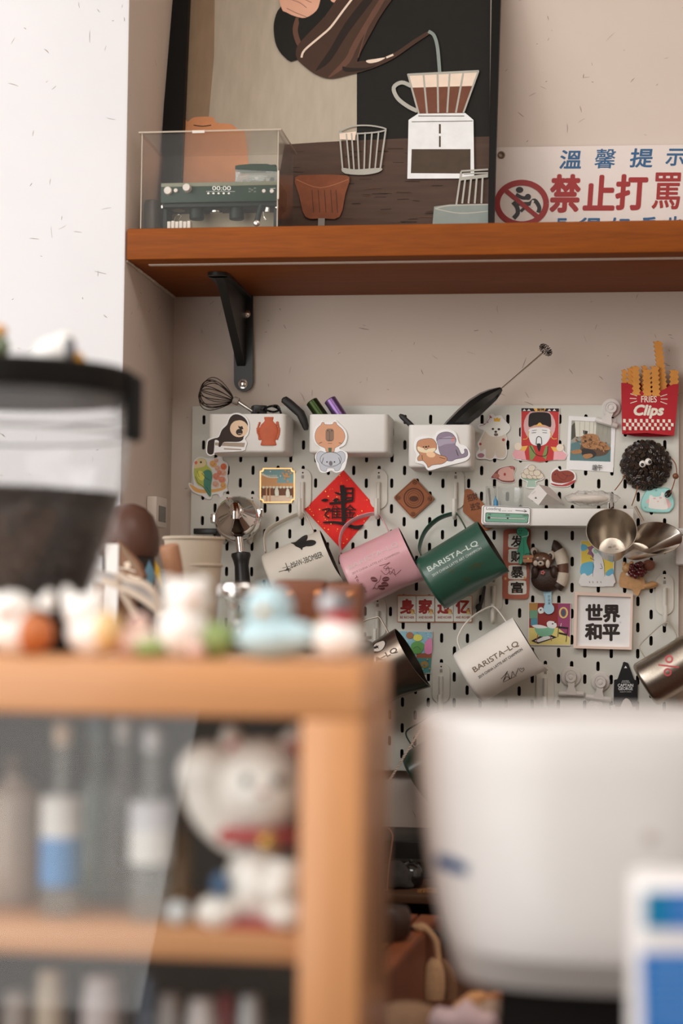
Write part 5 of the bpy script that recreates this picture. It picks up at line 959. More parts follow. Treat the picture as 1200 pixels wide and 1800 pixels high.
L += [f(sp(q((92, 30), (62, 90), (57, 150), (70, 220), (110, 275), (165, 287), (330, 150), (460, 60), (470, -120), (300, -160), (200, -60)), 3), p_bk), f(sp(q((150, 200), (185, 215), (220, 140), (260, 90), (200, 60), (150, 110)), 3), p_kt) if False else l(sp(q((175, 85), (160, 140), (172, 195), (190, 225)), 4, False), 9, p_k2), f(q((175, 90), (330, -10), (300, 60), (190, 190)), p_bk),
      f(sp(q((92, -60), (95, 40), (120, 60), (160, 78), (210, 85), (262, 50), (280, 0), (290, -60)), 3), p_sk), l(sp(q((130, -5), (180, 12), (215, 38)), 4, False), .9, p_k2), l(q((120, 40), (160, 60), (215, 82)), .9, p_k2), l(q((190, -10), (238, 12)), .9, p_k2), f(sp(q((318, -40), (330, 2), (350, 12), (368, 0), (370, -40)), 3), p_sk)]
kb = sp(q((164, 240), (190, 195), (300, 80), (420, -60), (640, -60), (560, 90), (462, 276), (480, 292), (560, 282), (640, 250), (720, 195), (795, 150), (815, 155), (740, 205), (640, 275), (560, 315), (490, 340), (420, 358), (330, 377), (260, 358), (200, 315), (168, 280)), 4)
L += [f(kb, p_kt), f(sp(q((270, 335), (330, 290), (420, 150), (560, -40), (520, -40), (400, 110), (330, 230), (262, 330)), 3), p_k3), f(sp(q((345, 360), (420, 300), (470, 200), (600, -20), (575, -20), (440, 200), (400, 280), (320, 366)), 3), p_k2), f(sp(q((388, 318), (420, 325), (500, 325), (545, 312), (500, 335), (420, 345), (390, 338)), 3), p_k3), l(sp(q((190, 276), (205, 240), (280, 175), (330, 130), (390, 50), (432, -5)), 4, False), 3.6, p_hl), f(sp(q((500, 290), (545, 282), (592, 276), (560, 295), (515, 303)), 3), p_hl), l(q((596, 276), (630, 262)), 3.4, p_hl), l(sp(q((560, 20), (500, 150), (462, 276)), 3, False), 2, p_k2),
      l(sp(q((798, 150), (825, 170), (842, 230), (852, 345)), 5, False), 6, p_gg)]
# dripper
L += [f(q((700, 358), (1038, 340), (962, 545), (750, 545)), p_hl), f(q((722, 420), (1008, 412), (965, 542), (750, 545)), p_cf)]
for a, c in (((700, 355), (752, 545)), ((775, 360), (792, 545)), ((842, 355), (845, 540)), ((900, 352), (888, 540)), ((965, 350), (930, 540)), ((1038, 340), (966, 540))): L.append(l(q(a, c), 3.2, p_gr))
L += [l(q((698, 358), (1040, 341)), 4, p_gr), l(sp(q((715, 412), (670, 395), (632, 420), (650, 470), (700, 510), (745, 532)), 4, False), 7, p_gr), f(q((748, 545), (975, 542), (1014, 575), (1018, 855), (697, 857), (703, 575)), p_wh), f(q((718, 715), (1000, 715), (1000, 832), (714, 830)), p_c2), l(q((718, 584), (1010, 580)), 1.2, p_c2), l(q((750, 556), (970, 556)), 1.4, p_c2), l(q((853, 595), (853, 640)), 3.4, p_c2), l(q((853, 652), (853, 705)), 3, p_c2)]
# ribbed glass, brown bowl, right edge vessels
gc = [(370, 630), (480, 600), (595, 620)]
L += [l(sp(q((370, 630), (430, 605), (520, 602), (595, 618), (560, 632), (470, 640), (400, 640), (370, 630)), 4, False), 2.6, p_gr), f(sp(q((384, 805), (450, 812), (570, 805), (560, 825), (490, 838), (400, 832)), 3), p_gr), l(q((372, 632), (388, 822)), 2.8, p_gr), l(q((594, 620), (566, 818)), 3, p_gr), f(q((372, 640), (452, 630), (446, 672), (374, 668)), p_hl)]
for a, c in (((405, 640), (420, 815)), ((430, 638), (442, 815)), ((458, 636), (466, 815)), ((495, 634), (490, 815)), ((528, 632), (515, 815)), ((560, 628), (542, 815))): L.append(l(q(a, c), 2.6, p_gr))
L += [f(sp(q((160, 850), (250, 838), (360, 838), (420, 850), (400, 930), (372, 1040), (290, 1046), (210, 1040), (180, 940)), 3), p_cu), l(sp(q((165, 860), (280, 900), (415, 860)), 4, False), 1.2, can((140, 88, 62))), f(q((270, 1046), (302, 1046), (300, 1100), (268, 1100)), can((120, 112, 104)))]
for x in (240, 270, 300, 330, 355): L.append(l(q((x, 910), (x + 8, 1020)), 1, p_kt))
L += [l(q((955, 820), (1084, 812)), 3, p_gr), l(q((965, 832), (1084, 828)), 2.4, p_gr), f(q((948, 850), (1084, 832), (1084, 850), (945, 866)), p_gr), l(q((955, 822), (932, 980)), 3.2, p_gr), f(sp(q((825, 990), (900, 980), (1084, 978), (1084, 1110), (815, 1110)), 1), p_gg), l(sp(q((830, 1000), (900, 985), (1084, 980)), 4, False), 2.4, p_gr), l(sp(q((830, 1000), (950, 1022), (1084, 1012)), 4, False), 2, p_gr)]
for a, c in (((975, 855), (960, 975)), ((1003, 852), (990, 975)), ((1030, 850), (1020, 975)), ((1058, 848), (1052, 975))): L.append(l(q(a, c), 3.2, p_gr))
marks(T, 'painted_scene', PS, L, .0044)
# --- notice sign standing on the shelf against the wall
S = plane(.006); S3 = plane(.003); T = thing('notice_sign', 'white notice sign with blue and red characters and a round red prohibition symbol', 'sign', W(1060, 470, .006))
spn = mat((232, 222, 216), rough=.5, noise=.01); sblue = mat((34, 92, 138), rough=.5, noise=.03); sred = mat((158, 30, 30), rough=.5, noise=.03); sbk = mat((36, 32, 32), rough=.5)
zsh = zt + .0005
a, c = W(869, 259, .003), W(1290, 253, .003); b = MB(); pts = [(868, 259), (1290, 251)]
b.add([V((a.x - .002, .003, a.z)), V((c.x, .003, c.z)), V((c.x, .003, zsh)), V((a.x - .002, .003, zsh)), V((a.x - .002, .009, a.z)), V((c.x, .009, c.z)), V((c.x, .009, zsh)), V((a.x - .002, .009, zsh))], [(0, 1, 2, 3), (4, 5, 6, 7), (0, 1, 5, 4), (1, 2, 6, 5), (2, 3, 7, 6), (3, 0, 4, 7)], spn); b.build('panel', T, smooth=False)
b = MB(); b.lathe([(.006, 0), (.006, .001), (.0045, .0014), (.003, .0006), (0, .0006)], W(881, 272.5, .003), (0, -1, 0), mat((130, 112, 98), rough=.4, metal=.4), n=20); b.build('screw_cap', T)
q = Q(840, 220, 3.333)
L = []
for ch, x0, y0, x1, y1 in (('溫', 478, 148, 600, 254), ('馨', 682, 140, 806, 252), ('提', 890, 138, 1020, 246), ('示', 1098, 140, 1212, 236)): L.append(('t', ch, (840 + x0 / 3.333, 220 + y0 / 3.333, 840 + x1 / 3.333, 220 + y1 / 3.333), sblue, .012 if ch == '馨' else .024, .12))
for ch, x0, y0, x1, y1 in (('禁', 424, 294, 594, 506), ('止', 618, 298, 792, 494), ('打', 810, 294, 990, 492), ('罵', 1018, 280, 1186, 490)): L.append(('t', ch, (840 + x0 / 3.333, 220 + y0 / 3.333, 840 + x1 / 3.333, 220 + y1 / 3.333), sred, .014 if ch == '罵' else .036, .08))
for ch, x0, y0, x1 in (('長', 452, 548, 520), ('得', 588, 544, 712), ('好', 768, 544, 886), ('看', 955, 540, 1040), ('也', 1100, 536, 1190)): L.append(('t', ch, (840 + x0 / 3.333, 220 + y0 / 3.333, 840 + x1 / 3.333, 220 + (y0 + 105) / 3.333), sblue, .03, .1))
cx, cy = 840 + 255 / 3.333, 220 + 458 / 3.333
L += [('f', circ(840 + 243 / 3.333, 220 + 379 / 3.333, 6.6, 5.4), sbk), l(sp(q((222, 405), (260, 425), (300, 425)), 4, False), 6, sbk), f(circ(840 + 292 / 3.333, 220 + 420 / 3.333, 5.4, 5.4), sbk), l(sp(q((205, 450), (228, 480), (232, 515), (208, 545)), 4, False), 7.5, sbk), l(sp(q((230, 460), (300, 460), (330, 440), (358, 480), (352, 512)), 4, False), 7, sbk), l(sp(q((250, 505), (300, 455)), 2, False), 5, sbk), l(sp(q((312, 480), (322, 440)), 3, False), 4, spn)]
L += [('s', circ(cx, cy, 43, 36.5, n=48) + [(cx + 43, cy)], 10, sred), l(q((165, 385), (352, 540)), 8, sred)]
marks(T, 'print', S3, L, .0002)
# --- toy espresso machine and its clear case
zc = zt + .0006; Y0, Y1_ = -.285, -.150
a, c = W(249, 235, Y0), W(490, 235, Y0); x0, x1 = a.x, c.x; z1 = a.z; acr = mat((226, 226, 220), rough=.16, alpha=.012, noise=0, f0=.008); ace = mat((206, 190, 170), rough=.2, alpha=.55, noise=0)
T = thing('display_case', 'clear acrylic display case over a toy espresso machine on the shelf', 'case', V(((x0 + x1) / 2, (Y0 + Y1_) / 2, zc))); t = .0022
for nm, lo, hi in (('front_panel', (x0, Y0, zc), (x1, Y0 + t, z1)), ('back_panel', (x0, Y1_ - t, zc), (x1, Y1_, z1)), ('side_panel', (x0, Y0 + t, zc), (x0 + t, Y1_ - t, z1)), ('side_panel', (x1 - t, Y0 + t, zc), (x1, Y1_ - t, z1)), ('top_panel', (x0 - .004, Y0 - .003, z1), (x1 + .004, Y1_ + .003, z1 + t))):
    MB().box(lo, hi, acr).build(nm, T, smooth=False)
b = MB()
for X in (x0, x1 - .0016): b.box((X, Y0 - .0004, zc), (X + .0016, Y0 + .0004, z1), ace)
b.box((x0 - .004, Y0 - .0034, z1), (x1 + .004, Y0 - .003, z1 + t), ace); b.box((x1 + .0036, Y0 - .003, z1), (x1 + .0044, Y1_ + .003, z1 + t), ace); b.build('polished_edge', T, kind='stuff')
for X, z in ((x0 + (x1 - x0) * .42, z1 - .001), ): MB().box((X - .009, Y0 - .0042, z - .001), (X + .009, Y0 - .0034, z + .003), mat((214, 206, 196), rough=.5)).build('edge_clip', T)
MB().box((x1 - .001, Y0 - .0016, W(490, 350, Y0).z), (x1 + .0012, Y0 - .0002, W(490, 300, Y0).z), mat((214, 206, 190), rough=.5)).build('edge_clip', T)
Ym = -.268; grn = mat((20, 50, 32), rough=.45, noise=.04, spec=.3); grd = mat((15, 27, 22), rough=.5, spec=.3); crm = mat((206, 190, 160), rough=.6); silv = mat((200, 194, 186), rough=.2, metal=1, noise=.02); toywh = mat((222, 214, 204), rough=.5)
def M_(x, y, Y=Ym): return W(x, y, Y)
def BX(mb, xa, ya, xb, yb, Y, d, m_, bev=.0006):
    p, r = W(xa, ya, Y), W(xb, yb, Y); mb.box((p.x, Y, r.z), (r.x, Y + d, p.z), m_, bev=bev); return mb
T = thing('toy_espresso_machine', 'miniature dark green two-group espresso machine inside the acrylic case', 'toy', V((M_(385, 350).x, -.22, zc)))
b = BX(MB(), 283, 322, 489, 353, Ym, .075, grn); b.build('top_housing', T)
BX(MB(), 283, 322, 489, 325, Ym - .0006, .001, mat((120, 122, 100), rough=.5)).build('gold_line', T)
b = BX(MB(), 287, 354, 487, 361, Ym + .006, .06, grd); b.build('group_bar', T)
p = M_(290, 362, -.215); r = M_(487, 362, -.215); MB().box((p.x, -.215, zc), (r.x, -.20, p.z + .01), crm).build('back_wall', T)
MB().box((p.x - .002, -.262, zc), (r.x, -.2, zc + .004), grd).build('drip_tray', T)
for X in (290, 484): q_ = M_(X, 362, -.25); MB().box((q_.x - .0025, -.25, zc), (q_.x + .0025, -.21, q_.z), grd).build('leg', T)
lcd = mat((235, 236, 228), rough=.5)
marks(T, 'display', plane(Ym - .0008), [('t', '00:00', (373, 327, 405.5, 334.5), lcd, .01), l([(362, 336.5), (413, 336.5)], .5, lcd)] + [f(circ(366 + k * 9, 339.8, 2.2, 1.8, 0, 8), lcd) for k in range(5)] + [l([(474, 331.5), (484, 331)], .6, lcd)])
for x, y, r, h in ((296, 336, 7.2, .006), (330, 332, 7.2, .011), (309.5, 335.5, 3.8, .004), (464, 336.2, 3.4, .003), (478, 336.4, 3.8, .003)):
    b = MB(); kq = mpp(Ym); b.lathe([(r * kq, 0), (r * kq, h * .8), (r * kq * .85, h), (0, h)], M_(x, y), (0, -1, 0), toywh, n=24); b.build('dial', T)
b = MB()
for dx, dy in ((0, 0), (5, -3), (5, 3), (-4, 3), (-4, -2)): b.ball(M_(443 + dx, 334 + dy), (.0022, .001, .0016), mat((92, 104, 92), rough=.5), n=8)
b.build('emblem', T, kind='stuff')
def vcyl(nm, x, y0, y1, r, Y, m_, par=T, n=22):
    kq = mpp(Y); p0_, p1_ = W(x, y0, Y), W(x, y1, Y); b = MB(); b.lathe([(r * kq * .93, 0), (r * kq, .0006), (r * kq, p0_.z - p1_.z - .0006), (r * kq * .93, p0_.z - p1_.z)], V((p0_.x, Y, p1_.z)), (0, 0, 1), m_, n=n); return b.build(nm, par)
for x in (346, 416): vcyl('group_head', x, 355, 366, 9.5, -.245, silv); vcyl('portafilter_basket', x, 366, 386, 13, -.245, grd)
vcyl('group_head', 314, 355, 371, 12, -.24, mat((150, 132, 114), rough=.35, metal=.8))
vcyl('spout_ring', 380, 371, 375, 11, -.245, silv)
b = MB(); b.tube([M_(x, y, -.262) for x, y in ((459, 360), (455, 375), (451, 391))], .0042, grd, n=14); b.build('portafilter_grip', T); b = MB(); b.ball(M_(451, 392, -.2665), (.0052, .0022, .0052), silv, n=16); b.build('grip_end', T)
for x0_, y0_, x1_, y1_ in ((454, 354, 466, 360), (464, 358, 474, 372), (283, 360, 287, 366), (484, 360, 489, 366)): BX(MB(), x0_, y0_, x1_, y1_, -.256, .006, silv).build('fitting', T)
b = MB(); b.tube([M_(x, y, -.26) for x, y in sp([(462, 372), (464, 382), (468, 387), (463, 386)], 4, False)], .0008, silv, n=6); b.build('steam_wand', T)
b = MB(); b.tube([M_(x, y, -.255) for x, y in sp([(306, 390), (308, 382), (314, 377), (318, 380), (314, 386)], 4, False)], .0009, silv, n=6); b.build('steam_wand', T)
for k in range(6):
    p = M_(297 + k * 7, 389 - (k % 2), -.268); MB().box((p.x - .0027, -.268, zc), (p.x + .0021, -.255, p.z), toywh, bev=.0006).build('white_cup_block', T)
# little clear hopper box on the toy
pa, pb_ = W(413, 294, -.235), W(488, 321, -.235); b = MB(); b.box((pa.x, -.235, pb_.z - .002), (pb_.x, -.195, pa.z), mat((196, 204, 196), rough=.1, alpha=.32, noise=0), bev=.002); b.build('cup_rack', T)
b = MB(); b.slab([(413, 294), (418, 290), (440, 288), (470, 288), (484, 293), (489, 299), (489, 301), (413, 297)], plane(-.2352), .001, grn); MB().box((pa.x, -.235, pa.z), (pb_.x - .003, -.195, pa.z + .003), grn, bev=.001).build('rack_lid', T); b.build('rack_rim', T, smooth=False)
random.seed(14); b = MB()
for k in range(14): pp = V((random.uniform(pa.x + .005, pb_.x - .005), -.225 + random.random() * .02, random.uniform(pb_.z + .002, pb_.z + .012))); b.box(pp - V((.002, .002, .002)), pp + V((.003, .002, .002)), random.choice((grd, mat((120, 72, 60)), toywh, mat((128, 124, 116)))))
b.build('rack_contents', T, kind='stuff')
b = MB(); pp = W(268, 398, -.22); b.lathe([(.012, 0), (.012, .05), (.010, .056), (.004, .058), (0, .058)], V((pp.x, -.225, zc)), (0, 0, 1), mat((92, 82, 72), rough=.4, noise=.05), n=20)
t2 = b.build('case_reflection'); tag(t2, 'grey-brown cylinder added for a dark reflection at the left end inside the acrylic case', 'canister')  # solid cylinder added in place of a dark reflection in the case
# ================================================================== back counter and the espresso machine top
ctw = mat((92, 54, 34), rough=.5, noise=.12, kind='wood')
cnt = thing('back_counter', 'dark wooden counter along the alcove wall below the pegboard', 'counter', V((.6, -.3, 0)))
CZ = .84
b = MB(); b.box((XR + .002, -1.15, CZ - .04), (1.7, WALLY - .001, CZ), ctw, bev=.003); b.build('worktop', cnt)
b = MB(); b.box((XR + .004, -1.12, .08), (1.69, WALLY - .002, CZ - .0405), mat((70, 56, 46), rough=.6, noise=.06)); b.box((XR + .01, -1.08, 0), (1.68, WALLY - .004, .0795), blackm); b.build('carcass', cnt)
# black appliance against the wall
blkp = mat((24, 23, 22), rough=.4, noise=.04)
p = W(683, 1476, -.02); EX0 = XR + .01
T = thing('black_backbox', 'low black box standing against the wall under the pegboard', 'box', V((.36, -.1, CZ)))
z1 = W(720, 1478, -.17).z; b = MB(); b.box((.27, -.17, CZ), (.70, -.004, z1), blkp, bev=.004); b.build('body', T); b = MB(); b.box((.28, -.172, z1 - .03), (.69, -.169, z1 - .026), mat((54, 48, 42), rough=.5)); b.build('seam', T)
# board in front with a knob and a grey cloth
zsh2 = W(720, 1573, -.33).z
T = thing('brown_tray', 'brown wooden tray in front of the black box on the counter', 'tray', V((.40, -.25, CZ))); b = MB(); b.box((.26, -.33, zsh2 - .012), (.72, -.18, zsh2), mat((92, 62, 42), rough=.5, noise=.1, kind='wood'), bev=.002); b.build('board', T)
for X in (.28, .70): b = MB(); b.box((X - .01, -.32, CZ), (X + .01, -.19, zsh2 - .012), blkp); b.build('foot', T)
T = thing('glossy_knob', 'round glossy black jar standing on the brown tray', 'jar', W(722, 1560, -.26)); b = MB(); pk_ = W(722, 1547, -.26); b.lathe([(0, 0), (.011, 0), (.016, .004), (.0185, .014), (.017, .025), (.010, .033), (.004, .035), (0, .035)], V((pk_.x, -.26, zsh2)), (0, 0, 1), mat((20, 20, 20), rough=.12, coat=.5), n=26); b.build('body', T); b = MB(); b.ball(V((pk_.x, -.26, zsh2 + .036)), .0035, blkp, n=12); b.build('lid_knob', T)  # the round black knob, given a jar-like outline
T = thing('grey_cloth', 'crumpled dark grey cloth on the brown tray', 'cloth', W(695, 1565, -.26)); b = MB(); pk_ = W(692, 1562, -.26); random.seed(3); b.ball(V((pk_.x, -.262, zsh2 + .012)), (.034, .03, .022), mat((62, 58, 56), rough=.95, noise=.15, scale=120, bump=.4), n=26, shape=lambda p: (p.x * (1 + .1 * math.sin(p.z * 7 + p.y * 3)), p.y, max(p.z, -.5) * (1 + .14 * math.sin(p.x * 6 + p.y * 4)))); b.build('fold', T)
T = thing('wood_shaving_bits', 'few pale wood chips lying on the brown tray', 'chips', W(747, 1566, -.30)); b = MB(); random.seed(5)
for k in range(7): pk_ = W(735 + random.random() * 22, 1560, -.31); b.box(V((pk_.x, -.31, zsh2 + .0002)), V((pk_.x + .004 + random.random() * .006, -.30, zsh2 + .003 + random.random() * .004)), mat((168, 120, 76), rough=.7), rot=random.random() * 3)
b.build('chip', T, kind='stuff')
# wooden knock box, turned corner towards the camera
T = thing('wooden_crate', 'reddish-brown wooden box turned at an angle on the back counter', 'crate', V((.3, -.62, CZ)))
zt2 = W(740, 1620, -.55).z; wcr = mat((150, 84, 50), rough=.5, noise=.13, kind='wood', bump=.05); wcr2 = mat((116, 64, 40), rough=.5, noise=.12, kind='wood')
pa = W(776, 1612, -.50); pb_ = W(690, 1728, -.86); pa.z = pb_.z = zt2
d = (V((pb_.x, pb_.y, 0)) - V((pa.x, pa.y, 0))); d.normalize(); nrm = V((-d.y, d.x, 0)); nrm = nrm if nrm.x < 0 else -nrm
P0 = V((pa.x, pa.y, 0)); Lc = .42; Wd = .08
def crate_box(u0, u1, v0, v1, z0, z1, m_, nm):
    b = MB(); pts = [P0 + d * u + nrm * v for u, v in ((u0, v0), (u1, v0), (u1, v1), (u0, v1))]
    b.add([V((p.x, p.y, z0)) for p in pts] + [V((p.x, p.y, z1)) for p in pts], [(0, 1, 2, 3), (4, 5, 6, 7)] + [(i, (i + 1) % 4, 4 + (i + 1) % 4, 4 + i) for i in range(4)], m_); return b.build(nm, T, smooth=False)
for k in range(3): crate_box(0, Lc, .004 + k * (Wd / 3), (k + 1) * Wd / 3 - .0, zt2 - .012, zt2, wcr, 'plank')
crate_box(0, Lc, 0, .0035, CZ + .001, zt2 - .001, wcr2, 'side_board'); crate_box(0, .012, .0036, Wd, CZ + .001, zt2 - .013, wcr2, 'end_board'); crate_box(Lc - .012, Lc, .0036, Wd, CZ + .001, zt2 - .013, wcr2, 'end_board'); crate_box(.013, Lc - .013, Wd - .012, Wd, CZ + .001, zt2 - .013, wcr2, 'side_board')
# rope tassel with a cloth bundle hanging over the crate edge
T = thing('rope_tassel', 'beige cotton rope with a knotted cloth end hanging over the wooden crate', 'rope', W(768, 1758, -.66)); rp = mat((196, 156, 118), rough=.95, noise=.12, scale=300, bump=.5); Yt = -.62
b = MB(); b.tube([W(x, y, Yt) for x, y in sp([(728, 1630), (740, 1628), (752, 1636), (764, 1652), (768, 1670), (770, 1690)], 5, False)], .0042, rp, n=10); b.build('cord', T)
b = MB(); b.ball(W(740, 1631, Yt), (.009, .006, .006), rp, n=14); b.build('knot', T)
b = MB(); b.tube([W(x, y, Yt) for x, y in sp([(770, 1686), (768, 1700), (764, 1725), (762, 1750), (764, 1775)], 4, False)], [.006 + .011 * math.sin(math.pi * (.08 + .75 * i / 16)) for i in range(17)], rp, n=14); b.build('cloth_end', T)
b = MB(); b.tube([W(x, y, Yt - .004) for x, y in sp([(774, 1688), (785, 1705), (792, 1730), (792, 1760)], 4, False)], [.004, .005, .006, .007, .0075, .008, .008, .008, .008, .008, .008, .008, .008], mat((128, 92, 66), rough=.95, noise=.12, scale=300), n=12); b.build('cloth_fold', T)
T = thing('black_lace', 'thin black cord lying across the wooden crate', 'cord', W(720, 1640, -.6)); b = MB(); b.tube([W(x, y, Yt + .006) for x, y in sp([(690, 1634), (715, 1632), (740, 1634), (765, 1638), (780, 1652)], 4, False)], .0026, blkp, n=8); b.build('strand', T)
T = thing('dark_pot', 'small brown-black pot beside the rope on the wooden crate', 'pot', W(690, 1650, -.66)); b = MB(); pk_ = W(686, 1640, -.68); b.lathe([(0, 0), (.018, 0), (.024, .008), (.024, .03), (.020, .038), (0, .04)], V((pk_.x, -.68, zt2 + .0005)), (0, 0, 1), mat((56, 34, 26), rough=.4, noise=.1), n=24); b.build('body', T)
# low clutter at the bottom edge
Yb = -1.0; zb0 = CZ
def put(nm, label, cat, x, y, Y=Yb): return thing(nm, label, cat, V((W(x, y, Y).x, Y, CZ)))
T = put('wooden_bowl', 'small oval wooden dish at the bottom edge under the white machine', 'dish', 918, 1765, -.95)
p = W(918, 1763, -.95); b = MB(); b.lathe([(0, 0), (.026, 0), (.036, .008), (.038, .018), (.036, .018), (.03, .010), (0, .006)], V((p.x, -.95, p.z - .012)), (0, 0, 1), mat((196, 132, 84), rough=.5, noise=.08), n=30); b.build('body', T)
b = MB(); b.lathe([(.02, 0), (.018, p.z - .012 - CZ)], V((p.x, -.95, CZ)), (0, 0, 1), blkp, n=18); b.build('stand', T)
T = put('wood_scoop', 'pale wooden scoop end in front of the rope tassel', 'scoop', 832, 1764, -.93); p = W(836, 1764, -.93); b = MB(); b.tube([p + V((-.018, 0, -.010)), p + V((0, 0, .001)), p + V((.010, .004, .005))], [.010, .0125, .008], mat((202, 146, 96), rough=.6, noise=.08), n=14); b.build('bowl', T); b = MB(); b.tube([V((p.x, -.93, CZ)), p + V((-.01, 0, -.012))], .006, mat((150, 104, 70), rough=.6), n=10); b.build('handle', T)
T = put('pink_sachet', 'crumpled pale pink paper sachet at the bottom edge', 'sachet', 815, 1785, -1.05); p = W(815, 1790, -1.05); b = MB(); b.ball(p + V((0, 0, -.004)), (.034, .02, .017), mat((206, 178, 180), rough=.7, noise=.06), n=22, shape=lambda v_: (v_.x, v_.y, v_.z * (1 + .3 * math.sin(v_.x * 7 + 1)))); b.build('paper', T); b = MB(); b.ball(p + V((.014, -.012, -.016)), (.02, .012, .010), mat((132, 78, 70), rough=.7), n=16); b.build('seal', T); b = MB(); b.box((p.x - .03, -1.065, CZ), (p.x + .03, -1.035, p.z - .016), blkp); b.build('holder', T)
T = put('grey_sachet', 'pale grey crumpled wrapper right of the pink sachet', 'sachet', 880, 1790, -1.0); p = W(868, 1785, -1.0); b = MB(); b.ball(p, (.022, .016, .016), mat((168, 140, 120), rough=.7, noise=.1), n=18, shape=lambda v_: (v_.x * (1 + .2 * math.sin(v_.z * 6)), v_.y, v_.z)); b.build('paper', T); b = MB(); b.box((p.x - .014, -1.012, CZ), (p.x + .014, -.988, p.z - .012), blkp); b.build('holder', T)
T = put('linen_bag', 'folded beige linen bag lying beside the crate at the bottom edge', 'bag', 718, 1775, -1.02); p = W(718, 1782, -1.02); b = MB(); b.ball(V((p.x, -1.02, (p.z + CZ) / 2)), (.052, .035, (p.z - CZ) / 2 + .012), mat((140, 108, 82), rough=.95, noise=.12, scale=160, bump=.4), n=24, shape=lambda v_: (v_.x * (1 + .07 * math.sin(v_.z * 8)), v_.y, v_.z)); b.build('cloth', T)
# twisted pale string and thin wire
T = thing('twisted_string', 'thin twisted white string hanging down beside the dark green jug', 'string', W(684, 1374, -.13)); b = MB(); A, B = W(745, 1272, -.13), W(683, 1374, -.13)
sm = mat((222, 206, 190), rough=.8, noise=.05); dd = (B - A).normalized(); uu = dd.orthogonal().normalized(); vv_ = dd.cross(uu)
for ph in (0, math.pi): b.tube([A + (B - A) * (i / 90) + (uu * math.cos(i * .75 + ph) + vv_ * math.sin(i * .75 + ph)) * .0009 for i in range(91)], .0010, sm, n=6)
b.build('strand', T, kind='stuff')
T = thing('thin_wire', 'thin pale wire curling up beside the cabinet side', 'wire', W(680, 1530, -.3)); b = MB(); b.tube([W(x, y, -.3) for x, y in sp([(676, 1456), (684, 1457), (690, 1468), (688, 1490), (683, 1530), (680, 1575)], 5, False)], .0009, mat((176, 132, 106), rough=.5), n=6); b.build('strand', T)
# ------------------------------------------------------------------ thermostat-like panel on the reveal
RS = tilted((XR, 0, 0), (1, 0, 0)); pA, pB = RS(257, 880), RS(276, 880); ztp, zbt = RS(262, 873).z, RS(262, 926).z
T = thing('wall_controller', 'white wall controller with a grey screen on the shaded reveal', 'controller', V((XR, (pA.y + pB.y) / 2, zbt))); wct = mat((224, 214, 204), rough=.45, noise=.01)
y0, y1 = sorted((pA.y, pB.y)); b = MB(); b.box((XR + .0005, y0, zbt), (XR + .016, y1, ztp), wct, bev=.002); b.build('case', T)
b = MB(); b.box((XR + .0158, y0 + (y1 - y0) * .2, zbt + (ztp - zbt) * .18), (XR + .0166, y1 - (y1 - y0) * .15, ztp - (ztp - zbt) * .3), mat((92, 88, 80), rough=.25)); b.build('screen', T)
# ------------------------------------------------------------------ espresso machine: its top carries cups and tools
MT = W(330, 1117, -.45).z
T = thing('espresso_machine', 'steel espresso machine behind the cabinet whose top carries cups and tools', 'machine', V((.12, -.68, CZ)))
mx0, mx1, mx2 = XR + .03, .352, .310; mst = mat((150, 140, 128), rough=.35, metal=1, noise=.05, kind='brushed')
b = MB(); b.box((mx0, -.72, CZ + .12), (mx2, -.30, MT - .004), mst, bev=.012); b.build('housing', T)
b = MB(); b.box((mx0, -1.0, MT - .15), (mx1, -.7205, MT - .004), mst, bev=.012); b.build('group_housing', T)
b = MB(); b.box((mx0 + .004, -.72, MT - .0042), (mx2 - .004, -.305, MT), mst, bev=.001); b.box((mx0 + .004, -.995, MT - .0042), (mx1 - .001, -.7205, MT), mst, bev=.001); b.build('cup_tray', T)
b = MB(); b.box((mx0 + .01, -1.0, CZ + .03), (mx2 - .01, -.60, CZ + .1195), blkp); b.build('drip_base', T)
for X in (mx0 + .03, mx2 - .03):
    for Y in (-.98, -.35): b = MB(); b.lathe([(.018, 0), (.014, .03 if Y < -.5 else .12)], (X, Y, CZ), (0, 0, 1), blkp, n=16); b.build('foot', T)
# paper cups
cupm = mat((206, 190, 170), rough=.75, noise=.02)
def paper_cup(label, x0, x1, y, Y, base):
    a, c = W(x0, y, Y), W(x1, y, Y); r = (c.x - a.x) / 2; z = a.z - .001; T = thing('paper_cup', label, 'cup', V(((a.x + c.x) / 2, Y, base)), 'stacked beige paper cups')
    H = z - base; rb2 = r * .72
    b = MB(); b.lathe([(0, .002), (rb2, .002), (rb2, 0), (rb2 + .001, 0), (r * .965, H - .002), (r * .955, H - .002), (rb2 - .001, .003), (0, .003)], V(((a.x + c.x) / 2, Y, base)), (0, 0, 1), cupm, n=48); b.build('wall', T)
    b = MB(); kq = 40; b.tube([V(((a.x + c.x) / 2 + r * .978 * math.cos(t), Y + r * .978 * math.sin(t), z)) for t in [2 * math.pi * i / kq for i in range(kq)]], .0021, cupm, n=8, closed=True); b.build('rolled_rim', T)
paper_cup('lower beige paper cup in the pair on the espresso machine', 300, 390, 992, -.45, MT)
paper_cup('upper beige paper cup nested in the other on the espresso machine', 288, 393, 945, -.45, MT + .036)
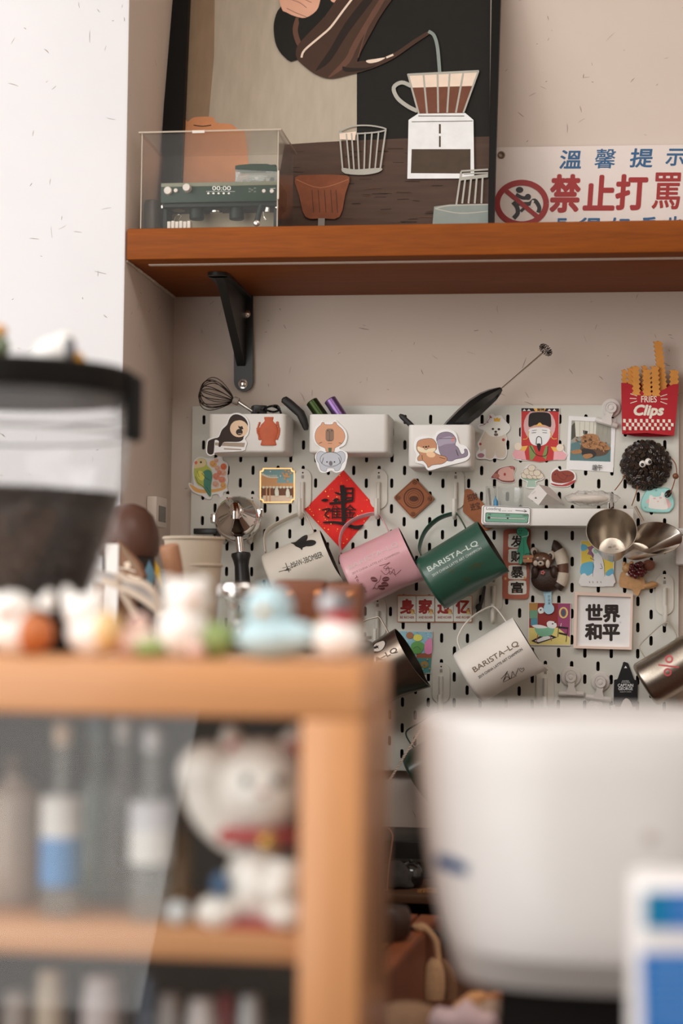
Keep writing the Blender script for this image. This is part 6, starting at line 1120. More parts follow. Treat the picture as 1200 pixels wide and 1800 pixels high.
# brown canister with a harlequin body, coffee bag, wooden handle, tongs
Yk = -.60; pk0 = W(244, 892, Yk); rr_ = (W(279, 950, Yk).x - W(175, 950, Yk).x) / 2; cx_ = W(227, 950, Yk).x; zm = W(243, 978, Yk).z
T = thing('harlequin_canister', 'canister with a brown leather dome over a black body with yellow and blue diamonds', 'canister', V((cx_, Yk, MT)))
brl = mat((82, 50, 37), rough=.45, noise=.12, scale=30)
b = MB(); b.lathe([(rr_ * .94, 0), (rr_, .008), (rr_ * 1.0, .022), (rr_ * .94, .036), (rr_ * .78, .051), (rr_ * .5, .061), (rr_ * .2, .0655), (0, .066)], V((cx_, Yk, zm)), (0, 0, 1), brl, n=40); b.build('dome', T)
b = MB(); r_ = rr_ * .86; b.lathe([(0, 0), (r_, 0), (r_, zm - MT), (0, zm - MT)], V((cx_, Yk, MT)), (0, 0, 1), mat((42, 34, 30), rough=.5), n=40); b.build('body', T)
CS = cylinder_surf(V((cx_, Yk, MT)), V((0, 0, 1)), r_); ylw = pc(210, 160, 66, .5); bld = pc(104, 142, 160, .5)
marks(T, 'diamonds', CS, [f([(233, 983), (250, 1012), (241, 1026), (226, 1010)], ylw), f([(262, 984), (273, 1008), (266, 1036), (252, 1010)], bld), f([(272, 984), (281, 1000), (284, 1034), (272, 1008)], ylw)])
Yg = -.70; T = thing('coffee_bag', 'brown printed coffee bag leaning beside the harlequin canister', 'bag', V((W(222, 1020, Yg).x, Yg, MT))); q = Q(180, 840, 4)
b = MB(); b.slab(q((108, 440), (130, 460), (250, 600), (290, 690), (265, 735), (110, 700)), plane(Yg), .02, mat((134, 96, 70), rough=.6, noise=.08)); b.build('pouch', T, smooth=False)
marks(T, 'print', plane(Yg - .02), [f(q((150, 600), (185, 585), (200, 620), (165, 640)), pc(190, 168, 146, .5)), l(q((115, 630), (180, 640), (230, 660)), 2, pc(200, 180, 160, .5)), l(q((180, 680), (225, 700), (260, 705)), 3, pc(190, 168, 146, .5)), l(q((120, 470), (240, 640)), 1.4, pc(120, 112, 92, .5))])
b = MB(); b.box(V((W(196, 1000, Yg).x - .02, Yg - .01, MT)), V((W(236, 1000, Yg).x, Yg + .02, W(236, 1018, Yg).z)), mat((134, 96, 70), rough=.6)); b.build('gusset', T)
Yn = -.72; T = thing('white_card', 'small bright white card standing left of the coffee bag', 'card', V((W(196, 1020, Yn).x, Yn, MT))); b = MB(); a, c = W(187, 956, Yn), W(208, 1008, Yn); b.box((a.x, Yn - .002, MT), (c.x, Yn, a.z), mat((240, 236, 232), rough=.5, noise=.01)); b.build('sheet', T); b = MB(); b.box((a.x, Yn - .004, MT), (c.x, Yn + .02, MT + .004), mat((240, 236, 232), rough=.5)); b.build('base', T)
Yh = -.66; T = thing('wooden_tamper', 'tapered wooden tamper handle leaning in front of the paper cups', 'handle', V((W(318, 1040, Yh).x, Yh, MT)))
A, B = W(297, 960, Yh), W(318, 1062, Yh + .02); r_ = 17.5 * mpp(Yh); b = MB(); b.lathe([(r_ * .86, -.001), (r_, .002), (r_ * .98, .02), (r_ * .80, .055), (r_ * .62, (B - A).length)], A, B - A, mat((178, 128, 96), rough=.5, noise=.08, kind='woodz'), n=30); b.build('grip', T)
b = MB(); b.lathe([(r_ * 1.1, 0), (r_ * 1.1, .012), (r_ * .7, .02)], V((B.x, B.y, MT)), (0, 0, 1), steel, n=26); b.build('steel_base', T)
Yo = -.90; T = thing('wire_tongs', 'pale wire loop tongs lying on the espresso machine', 'tongs', V((W(230, 1050, Yo).x, Yo, MT))); wtm = mat((214, 196, 178), rough=.4, noise=.03)
for pts in ([(206, 1006), (222, 1018), (250, 1025), (268, 1038), (276, 1055), (280, 1085)], [(206, 1012), (214, 1040), (226, 1060), (240, 1085)], [(180, 1020), (215, 1034), (250, 1052), (285, 1080)]):
    b = MB(); b.tube([W(x, y, Yo) for x, y in sp(pts, 5, False)], .0026, wtm, n=8, flat=(1.6, .7)); b.build('loop', T)
b = MB(); b.tube([W(x, y, Yo + .02) for x, y in sp([(160, 1010), (205, 1022), (240, 1040), (285, 1066)], 5, False)], .006, mat((196, 192, 190), rough=.3, metal=.4), n=10, flat=(1.5, .6)); b.build('blade', T)
T = thing('barcode_packet', 'white packet with grey bars behind the wooden handle', 'packet', V((W(291, 1020, -.56).x, -.56, MT))); a, c = W(280, 1000, -.56), W(302, 1030, -.56); b = MB(); b.box((a.x, -.57, MT), (c.x, -.55, a.z), mat((222, 216, 208), rough=.6)); b.build('carton', T)
marks(T, 'bars', plane(-.5702), [l([(283 + k * 2.6, 1003), (283 + k * 2.6, 1030)], .9, pc(110, 100, 92, .5)) for k in range(7)])
# glass jar with glints and two wooden blocks nearest the camera
Yj = -.86; jm = mat((216, 220, 210), rough=.03, alpha=.10, noise=0); a, c = W(381, 1030, Yj), W(472, 1030, Yj); jx = (a.x + c.x) / 2; jr = (c.x - a.x) / 2; zj = W(425, 1026, Yj).z
T = thing('glass_jar', 'clear glass jar with bright glints standing left of the brown block', 'jar', V((jx, Yj, MT - .0)))
b = MB(); b.lathe([(0, 0), (jr * .92, 0), (jr, .004), (jr, zj - MT - .012), (jr * .9, zj - MT - .004), (jr * .88, zj - MT), (jr * .82, zj - MT), (jr * .86, zj - MT - .012), (jr * .92, .006), (0, .006)], V((jx, Yj, MT)), (0, 0, 1), jm, n=36); b.build('body', T)
b = MB(); b.lathe([(jr * .9, 0), (jr * 1.0, .003), (jr * 1.02, .009), (jr * .95, .014), (jr * .8, .016), (0, .017)], V((jx, Yj, zj - .0155)), (0, 0, 1), mat((236, 232, 228), rough=.08, metal=1, noise=0), n=40); b.build('glint_lid', T)  # polished lid added to catch a bright window glint
olv = mat((112, 106, 62), rough=.3, noise=.1)
random.seed(31)
b = MB()
for k in range(22): a_ = random.random() * 6.28; rr2 = random.random() * jr * .7; b.ball(V((jx + math.cos(a_) * rr2, Yj + math.sin(a_) * rr2, MT + .008 + random.random() * (zj - MT) * .65)), .004 + random.random() * .003, random.choice((chrome, chrome, mat((190, 120, 70), rough=.15, metal=1), olv)), n=10)
b.build('glinting_pieces', T, kind='stuff')  # shiny balls added inside the jar to make highlights
def block(label, x0, x1, y0, Y, dots):
    a, c = W(x0, y0, Y), W(x1, y0, Y); T = thing('walnut_block', label, 'block', V(((a.x + c.x) / 2, Y, MT)), 'brown wooden blocks on the espresso machine'); wm = mat((134, 78, 50), rough=.45, noise=.12, kind='wood')
    b = MB(); b.box((a.x, Y, MT), (c.x, Y + .05, a.z), wm, bev=.006); b.build('body', T)
    for x, y in dots: b = MB(); b.lathe([(.0046, 0), (.0046, .001), (.003, .0022), (0, .0024)], W(x, y, Y), (0, -1, 0), mat((190, 120, 66), rough=.35, metal=.6), n=16); b.build('brass_stud', T)
block('taller brown wooden block with two brass studs on the espresso machine', 477, 570, 1019, -.80, ((511, 1045), (559, 1044)))
block('lower brown wooden block with one brass stud on the espresso machine', 571.5, 634, 1024, -.80, ((617, 1046),))
# ================================================================== front bar with the cabinet, grinder and white machine
BZ = .945
bar = thing('front_bar', 'front bar counter carrying the glass cabinet and the white machine', 'counter', V((.4, -1.7, 0)))
b = MB(); b.box((-.6, -1.98, BZ - .04), (1.6, -1.36, BZ), mat((80, 62, 50), rough=.4, noise=.08, kind='wood'), bev=.003); b.build('worktop', bar)
b = MB(); b.box((-.6, -1.3595, BZ - .04), (.14, -1.155, BZ), mat((80, 62, 50), rough=.4, noise=.08, kind='wood'), bev=.003); b.build('return_top', bar)
b = MB(); b.box((-.58, -1.92, 0), (1.58, -1.40, BZ - .0405), mat((66, 54, 46), rough=.6, noise=.05)); b.build('carcass', bar)
Yc = -1.605; oak = mat((212, 152, 102), rough=.42, noise=.045, kind='wood', bump=.03, coat=.15); oakz = mat((212, 152, 102), rough=.42, noise=.045, kind='woodz', bump=.03, coat=.15); oaks = mat((170, 112, 76), rough=.45, noise=.07, kind='woodz'); ins = mat((52, 42, 36), rough=.7, noise=.05)
p_tr = W(636, 1168, Yc); ctop = p_tr.z; cr_ = p_tr.x; cl_ = W(-420, 1168, Yc).x; zrail = W(500, 1262, Yc).z; xst = W(527, 1400, Yc).x; D_ = .19; cb0 = BZ + .001
T = thing('display_cabinet', 'small light oak cabinet with a glass front and figurines on top', 'cabinet', V(((cl_ + cr_) / 2, Yc + D_ / 2, cb0)))
b = MB(); b.box((cl_, Yc, zrail), (cr_, Yc + D_, ctop), oak, bev=.003); b.build('top_board', T)
b = MB(); b.box((xst, Yc, cb0), (cr_, Yc + .02, zrail - .0002), oakz, bev=.002); b.build('front_stile', T)
b = MB(); b.box((cr_ - .016, Yc + .0202, cb0), (cr_, Yc + D_ - .001, zrail - .0002), oakz); b.build('side_panel', T)
b = MB(); b.box((cl_, Yc + D_ - .006, cb0), (cr_ - .0162, Yc + D_ - .001, zrail - .0002), ins); b.build('back_panel', T)
zs0, zs1 = W(300, 1692, Yc).z, W(300, 1640, Yc).z
b = MB(); b.box((cl_ + .002, Yc + .012, zs0), (xst - .0005, Yc + D_ - .0065, zs1), oak, bev=.002); b.build('inner_shelf', T)
b = MB(); b.box((cl_, Yc, cb0), (cl_ + .02, Yc + D_ - .0065, zrail - .0002), oakz); b.build('side_panel', T)
b = MB(); b.box((cl_ + .0205, Yc, cb0), (xst - .0005, Yc + D_ - .0065, cb0 + .012), oak); b.build('bottom_board', T)
pane = mat((226, 232, 230), rough=.015, alpha=.01, noise=0, f0=.024)
b = MB(); b.box((cl_ + .0205, Yc + .004, cb0 + .0125), (xst - .0006, Yc + .008, zrail - .0004), pane); b.build('glass_pane', T)
# bottles and lucky cat in the cabinet
def bottle(label, x, yt, yb, r, Y, body, cap, lab=None, base=None, cat='bottle', neck=.36, nm='bottle'):
    k = mpp(Y); pb2, pt2 = W(x, yb, Y), W(x, yt, Y); zb2 = base if base is not None else zs1; H = pt2.z - zb2; R = r * k; T = thing(nm, label, cat, V((pb2.x, Y, zb2 + .0005)), 'bottles in the cabinet')
    c = V((pb2.x, Y, zb2 + .0005)); b = MB(); b.lathe([(0, 0), (R * .94, 0), (R, .003), (R, H * (1 - neck) - .008), (R * .8, H * (1 - neck)), (R * .36, H * (1 - neck * .8)), (R * .34, H - .014), (0, H - .014)], c, (0, 0, 1), body, n=28); b.build('body', T)
    b = MB(); b.lathe([(R * .42, 0), (R * .42, .014), (R * .36, .0155), (0, .0155)], c + V((0, 0, H - .0145)), (0, 0, 1), cap, n=20); b.build('cap', T)
    if lab:
        b = MB(); h0, h1 = lab[0]; b.lathe([(R + .0004, H * h0), (R + .0004, H * (h0 + (h1 - h0) * .55))], c, (0, 0, 1), lab[1], n=28); b.build('label', T)
        b = MB(); b.lathe([(R + .0004, H * (h0 + (h1 - h0) * .55)), (R + .0004, H * h1)], c, (0, 0, 1), lab[2], n=28); b.build('label', T)
    return T
clr = mat((198, 202, 198), rough=.05, alpha=.22, noise=0); clg = mat((150, 168, 160), rough=.06, alpha=.35, noise=0); amb = mat((150, 112, 52), rough=.08, alpha=.6, noise=.03)
wl_ = mat((226, 226, 224), rough=.5); bl_ = mat((92, 148, 206), rough=.5)
bottle('clear bottle with a white and blue label in the cabinet', 103, 1275, 1640, 34, Yc + .055, clr, mat((222, 200, 176), rough=.4), ((.16, .62), bl_, wl_), neck=.42)
bottle('blue-grey bottle behind the other bottles in the cabinet', 165, 1262, 1630, 30, Yc + .125, clg, mat((104, 124, 132), rough=.4))
bottle('pale bottle with a white cap behind the label bottles', 212, 1268, 1630, 34, Yc + .12, clr, wl_)
bottle('clear bottle with a white crest label in the cabinet', 262, 1284, 1640, 36, Yc + .05, clr, mat((216, 218, 224), rough=.4), ((.30, .62), wl_, mat((206, 206, 214), rough=.5)), neck=.4)
bottle('slim amber bottle beside the white lucky cat figurine', 316, 1390, 1640, 17, Yc + .075, amb, mat((120, 92, 44), rough=.4))
bottle('wide pale bottle at the left side of the cabinet', 22, 1330, 1640, 50, Yc + .11, mat((176, 160, 148), rough=.3, noise=.03), mat((90, 70, 56), rough=.5), neck=.22)
T = thing('glass_stopper', 'small clear glass ball on the cabinet shelf by the amber bottle', 'stopper', V((W(312, 1620, Yc + .03).x, Yc + .03, zs1))); b = MB(); b.ball(V((W(312, 1610, Yc + .03).x, Yc + .03, zs1 + .0085)), .0085, mat((214, 222, 226), rough=.1, noise=.02), n=18); b.build('ball', T)
# lucky cat
wcat = mat((248, 244, 238), rough=.3, noise=.015, coat=.3); rcat = mat((176, 52, 52), rough=.4); Yq = Yc + .056; kq = mpp(Yq)
def cp(x, y, dy=0): return W(x, y - 19, Yq + dy)
T = thing('lucky_cat', 'white ceramic lucky cat with a raised paw and a red collar in the cabinet', 'figurine', V((cp(455, 1640).x, Yq, zs1)))
b = MB(); b.ball(cp(462, 1568), (68 * kq, .034, 74 * kq), wcat, n=28, shape=lambda p: (p.x * (1 - .12 * p.z), p.y, p.z)); b.build('body', T)
b = MB(); b.ball(cp(462, 1400, -.006), (84 * kq, .036, 82 * kq), wcat, n=28, shape=lambda p: (p.x, p.y, p.z)); h = b.build('head', T)
for x in (400, 524): b = MB(); b.lathe([(.013, 0), (.0115, .008), (.006, .018), (.001, .023), (0, .0232)], cp(x + (14 if x < 450 else -14), 1348), (-.25 if x < 450 else .25, 0, 1), wcat, n=18); b.build('ear', h); b = MB(); b.ball(cp(x + (10 if x < 450 else -10), 1338, -.011), (.005, .002, .008), rcat, n=12); b.build('ear_lining', h)
for x in (434, 490): b = MB(); b.ball(cp(x, 1392, -.040), (.004, .002, .0045), blkp, n=12); b.build('eye', h)
b = MB(); b.ball(cp(462, 1412, -.0415), (.003, .002, .002), rcat, n=10); b.build('nose', h)
b = MB(); b.tube([cp(462, 1482) + V((.030 * math.cos(t), .026 * math.sin(t) - .004, 0)) for t in [2 * math.pi * i / 28 for i in range(28)]], .0058, rcat, n=10, closed=True); b.build('collar', T)
b = MB(); b.ball(cp(470, 1500, -.034), .0075, mat((204, 160, 80), rough=.25, metal=.8), n=16); b.build('bell', T)
b = MB(); b.tube([cp(x, y, -.01) for x, y in sp([(430, 1500), (395, 1475), (370, 1440), (362, 1405), (366, 1380)], 5, False)], [.012 + .007 * i / 20 for i in range(21)], wcat, n=16); b.ball(cp(364, 1376, -.01), (.0215, .02, .021), wcat, n=18); b.build('raised_paw', T)
b = MB(); b.tube([cp(x, y, -.025) for x, y in ((505, 1530), (500, 1570), (480, 1590))], [.013, .013, .014], wcat, n=14); b.build('lower_paw', T)
for x in (385, 505): b = MB(); b.ball(cp(x, 1622, -.02), (.0165, .022, .0125), wcat, n=16); b.build('foot', T)
b = MB(); b.box(V((cp(372, 1640).x, Yq - .036, zs1 + .0004)), V((cp(525, 1640).x, Yq + .03, zs1 + .005)), rcat, bev=.002); b.build('cushion', T)
b = MB(); b.ball(cp(388, 1575, -.03), (.0065, .006, .009), mat((60, 100, 140), rough=.4), n=14); b.build('blue_charm', T)
# things under the shelf
random.seed(41); zb1 = cb0 + .0125
for x, yt, r, m_, lab in ((90, 1702, 26, mat((206, 196, 178), rough=.4), 'cream jar low in the cabinet, second shelf'), (180, 1712, 34, mat((206, 200, 204), rough=.4), 'pale lilac tin low in the cabinet'), (262, 1712, 15, mat((70, 84, 104), rough=.3), 'small navy bottle low in the cabinet'), (300, 1745, 22, mat((222, 226, 230), rough=.2), 'white porcelain cup low in the cabinet'), (355, 1752, 26, mat((226, 226, 228), rough=.2), 'larger white porcelain cup low in the cabinet'), (398, 1745, 18, mat((126, 44, 44), rough=.4), 'dark red little jar low in the cabinet'), (440, 1748, 20, mat((196, 204, 208), rough=.3), 'pale blue-grey cup at the right, low in the cabinet'), (30, 1740, 24, mat((170, 164, 160), rough=.4), 'grey pot at the left, low in the cabinet')):
    Y = Yc + .05 + random.random() * .07; p = W(x, yt, Y); kq2 = mpp(Y); H = p.z - zb1; T = thing('small_jar', lab, 'jar', V((p.x, Y, zb1)), 'small jars on the cabinet floor'); R = r * kq2
    b = MB(); b.lathe([(0, 0), (R * .8, 0), (R, .006), (R, H * .8), (R * .85, H * .88)], V((p.x, Y, zb1 + .0004)), (0, 0, 1), m_, n=26); b.build('body', T); b = MB(); b.lathe([(R * .86, 0), (R * .86, H * .1), (R * .3, H * .12), (0, H * .12)], V((p.x, Y, zb1 + H * .88)), (0, 0, 1), m_, n=22); b.build('lid', T)
# ------------------------------------------------------------------ figurines on the cabinet
Yf = Yc + .075; zf = ctop + .0004; kf = mpp(Yf)
def fp(x, y, dy=0): return W(x, y, Yf + dy)
def fig(nm, label, x): return thing(nm, label, 'figurine', V((fp(x, 1160).x, Yf, zf)), 'little figurines along the cabinet top')
def ell(par, nm, x, y, rx, rz, m_, ry=None, dy=0, rot=None, shape=None):
    c = fp(x, y, dy); rz_ = rz * kf
    b = MB(); b.ball(c, (rx * kf, (ry or rx) * kf, rz_), m_, n=22, rot=rot, shape=shape); return b.build(nm, par)
ww_ = mat((248, 246, 243), rough=.35, noise=.015); orj = mat((196, 116, 66), rough=.4, noise=.04); crm_ = mat((230, 196, 140), rough=.4, noise=.03); bls = mat((188, 220, 230), rough=.4, noise=.02); grn_ = mat((146, 168, 104), rough=.5, noise=.05); rdd = mat((176, 44, 48), rough=.4); gy = mat((112, 112, 116), rough=.4); pnk = mat((230, 196, 186), rough=.5)
base_y = lambda rz: W(0, 0, Yf)
def sit(x, rz): # pixel y of the centre of a ball of half height rz standing on the cabinet
    lo, hi = 900, 1200
    for _ in range(40):
        m_ = (lo + hi) / 2
        if fp(x, m_).z > zf + rz * kf: lo = m_
        else: hi = m_
    return lo
T = fig('fox_figurine', 'white and orange animal figurine at the left end of the cabinet top', 35)
ell(T, 'body', 34, sit(34, 40), 60, 40, ww_, ry=44); ell(T, 'orange_flank', 56, sit(34, 40) + 1, 40, 37, orj, ry=42, dy=-.0015)
hd = ell(T, 'head', 20, sit(34, 40) - 42, 42, 32, ww_)
for x in (-10, 78): b = MB(); b.lathe([(.0062, 0), (.0055, .008), (.002, .014), (0, .0145)], fp(x, 1070), (.35 if x > 30 else -.35, 0, 1), ww_, n=14); b.build('ear', hd)
ell(hd, 'muzzle', 10, sit(34, 40) - 34, 16, 11, pnk, dy=-.014)
T = fig('cat_figurine', 'white cat figurine with a cream side next to the fox figurine', 160)
ell(T, 'body', 168, sit(168, 42), 52, 42, ww_, ry=40); ell(T, 'cream_patch', 190, sit(168, 42) - 2, 26, 36, crm_, ry=38, dy=-.006); hd = ell(T, 'head', 150, sit(168, 42) - 36, 38, 33, ww_)
for x in (124, 168): b = MB(); b.lathe([(.0060, 0), (.0050, .008), (.0016, .0135), (0, .014)], fp(x, 1062), (-.3 if x < 140 else .2, 0, 1), ww_, n=14); b.build('ear', hd)
ell(T, 'tail', 225, sit(225, 26), 24, 26, pnk, ry=20)
T = fig('leaf_base_figurine', 'pink and green little figurine between the cat and the white bear', 250)
ell(T, 'body', 252, sit(252, 26), 26, 26, mat((224, 206, 190), rough=.5)); ell(T, 'leaf', 268, sit(268, 16), 34, 16, grn_, dy=-.004); ell(T, 'head', 246, sit(252, 26) - 34, 17, 17, pnk)
T = fig('bear_figurine', 'tall white bear figurine on a green cushion on the cabinet top', 330)
ell(T, 'body', 322, sit(322, 48), 46, 48, ww_); hd = ell(T, 'head', 328, sit(322, 48) - 54, 40, 38, ww_)
for x in (296, 356): ell(hd, 'ear', x, sit(322, 48) - 84, 12, 11, ww_)
ell(T, 'green_cushion', 378, sit(378, 32), 36, 32, grn_, dy=.004); ell(T, 'cheek', 340, sit(322, 48) - 60, 10, 8, pnk, dy=-.0165); ell(T, 'foot', 345, sit(345, 14), 16, 14, pnk, dy=-.014)
T = fig('blue_bird_figurine', 'pale blue bird figurine on the cabinet top', 478)
ell(T, 'body', 480, sit(480, 38), 66, 38, bls, ry=48, shape=lambda p: (p.x, p.y, p.z)); hd = ell(T, 'head', 473, sit(480, 38) - 50, 43, 42, bls)
ell(T, 'wing', 520, sit(480, 38) - 4, 36, 24, bls, ry=14, dy=-.012); b = MB(); b.lathe([(.004, 0), (.0026, .004), (0, .007)], fp(462, sit(480, 38) - 46, -.016), (-.3, -1, 0), mat((222, 170, 96), rough=.4), n=12); b.build('beak', hd)
for x in (448, 486): ell(hd, 'eye', x, sit(480, 38) - 58, 4, 5, blkp, dy=-.0148)
T = fig('penguin_figurine', 'small penguin figurine with a red scarf and a white belly, nearest the cabinet corner', 590)
ell(T, 'belly', 592, sit(592, 37), 46, 37, ww_, ry=36, dy=-.004); ell(T, 'back', 596, sit(592, 40) - 2, 48, 40, mat((60, 56, 52), rough=.4), ry=36, dy=.004); ell(T, 'yellow_trim', 592, sit(592, 38) - 2, 47.5, 38.5, mat((196, 160, 70), rough=.4), ry=36, dy=-.0005)
hd = ell(T, 'head', 592, sit(592, 37) - 58, 28, 24, gy); ell(hd, 'face', 578, sit(592, 37) - 62, 17, 17, mat((206, 212, 220), rough=.3), dy=-.007)
b = MB(); c = fp(596, sit(592, 37) - 37); b.tube([c + V((.0085 * math.cos(t), .0085 * math.sin(t) - .003, 0)) for t in [2 * math.pi * i / 20 for i in range(20)]], .0036, rdd, n=8, closed=True); b.build('scarf', T); ell(T, 'scarf_knot', 606, sit(592, 37) - 35, 14, 13, rdd, dy=-.010)
# ------------------------------------------------------------------ coffee grinder hopper
Yr = -1.285; kr = mpp(Yr); hx = W(15, 700, Yr).x; ztop = W(15, 690, Yr).z; R = (W(232, 690, Yr).x - hx)
T = thing('coffee_grinder', 'coffee grinder with a clear bean hopper and a black lid', 'grinder', V((hx, Yr, BZ)))
hop = mat((226, 228, 230), rough=.05, alpha=.04, noise=0, f0=.02); lidm = mat((16, 15, 14), rough=.5, noise=.03, spec=.2)
zl0, zl1 = W(15, 700, Yr).z, W(15, 652, Yr).z
b = MB(); b.lathe([(0, 0), (R * 1.0, 0), (R * 1.01, .003), (R * 1.01, zl1 - zl0 - .003), (R * .98, zl1 - zl0), (0, zl1 - zl0)], V((hx, Yr, zl0)), (0, 0, 1), lidm, n=56); b.build('lid', T)
px_, pz_ = W(244, 665, Yr), W(244, 775, Yr); b = MB(); b.box((px_.x - .010, Yr - .012, pz_.z), (px_.x + .002, Yr + .012, px_.z + .002), lidm, bev=.003); b.build('lid_latch', T)
zh0 = W(15, 1085, Yr).z; Rb = R * .60
prof = [(R * .965, zl0), (R * .95, W(15, 800, Yr).z), (R * .93, W(15, 850, Yr).z), (R * .80, W(15, 960, Yr).z), (Rb, zh0)]
b = MB(); b.lathe([(r, z - zh0) for r, z in prof[::-1]] + [(r - .0025, z - zh0) for r, z in prof], V((hx, Yr, zh0)), (0, 0, 1), hop, n=56); b.build('hopper', T)
b = MB(); 
for z_, rr2 in ((W(15, 726, Yr).z, .968), (W(15, 765, Yr).z, .962)): b.tube([V((hx + R * rr2 * math.cos(t), Yr + R * rr2 * math.sin(t), z_)) for t in [2 * math.pi * i / 48 for i in range(48)]], .0012, mat((150, 150, 152), rough=.2, alpha=.5, noise=0), n=6, closed=True)
b.build('hopper_rib', T, kind='stuff')
zb_ = W(15, 868, Yr).z; b = MB(); bm1 = mat((24, 16, 11), rough=.45, noise=.25, scale=120, bump=.6, spec=.3)
b.lathe([(0, 0), (Rb * .93, 0), (R * .80 * .95, W(15, 960, Yr).z - zh0), (R * .90, W(15, 868, Yr).z - zh0), (R * .5, zb_ - zh0 + .004), (0, zb_ - zh0 + .006)], V((hx, Yr, zh0 + .0008)), (0, 0, 1), bm1, n=40); b.build('bean_fill', T)
random.seed(19); me_b = bms[0]
for k_ in range(230):
    t = -math.pi * random.random() ** 1.0 - .0; z_ = random.uniform(.25, 1.03); h_ = zh0 + (zb_ - zh0) * z_; rr2 = (Rb * .93 + (R * .90 - Rb * .93) * min(1, max(0, (h_ - zh0) / (zb_ - zh0))) ** .8) * random.uniform(.94, .985)
    if z_ > .99: rr2 *= random.random() ** .5
    o = bpy.data.objects.new('coffee_bean', random.choice(bms)); COL.objects.link(o); o.parent = T; o.location = V((hx + rr2 * math.cos(t), Yr + rr2 * math.sin(t), h_)) - V(T.location); o.rotation_euler = (random.random() * 6, random.random() * 6, random.random() * 6)
b = MB(); b.lathe([(Rb * 1.02, 0), (Rb * 1.04, .012), (Rb * 1.04, .03)], V((hx, Yr, zh0 - .03)), (0, 0, 1), lidm, n=40); b.build('hopper_collar', T)
b = MB(); b.box((hx - .08, Yr - .085, BZ + .001), (hx + .055, Yr + .06, zh0 - .0302), mat((60, 58, 56), rough=.4, noise=.03), bev=.012); b.build('motor_housing', T)
# two ornaments on its lid
zl = zl1 + .0004; Ym2 = Yr
T = thing('duck_figurine', 'white bird figurine with a yellow tail on the grinder lid', 'figurine', V((W(100, 640, Ym2).x, Ym2, zl))); kq2 = mpp(Ym2)
b = MB(); p = W(95, 620, Ym2); b.ball(V((p.x, Ym2, zl + 30 * kq2)), (42 * kq2, 30 * kq2, 30 * kq2), ww_, n=22, rot=Matrix.Rotation(-.25, 3, 'Y')); b.build('body', T)
b = MB(); b.ball(V((W(112, 600, Ym2).x, Ym2, zl + 48 * kq2)), (22 * kq2, 20 * kq2, 20 * kq2), ww_, n=18); hd = b.build('head', T)
b = MB(); b.lathe([(.006, 0), (.004, .010), (0, .017)], V((W(132, 625, Ym2).x, Ym2, zl + .012)), (.4, 0, -.35), mat((206, 150, 52), rough=.4), n=14); b.build('tail', T)
b = MB(); b.ball(V((W(124, 606, Ym2).x, Ym2 - .006, zl + 36 * kq2)), (.0065, .006, .011), mat((120, 122, 128), rough=.5), n=14); b.build('wing', T)
T = thing('parrot_figurine', 'green and orange figurine at the left of the grinder lid', 'figurine', V((W(0, 640, Ym2).x, Ym2, zl)))
px2 = W(-2, 600, Ym2).x
for nm, z0_, h_, r_, m_ in (('orange_base', 0, 26, 19, mat((206, 136, 58), rough=.4)), ('green_body', 22, 42, 20, mat((120, 134, 108), rough=.4, noise=.1)), ('orange_head', 58, 26, 15, mat((222, 168, 108), rough=.4))):
    b = MB(); b.ball(V((px2, Ym2, zl + (z0_ + h_ / 2) * kq2)), (r_ * kq2, r_ * kq2, h_ / 2 * kq2), m_, n=18); b.build(nm, T)
# ------------------------------------------------------------------ white rounded machine at the right
Yw = -1.62; wmx = mat((219, 217, 216), rough=.38, noise=.008, coat=.1); T = thing('white_machine', 'large white rounded machine housing with a small blue stripe in front of the pegboard', 'machine', V((W(1010, 1750, Yw).x, Yw + .13, BZ)))
# silhouette levels: (pixel y, left pixel x) at the front; the right side mirrors beyond the frame
Dp = .125; nx = 2.6; Ys = Yw + Dp; xc = W(1060, 1500, Ys).x
# silhouette levels: (pixel y and left pixel x of the outline, depth factor)
lev = [(1249, 800, .70), (1249.5, 764, .86), (1252, 748, .94), (1259, 739, .985), (1272, 737, 1.0), (1340, 738, 1.0), (1420, 744, 1.0), (1480, 751, .99), (1540, 760, .975), (1590, 770, .955), (1630, 781, .93), (1640, 785, .915), (1647, 787, .87), (1675, 793, .76), (1707, 804, .62)]
vs_ = []; fs = []; N = 84
for y, xl, dsc in lev:
    z = W(1000, y, Ys).z; hw = xc - W(xl, y, Ys).x
    for k_ in range(N):
        t = 2 * math.pi * k_ / N; cx2, sx2 = math.cos(t), math.sin(t); ex = 2 / nx
        X = xc + hw * math.copysign(abs(cx2) ** ex, cx2); Y = Ys + Dp * dsc * math.copysign(abs(sx2) ** ex, sx2); vs_.append((X, Y, z))
for i in range(len(lev) - 1):
    for k_ in range(N): fs.append((i * N + k_, i * N + (k_ + 1) % N, (i + 1) * N + (k_ + 1) % N, (i + 1) * N + k_))
fs += [tuple(range(N)), tuple((len(lev) - 1) * N + k_ for k_ in range(N))]
b = MB(); b.add(vs_, fs, wmx); b.build('housing', T, ang=24)
b = MB(); zz0 = W(1000, 1707, Ys).z; b.box((xc - .075, Yw + .10, BZ + .0005), (xc + .085, Yw + .2, zz0 + .002), mat((26, 24, 23), rough=.7, spec=.1), bev=.004); b.build('pedestal', T)
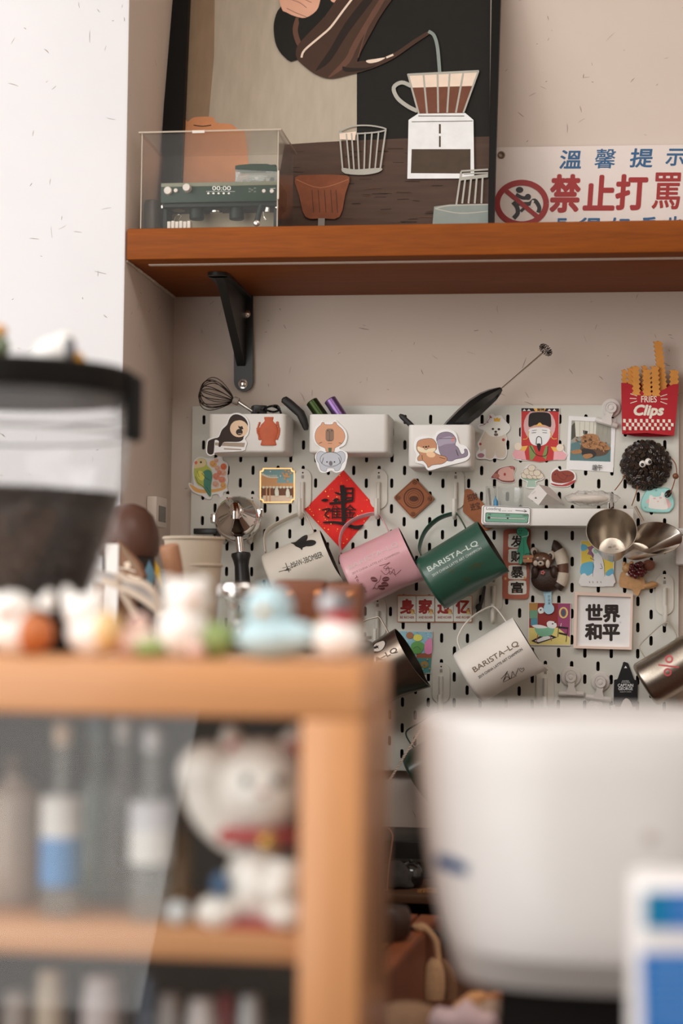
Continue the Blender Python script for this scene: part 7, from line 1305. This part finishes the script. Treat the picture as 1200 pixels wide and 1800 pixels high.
def wm_surf(px, py, off=0.):                  # nearest hit on the housing
    o = [x for x in T.children if x.name.startswith('housing')][0]; me = o.data; org = V(T.location); d_ = ray(px, py).normalized()
    from mathutils.bvhtree import BVHTree
    if not hasattr(wm_surf, 'bvh'): wm_surf.bvh = BVHTree.FromPolygons([v.co + org for v in me.vertices], [tuple(p.vertices) for p in me.polygons])
    h_, n_, i_, dist = wm_surf.bvh.ray_cast(CAM, d_)
    if h_ is None: h_ = W(px, py, Yw); n_ = V((0, -1, 0))
    if n_.dot(d_) > 0: n_ = -n_
    return h_ + n_ * off
wm_surf.curved = True
b = MB(); b.flat([(770, 1500), (796, 1506), (824, 1521), (822, 1538), (794, 1530), (770, 1521)], wm_surf, mat((8, 66, 118), rough=.5, spec=.2), .0015); b.build('blue_stripe', T, smooth=False)
b = MB(); p = wm_surf(1140, 1470, .0); b.lathe([(.0042, 0), (.0042, .0006), (.003, .001), (0, .001)], p, (0, -1, 0), mat((190, 182, 176), rough=.5), n=18); b.build('screw_cover', T)
# ------------------------------------------------------------------ milk carton nearest the camera
Yx = -1.76; T = thing('milk_carton', 'white drink carton with teal and blue panels at the bottom right corner', 'carton', V((W(1180, 1800, Yx).x, Yx + .03, BZ))); cw_ = mat((232, 230, 230), rough=.4, noise=.01)
a = W(1108, 1548, Yx); c = W(1290, 1548, Yx); b = MB(); b.box((a.x, Yx, BZ + .0005), (c.x, Yx + .07, a.z), cw_, bev=.009, seg=4); b.build('box', T)
S = plane(Yx - .0002); tl_m = mat((0, 126, 172), rough=.4, noise=.02); bl_m = mat((18, 112, 196), rough=.4, noise=.02); b = MB(); b.flat([(1131, 1566), (1172, 1566), (1172, 1634), (1131, 1634)], S, tl_m, .0002); b.build('teal_panel', T); b = MB(); b.flat([(1172, 1566), (1276, 1566), (1276, 1634), (1172, 1634)], S, bl_m, .0002); b.build('blue_panel', T)
b = MB(); b.flat([(1124, 1674), (1276, 1674), (1276, 1990), (1134, 1990)], S, bl_m, .0002); b.build('blue_panel', T)
lt_ = mat((150, 186, 222), rough=.4); marks(T, 'small_print', S, [l([(1140, 1690 + k_ * 14), (1262, 1690 + k_ * 14)], 2.4, lt_) for k_ in range(9)] + [l([(1182, 1580 + k_ * 12), (1268, 1580 + k_ * 12)], 2, lt_) for k_ in range(4)], .0004)
# ------------------------------------------------------------------ room end behind the camera (seen only in reflections)
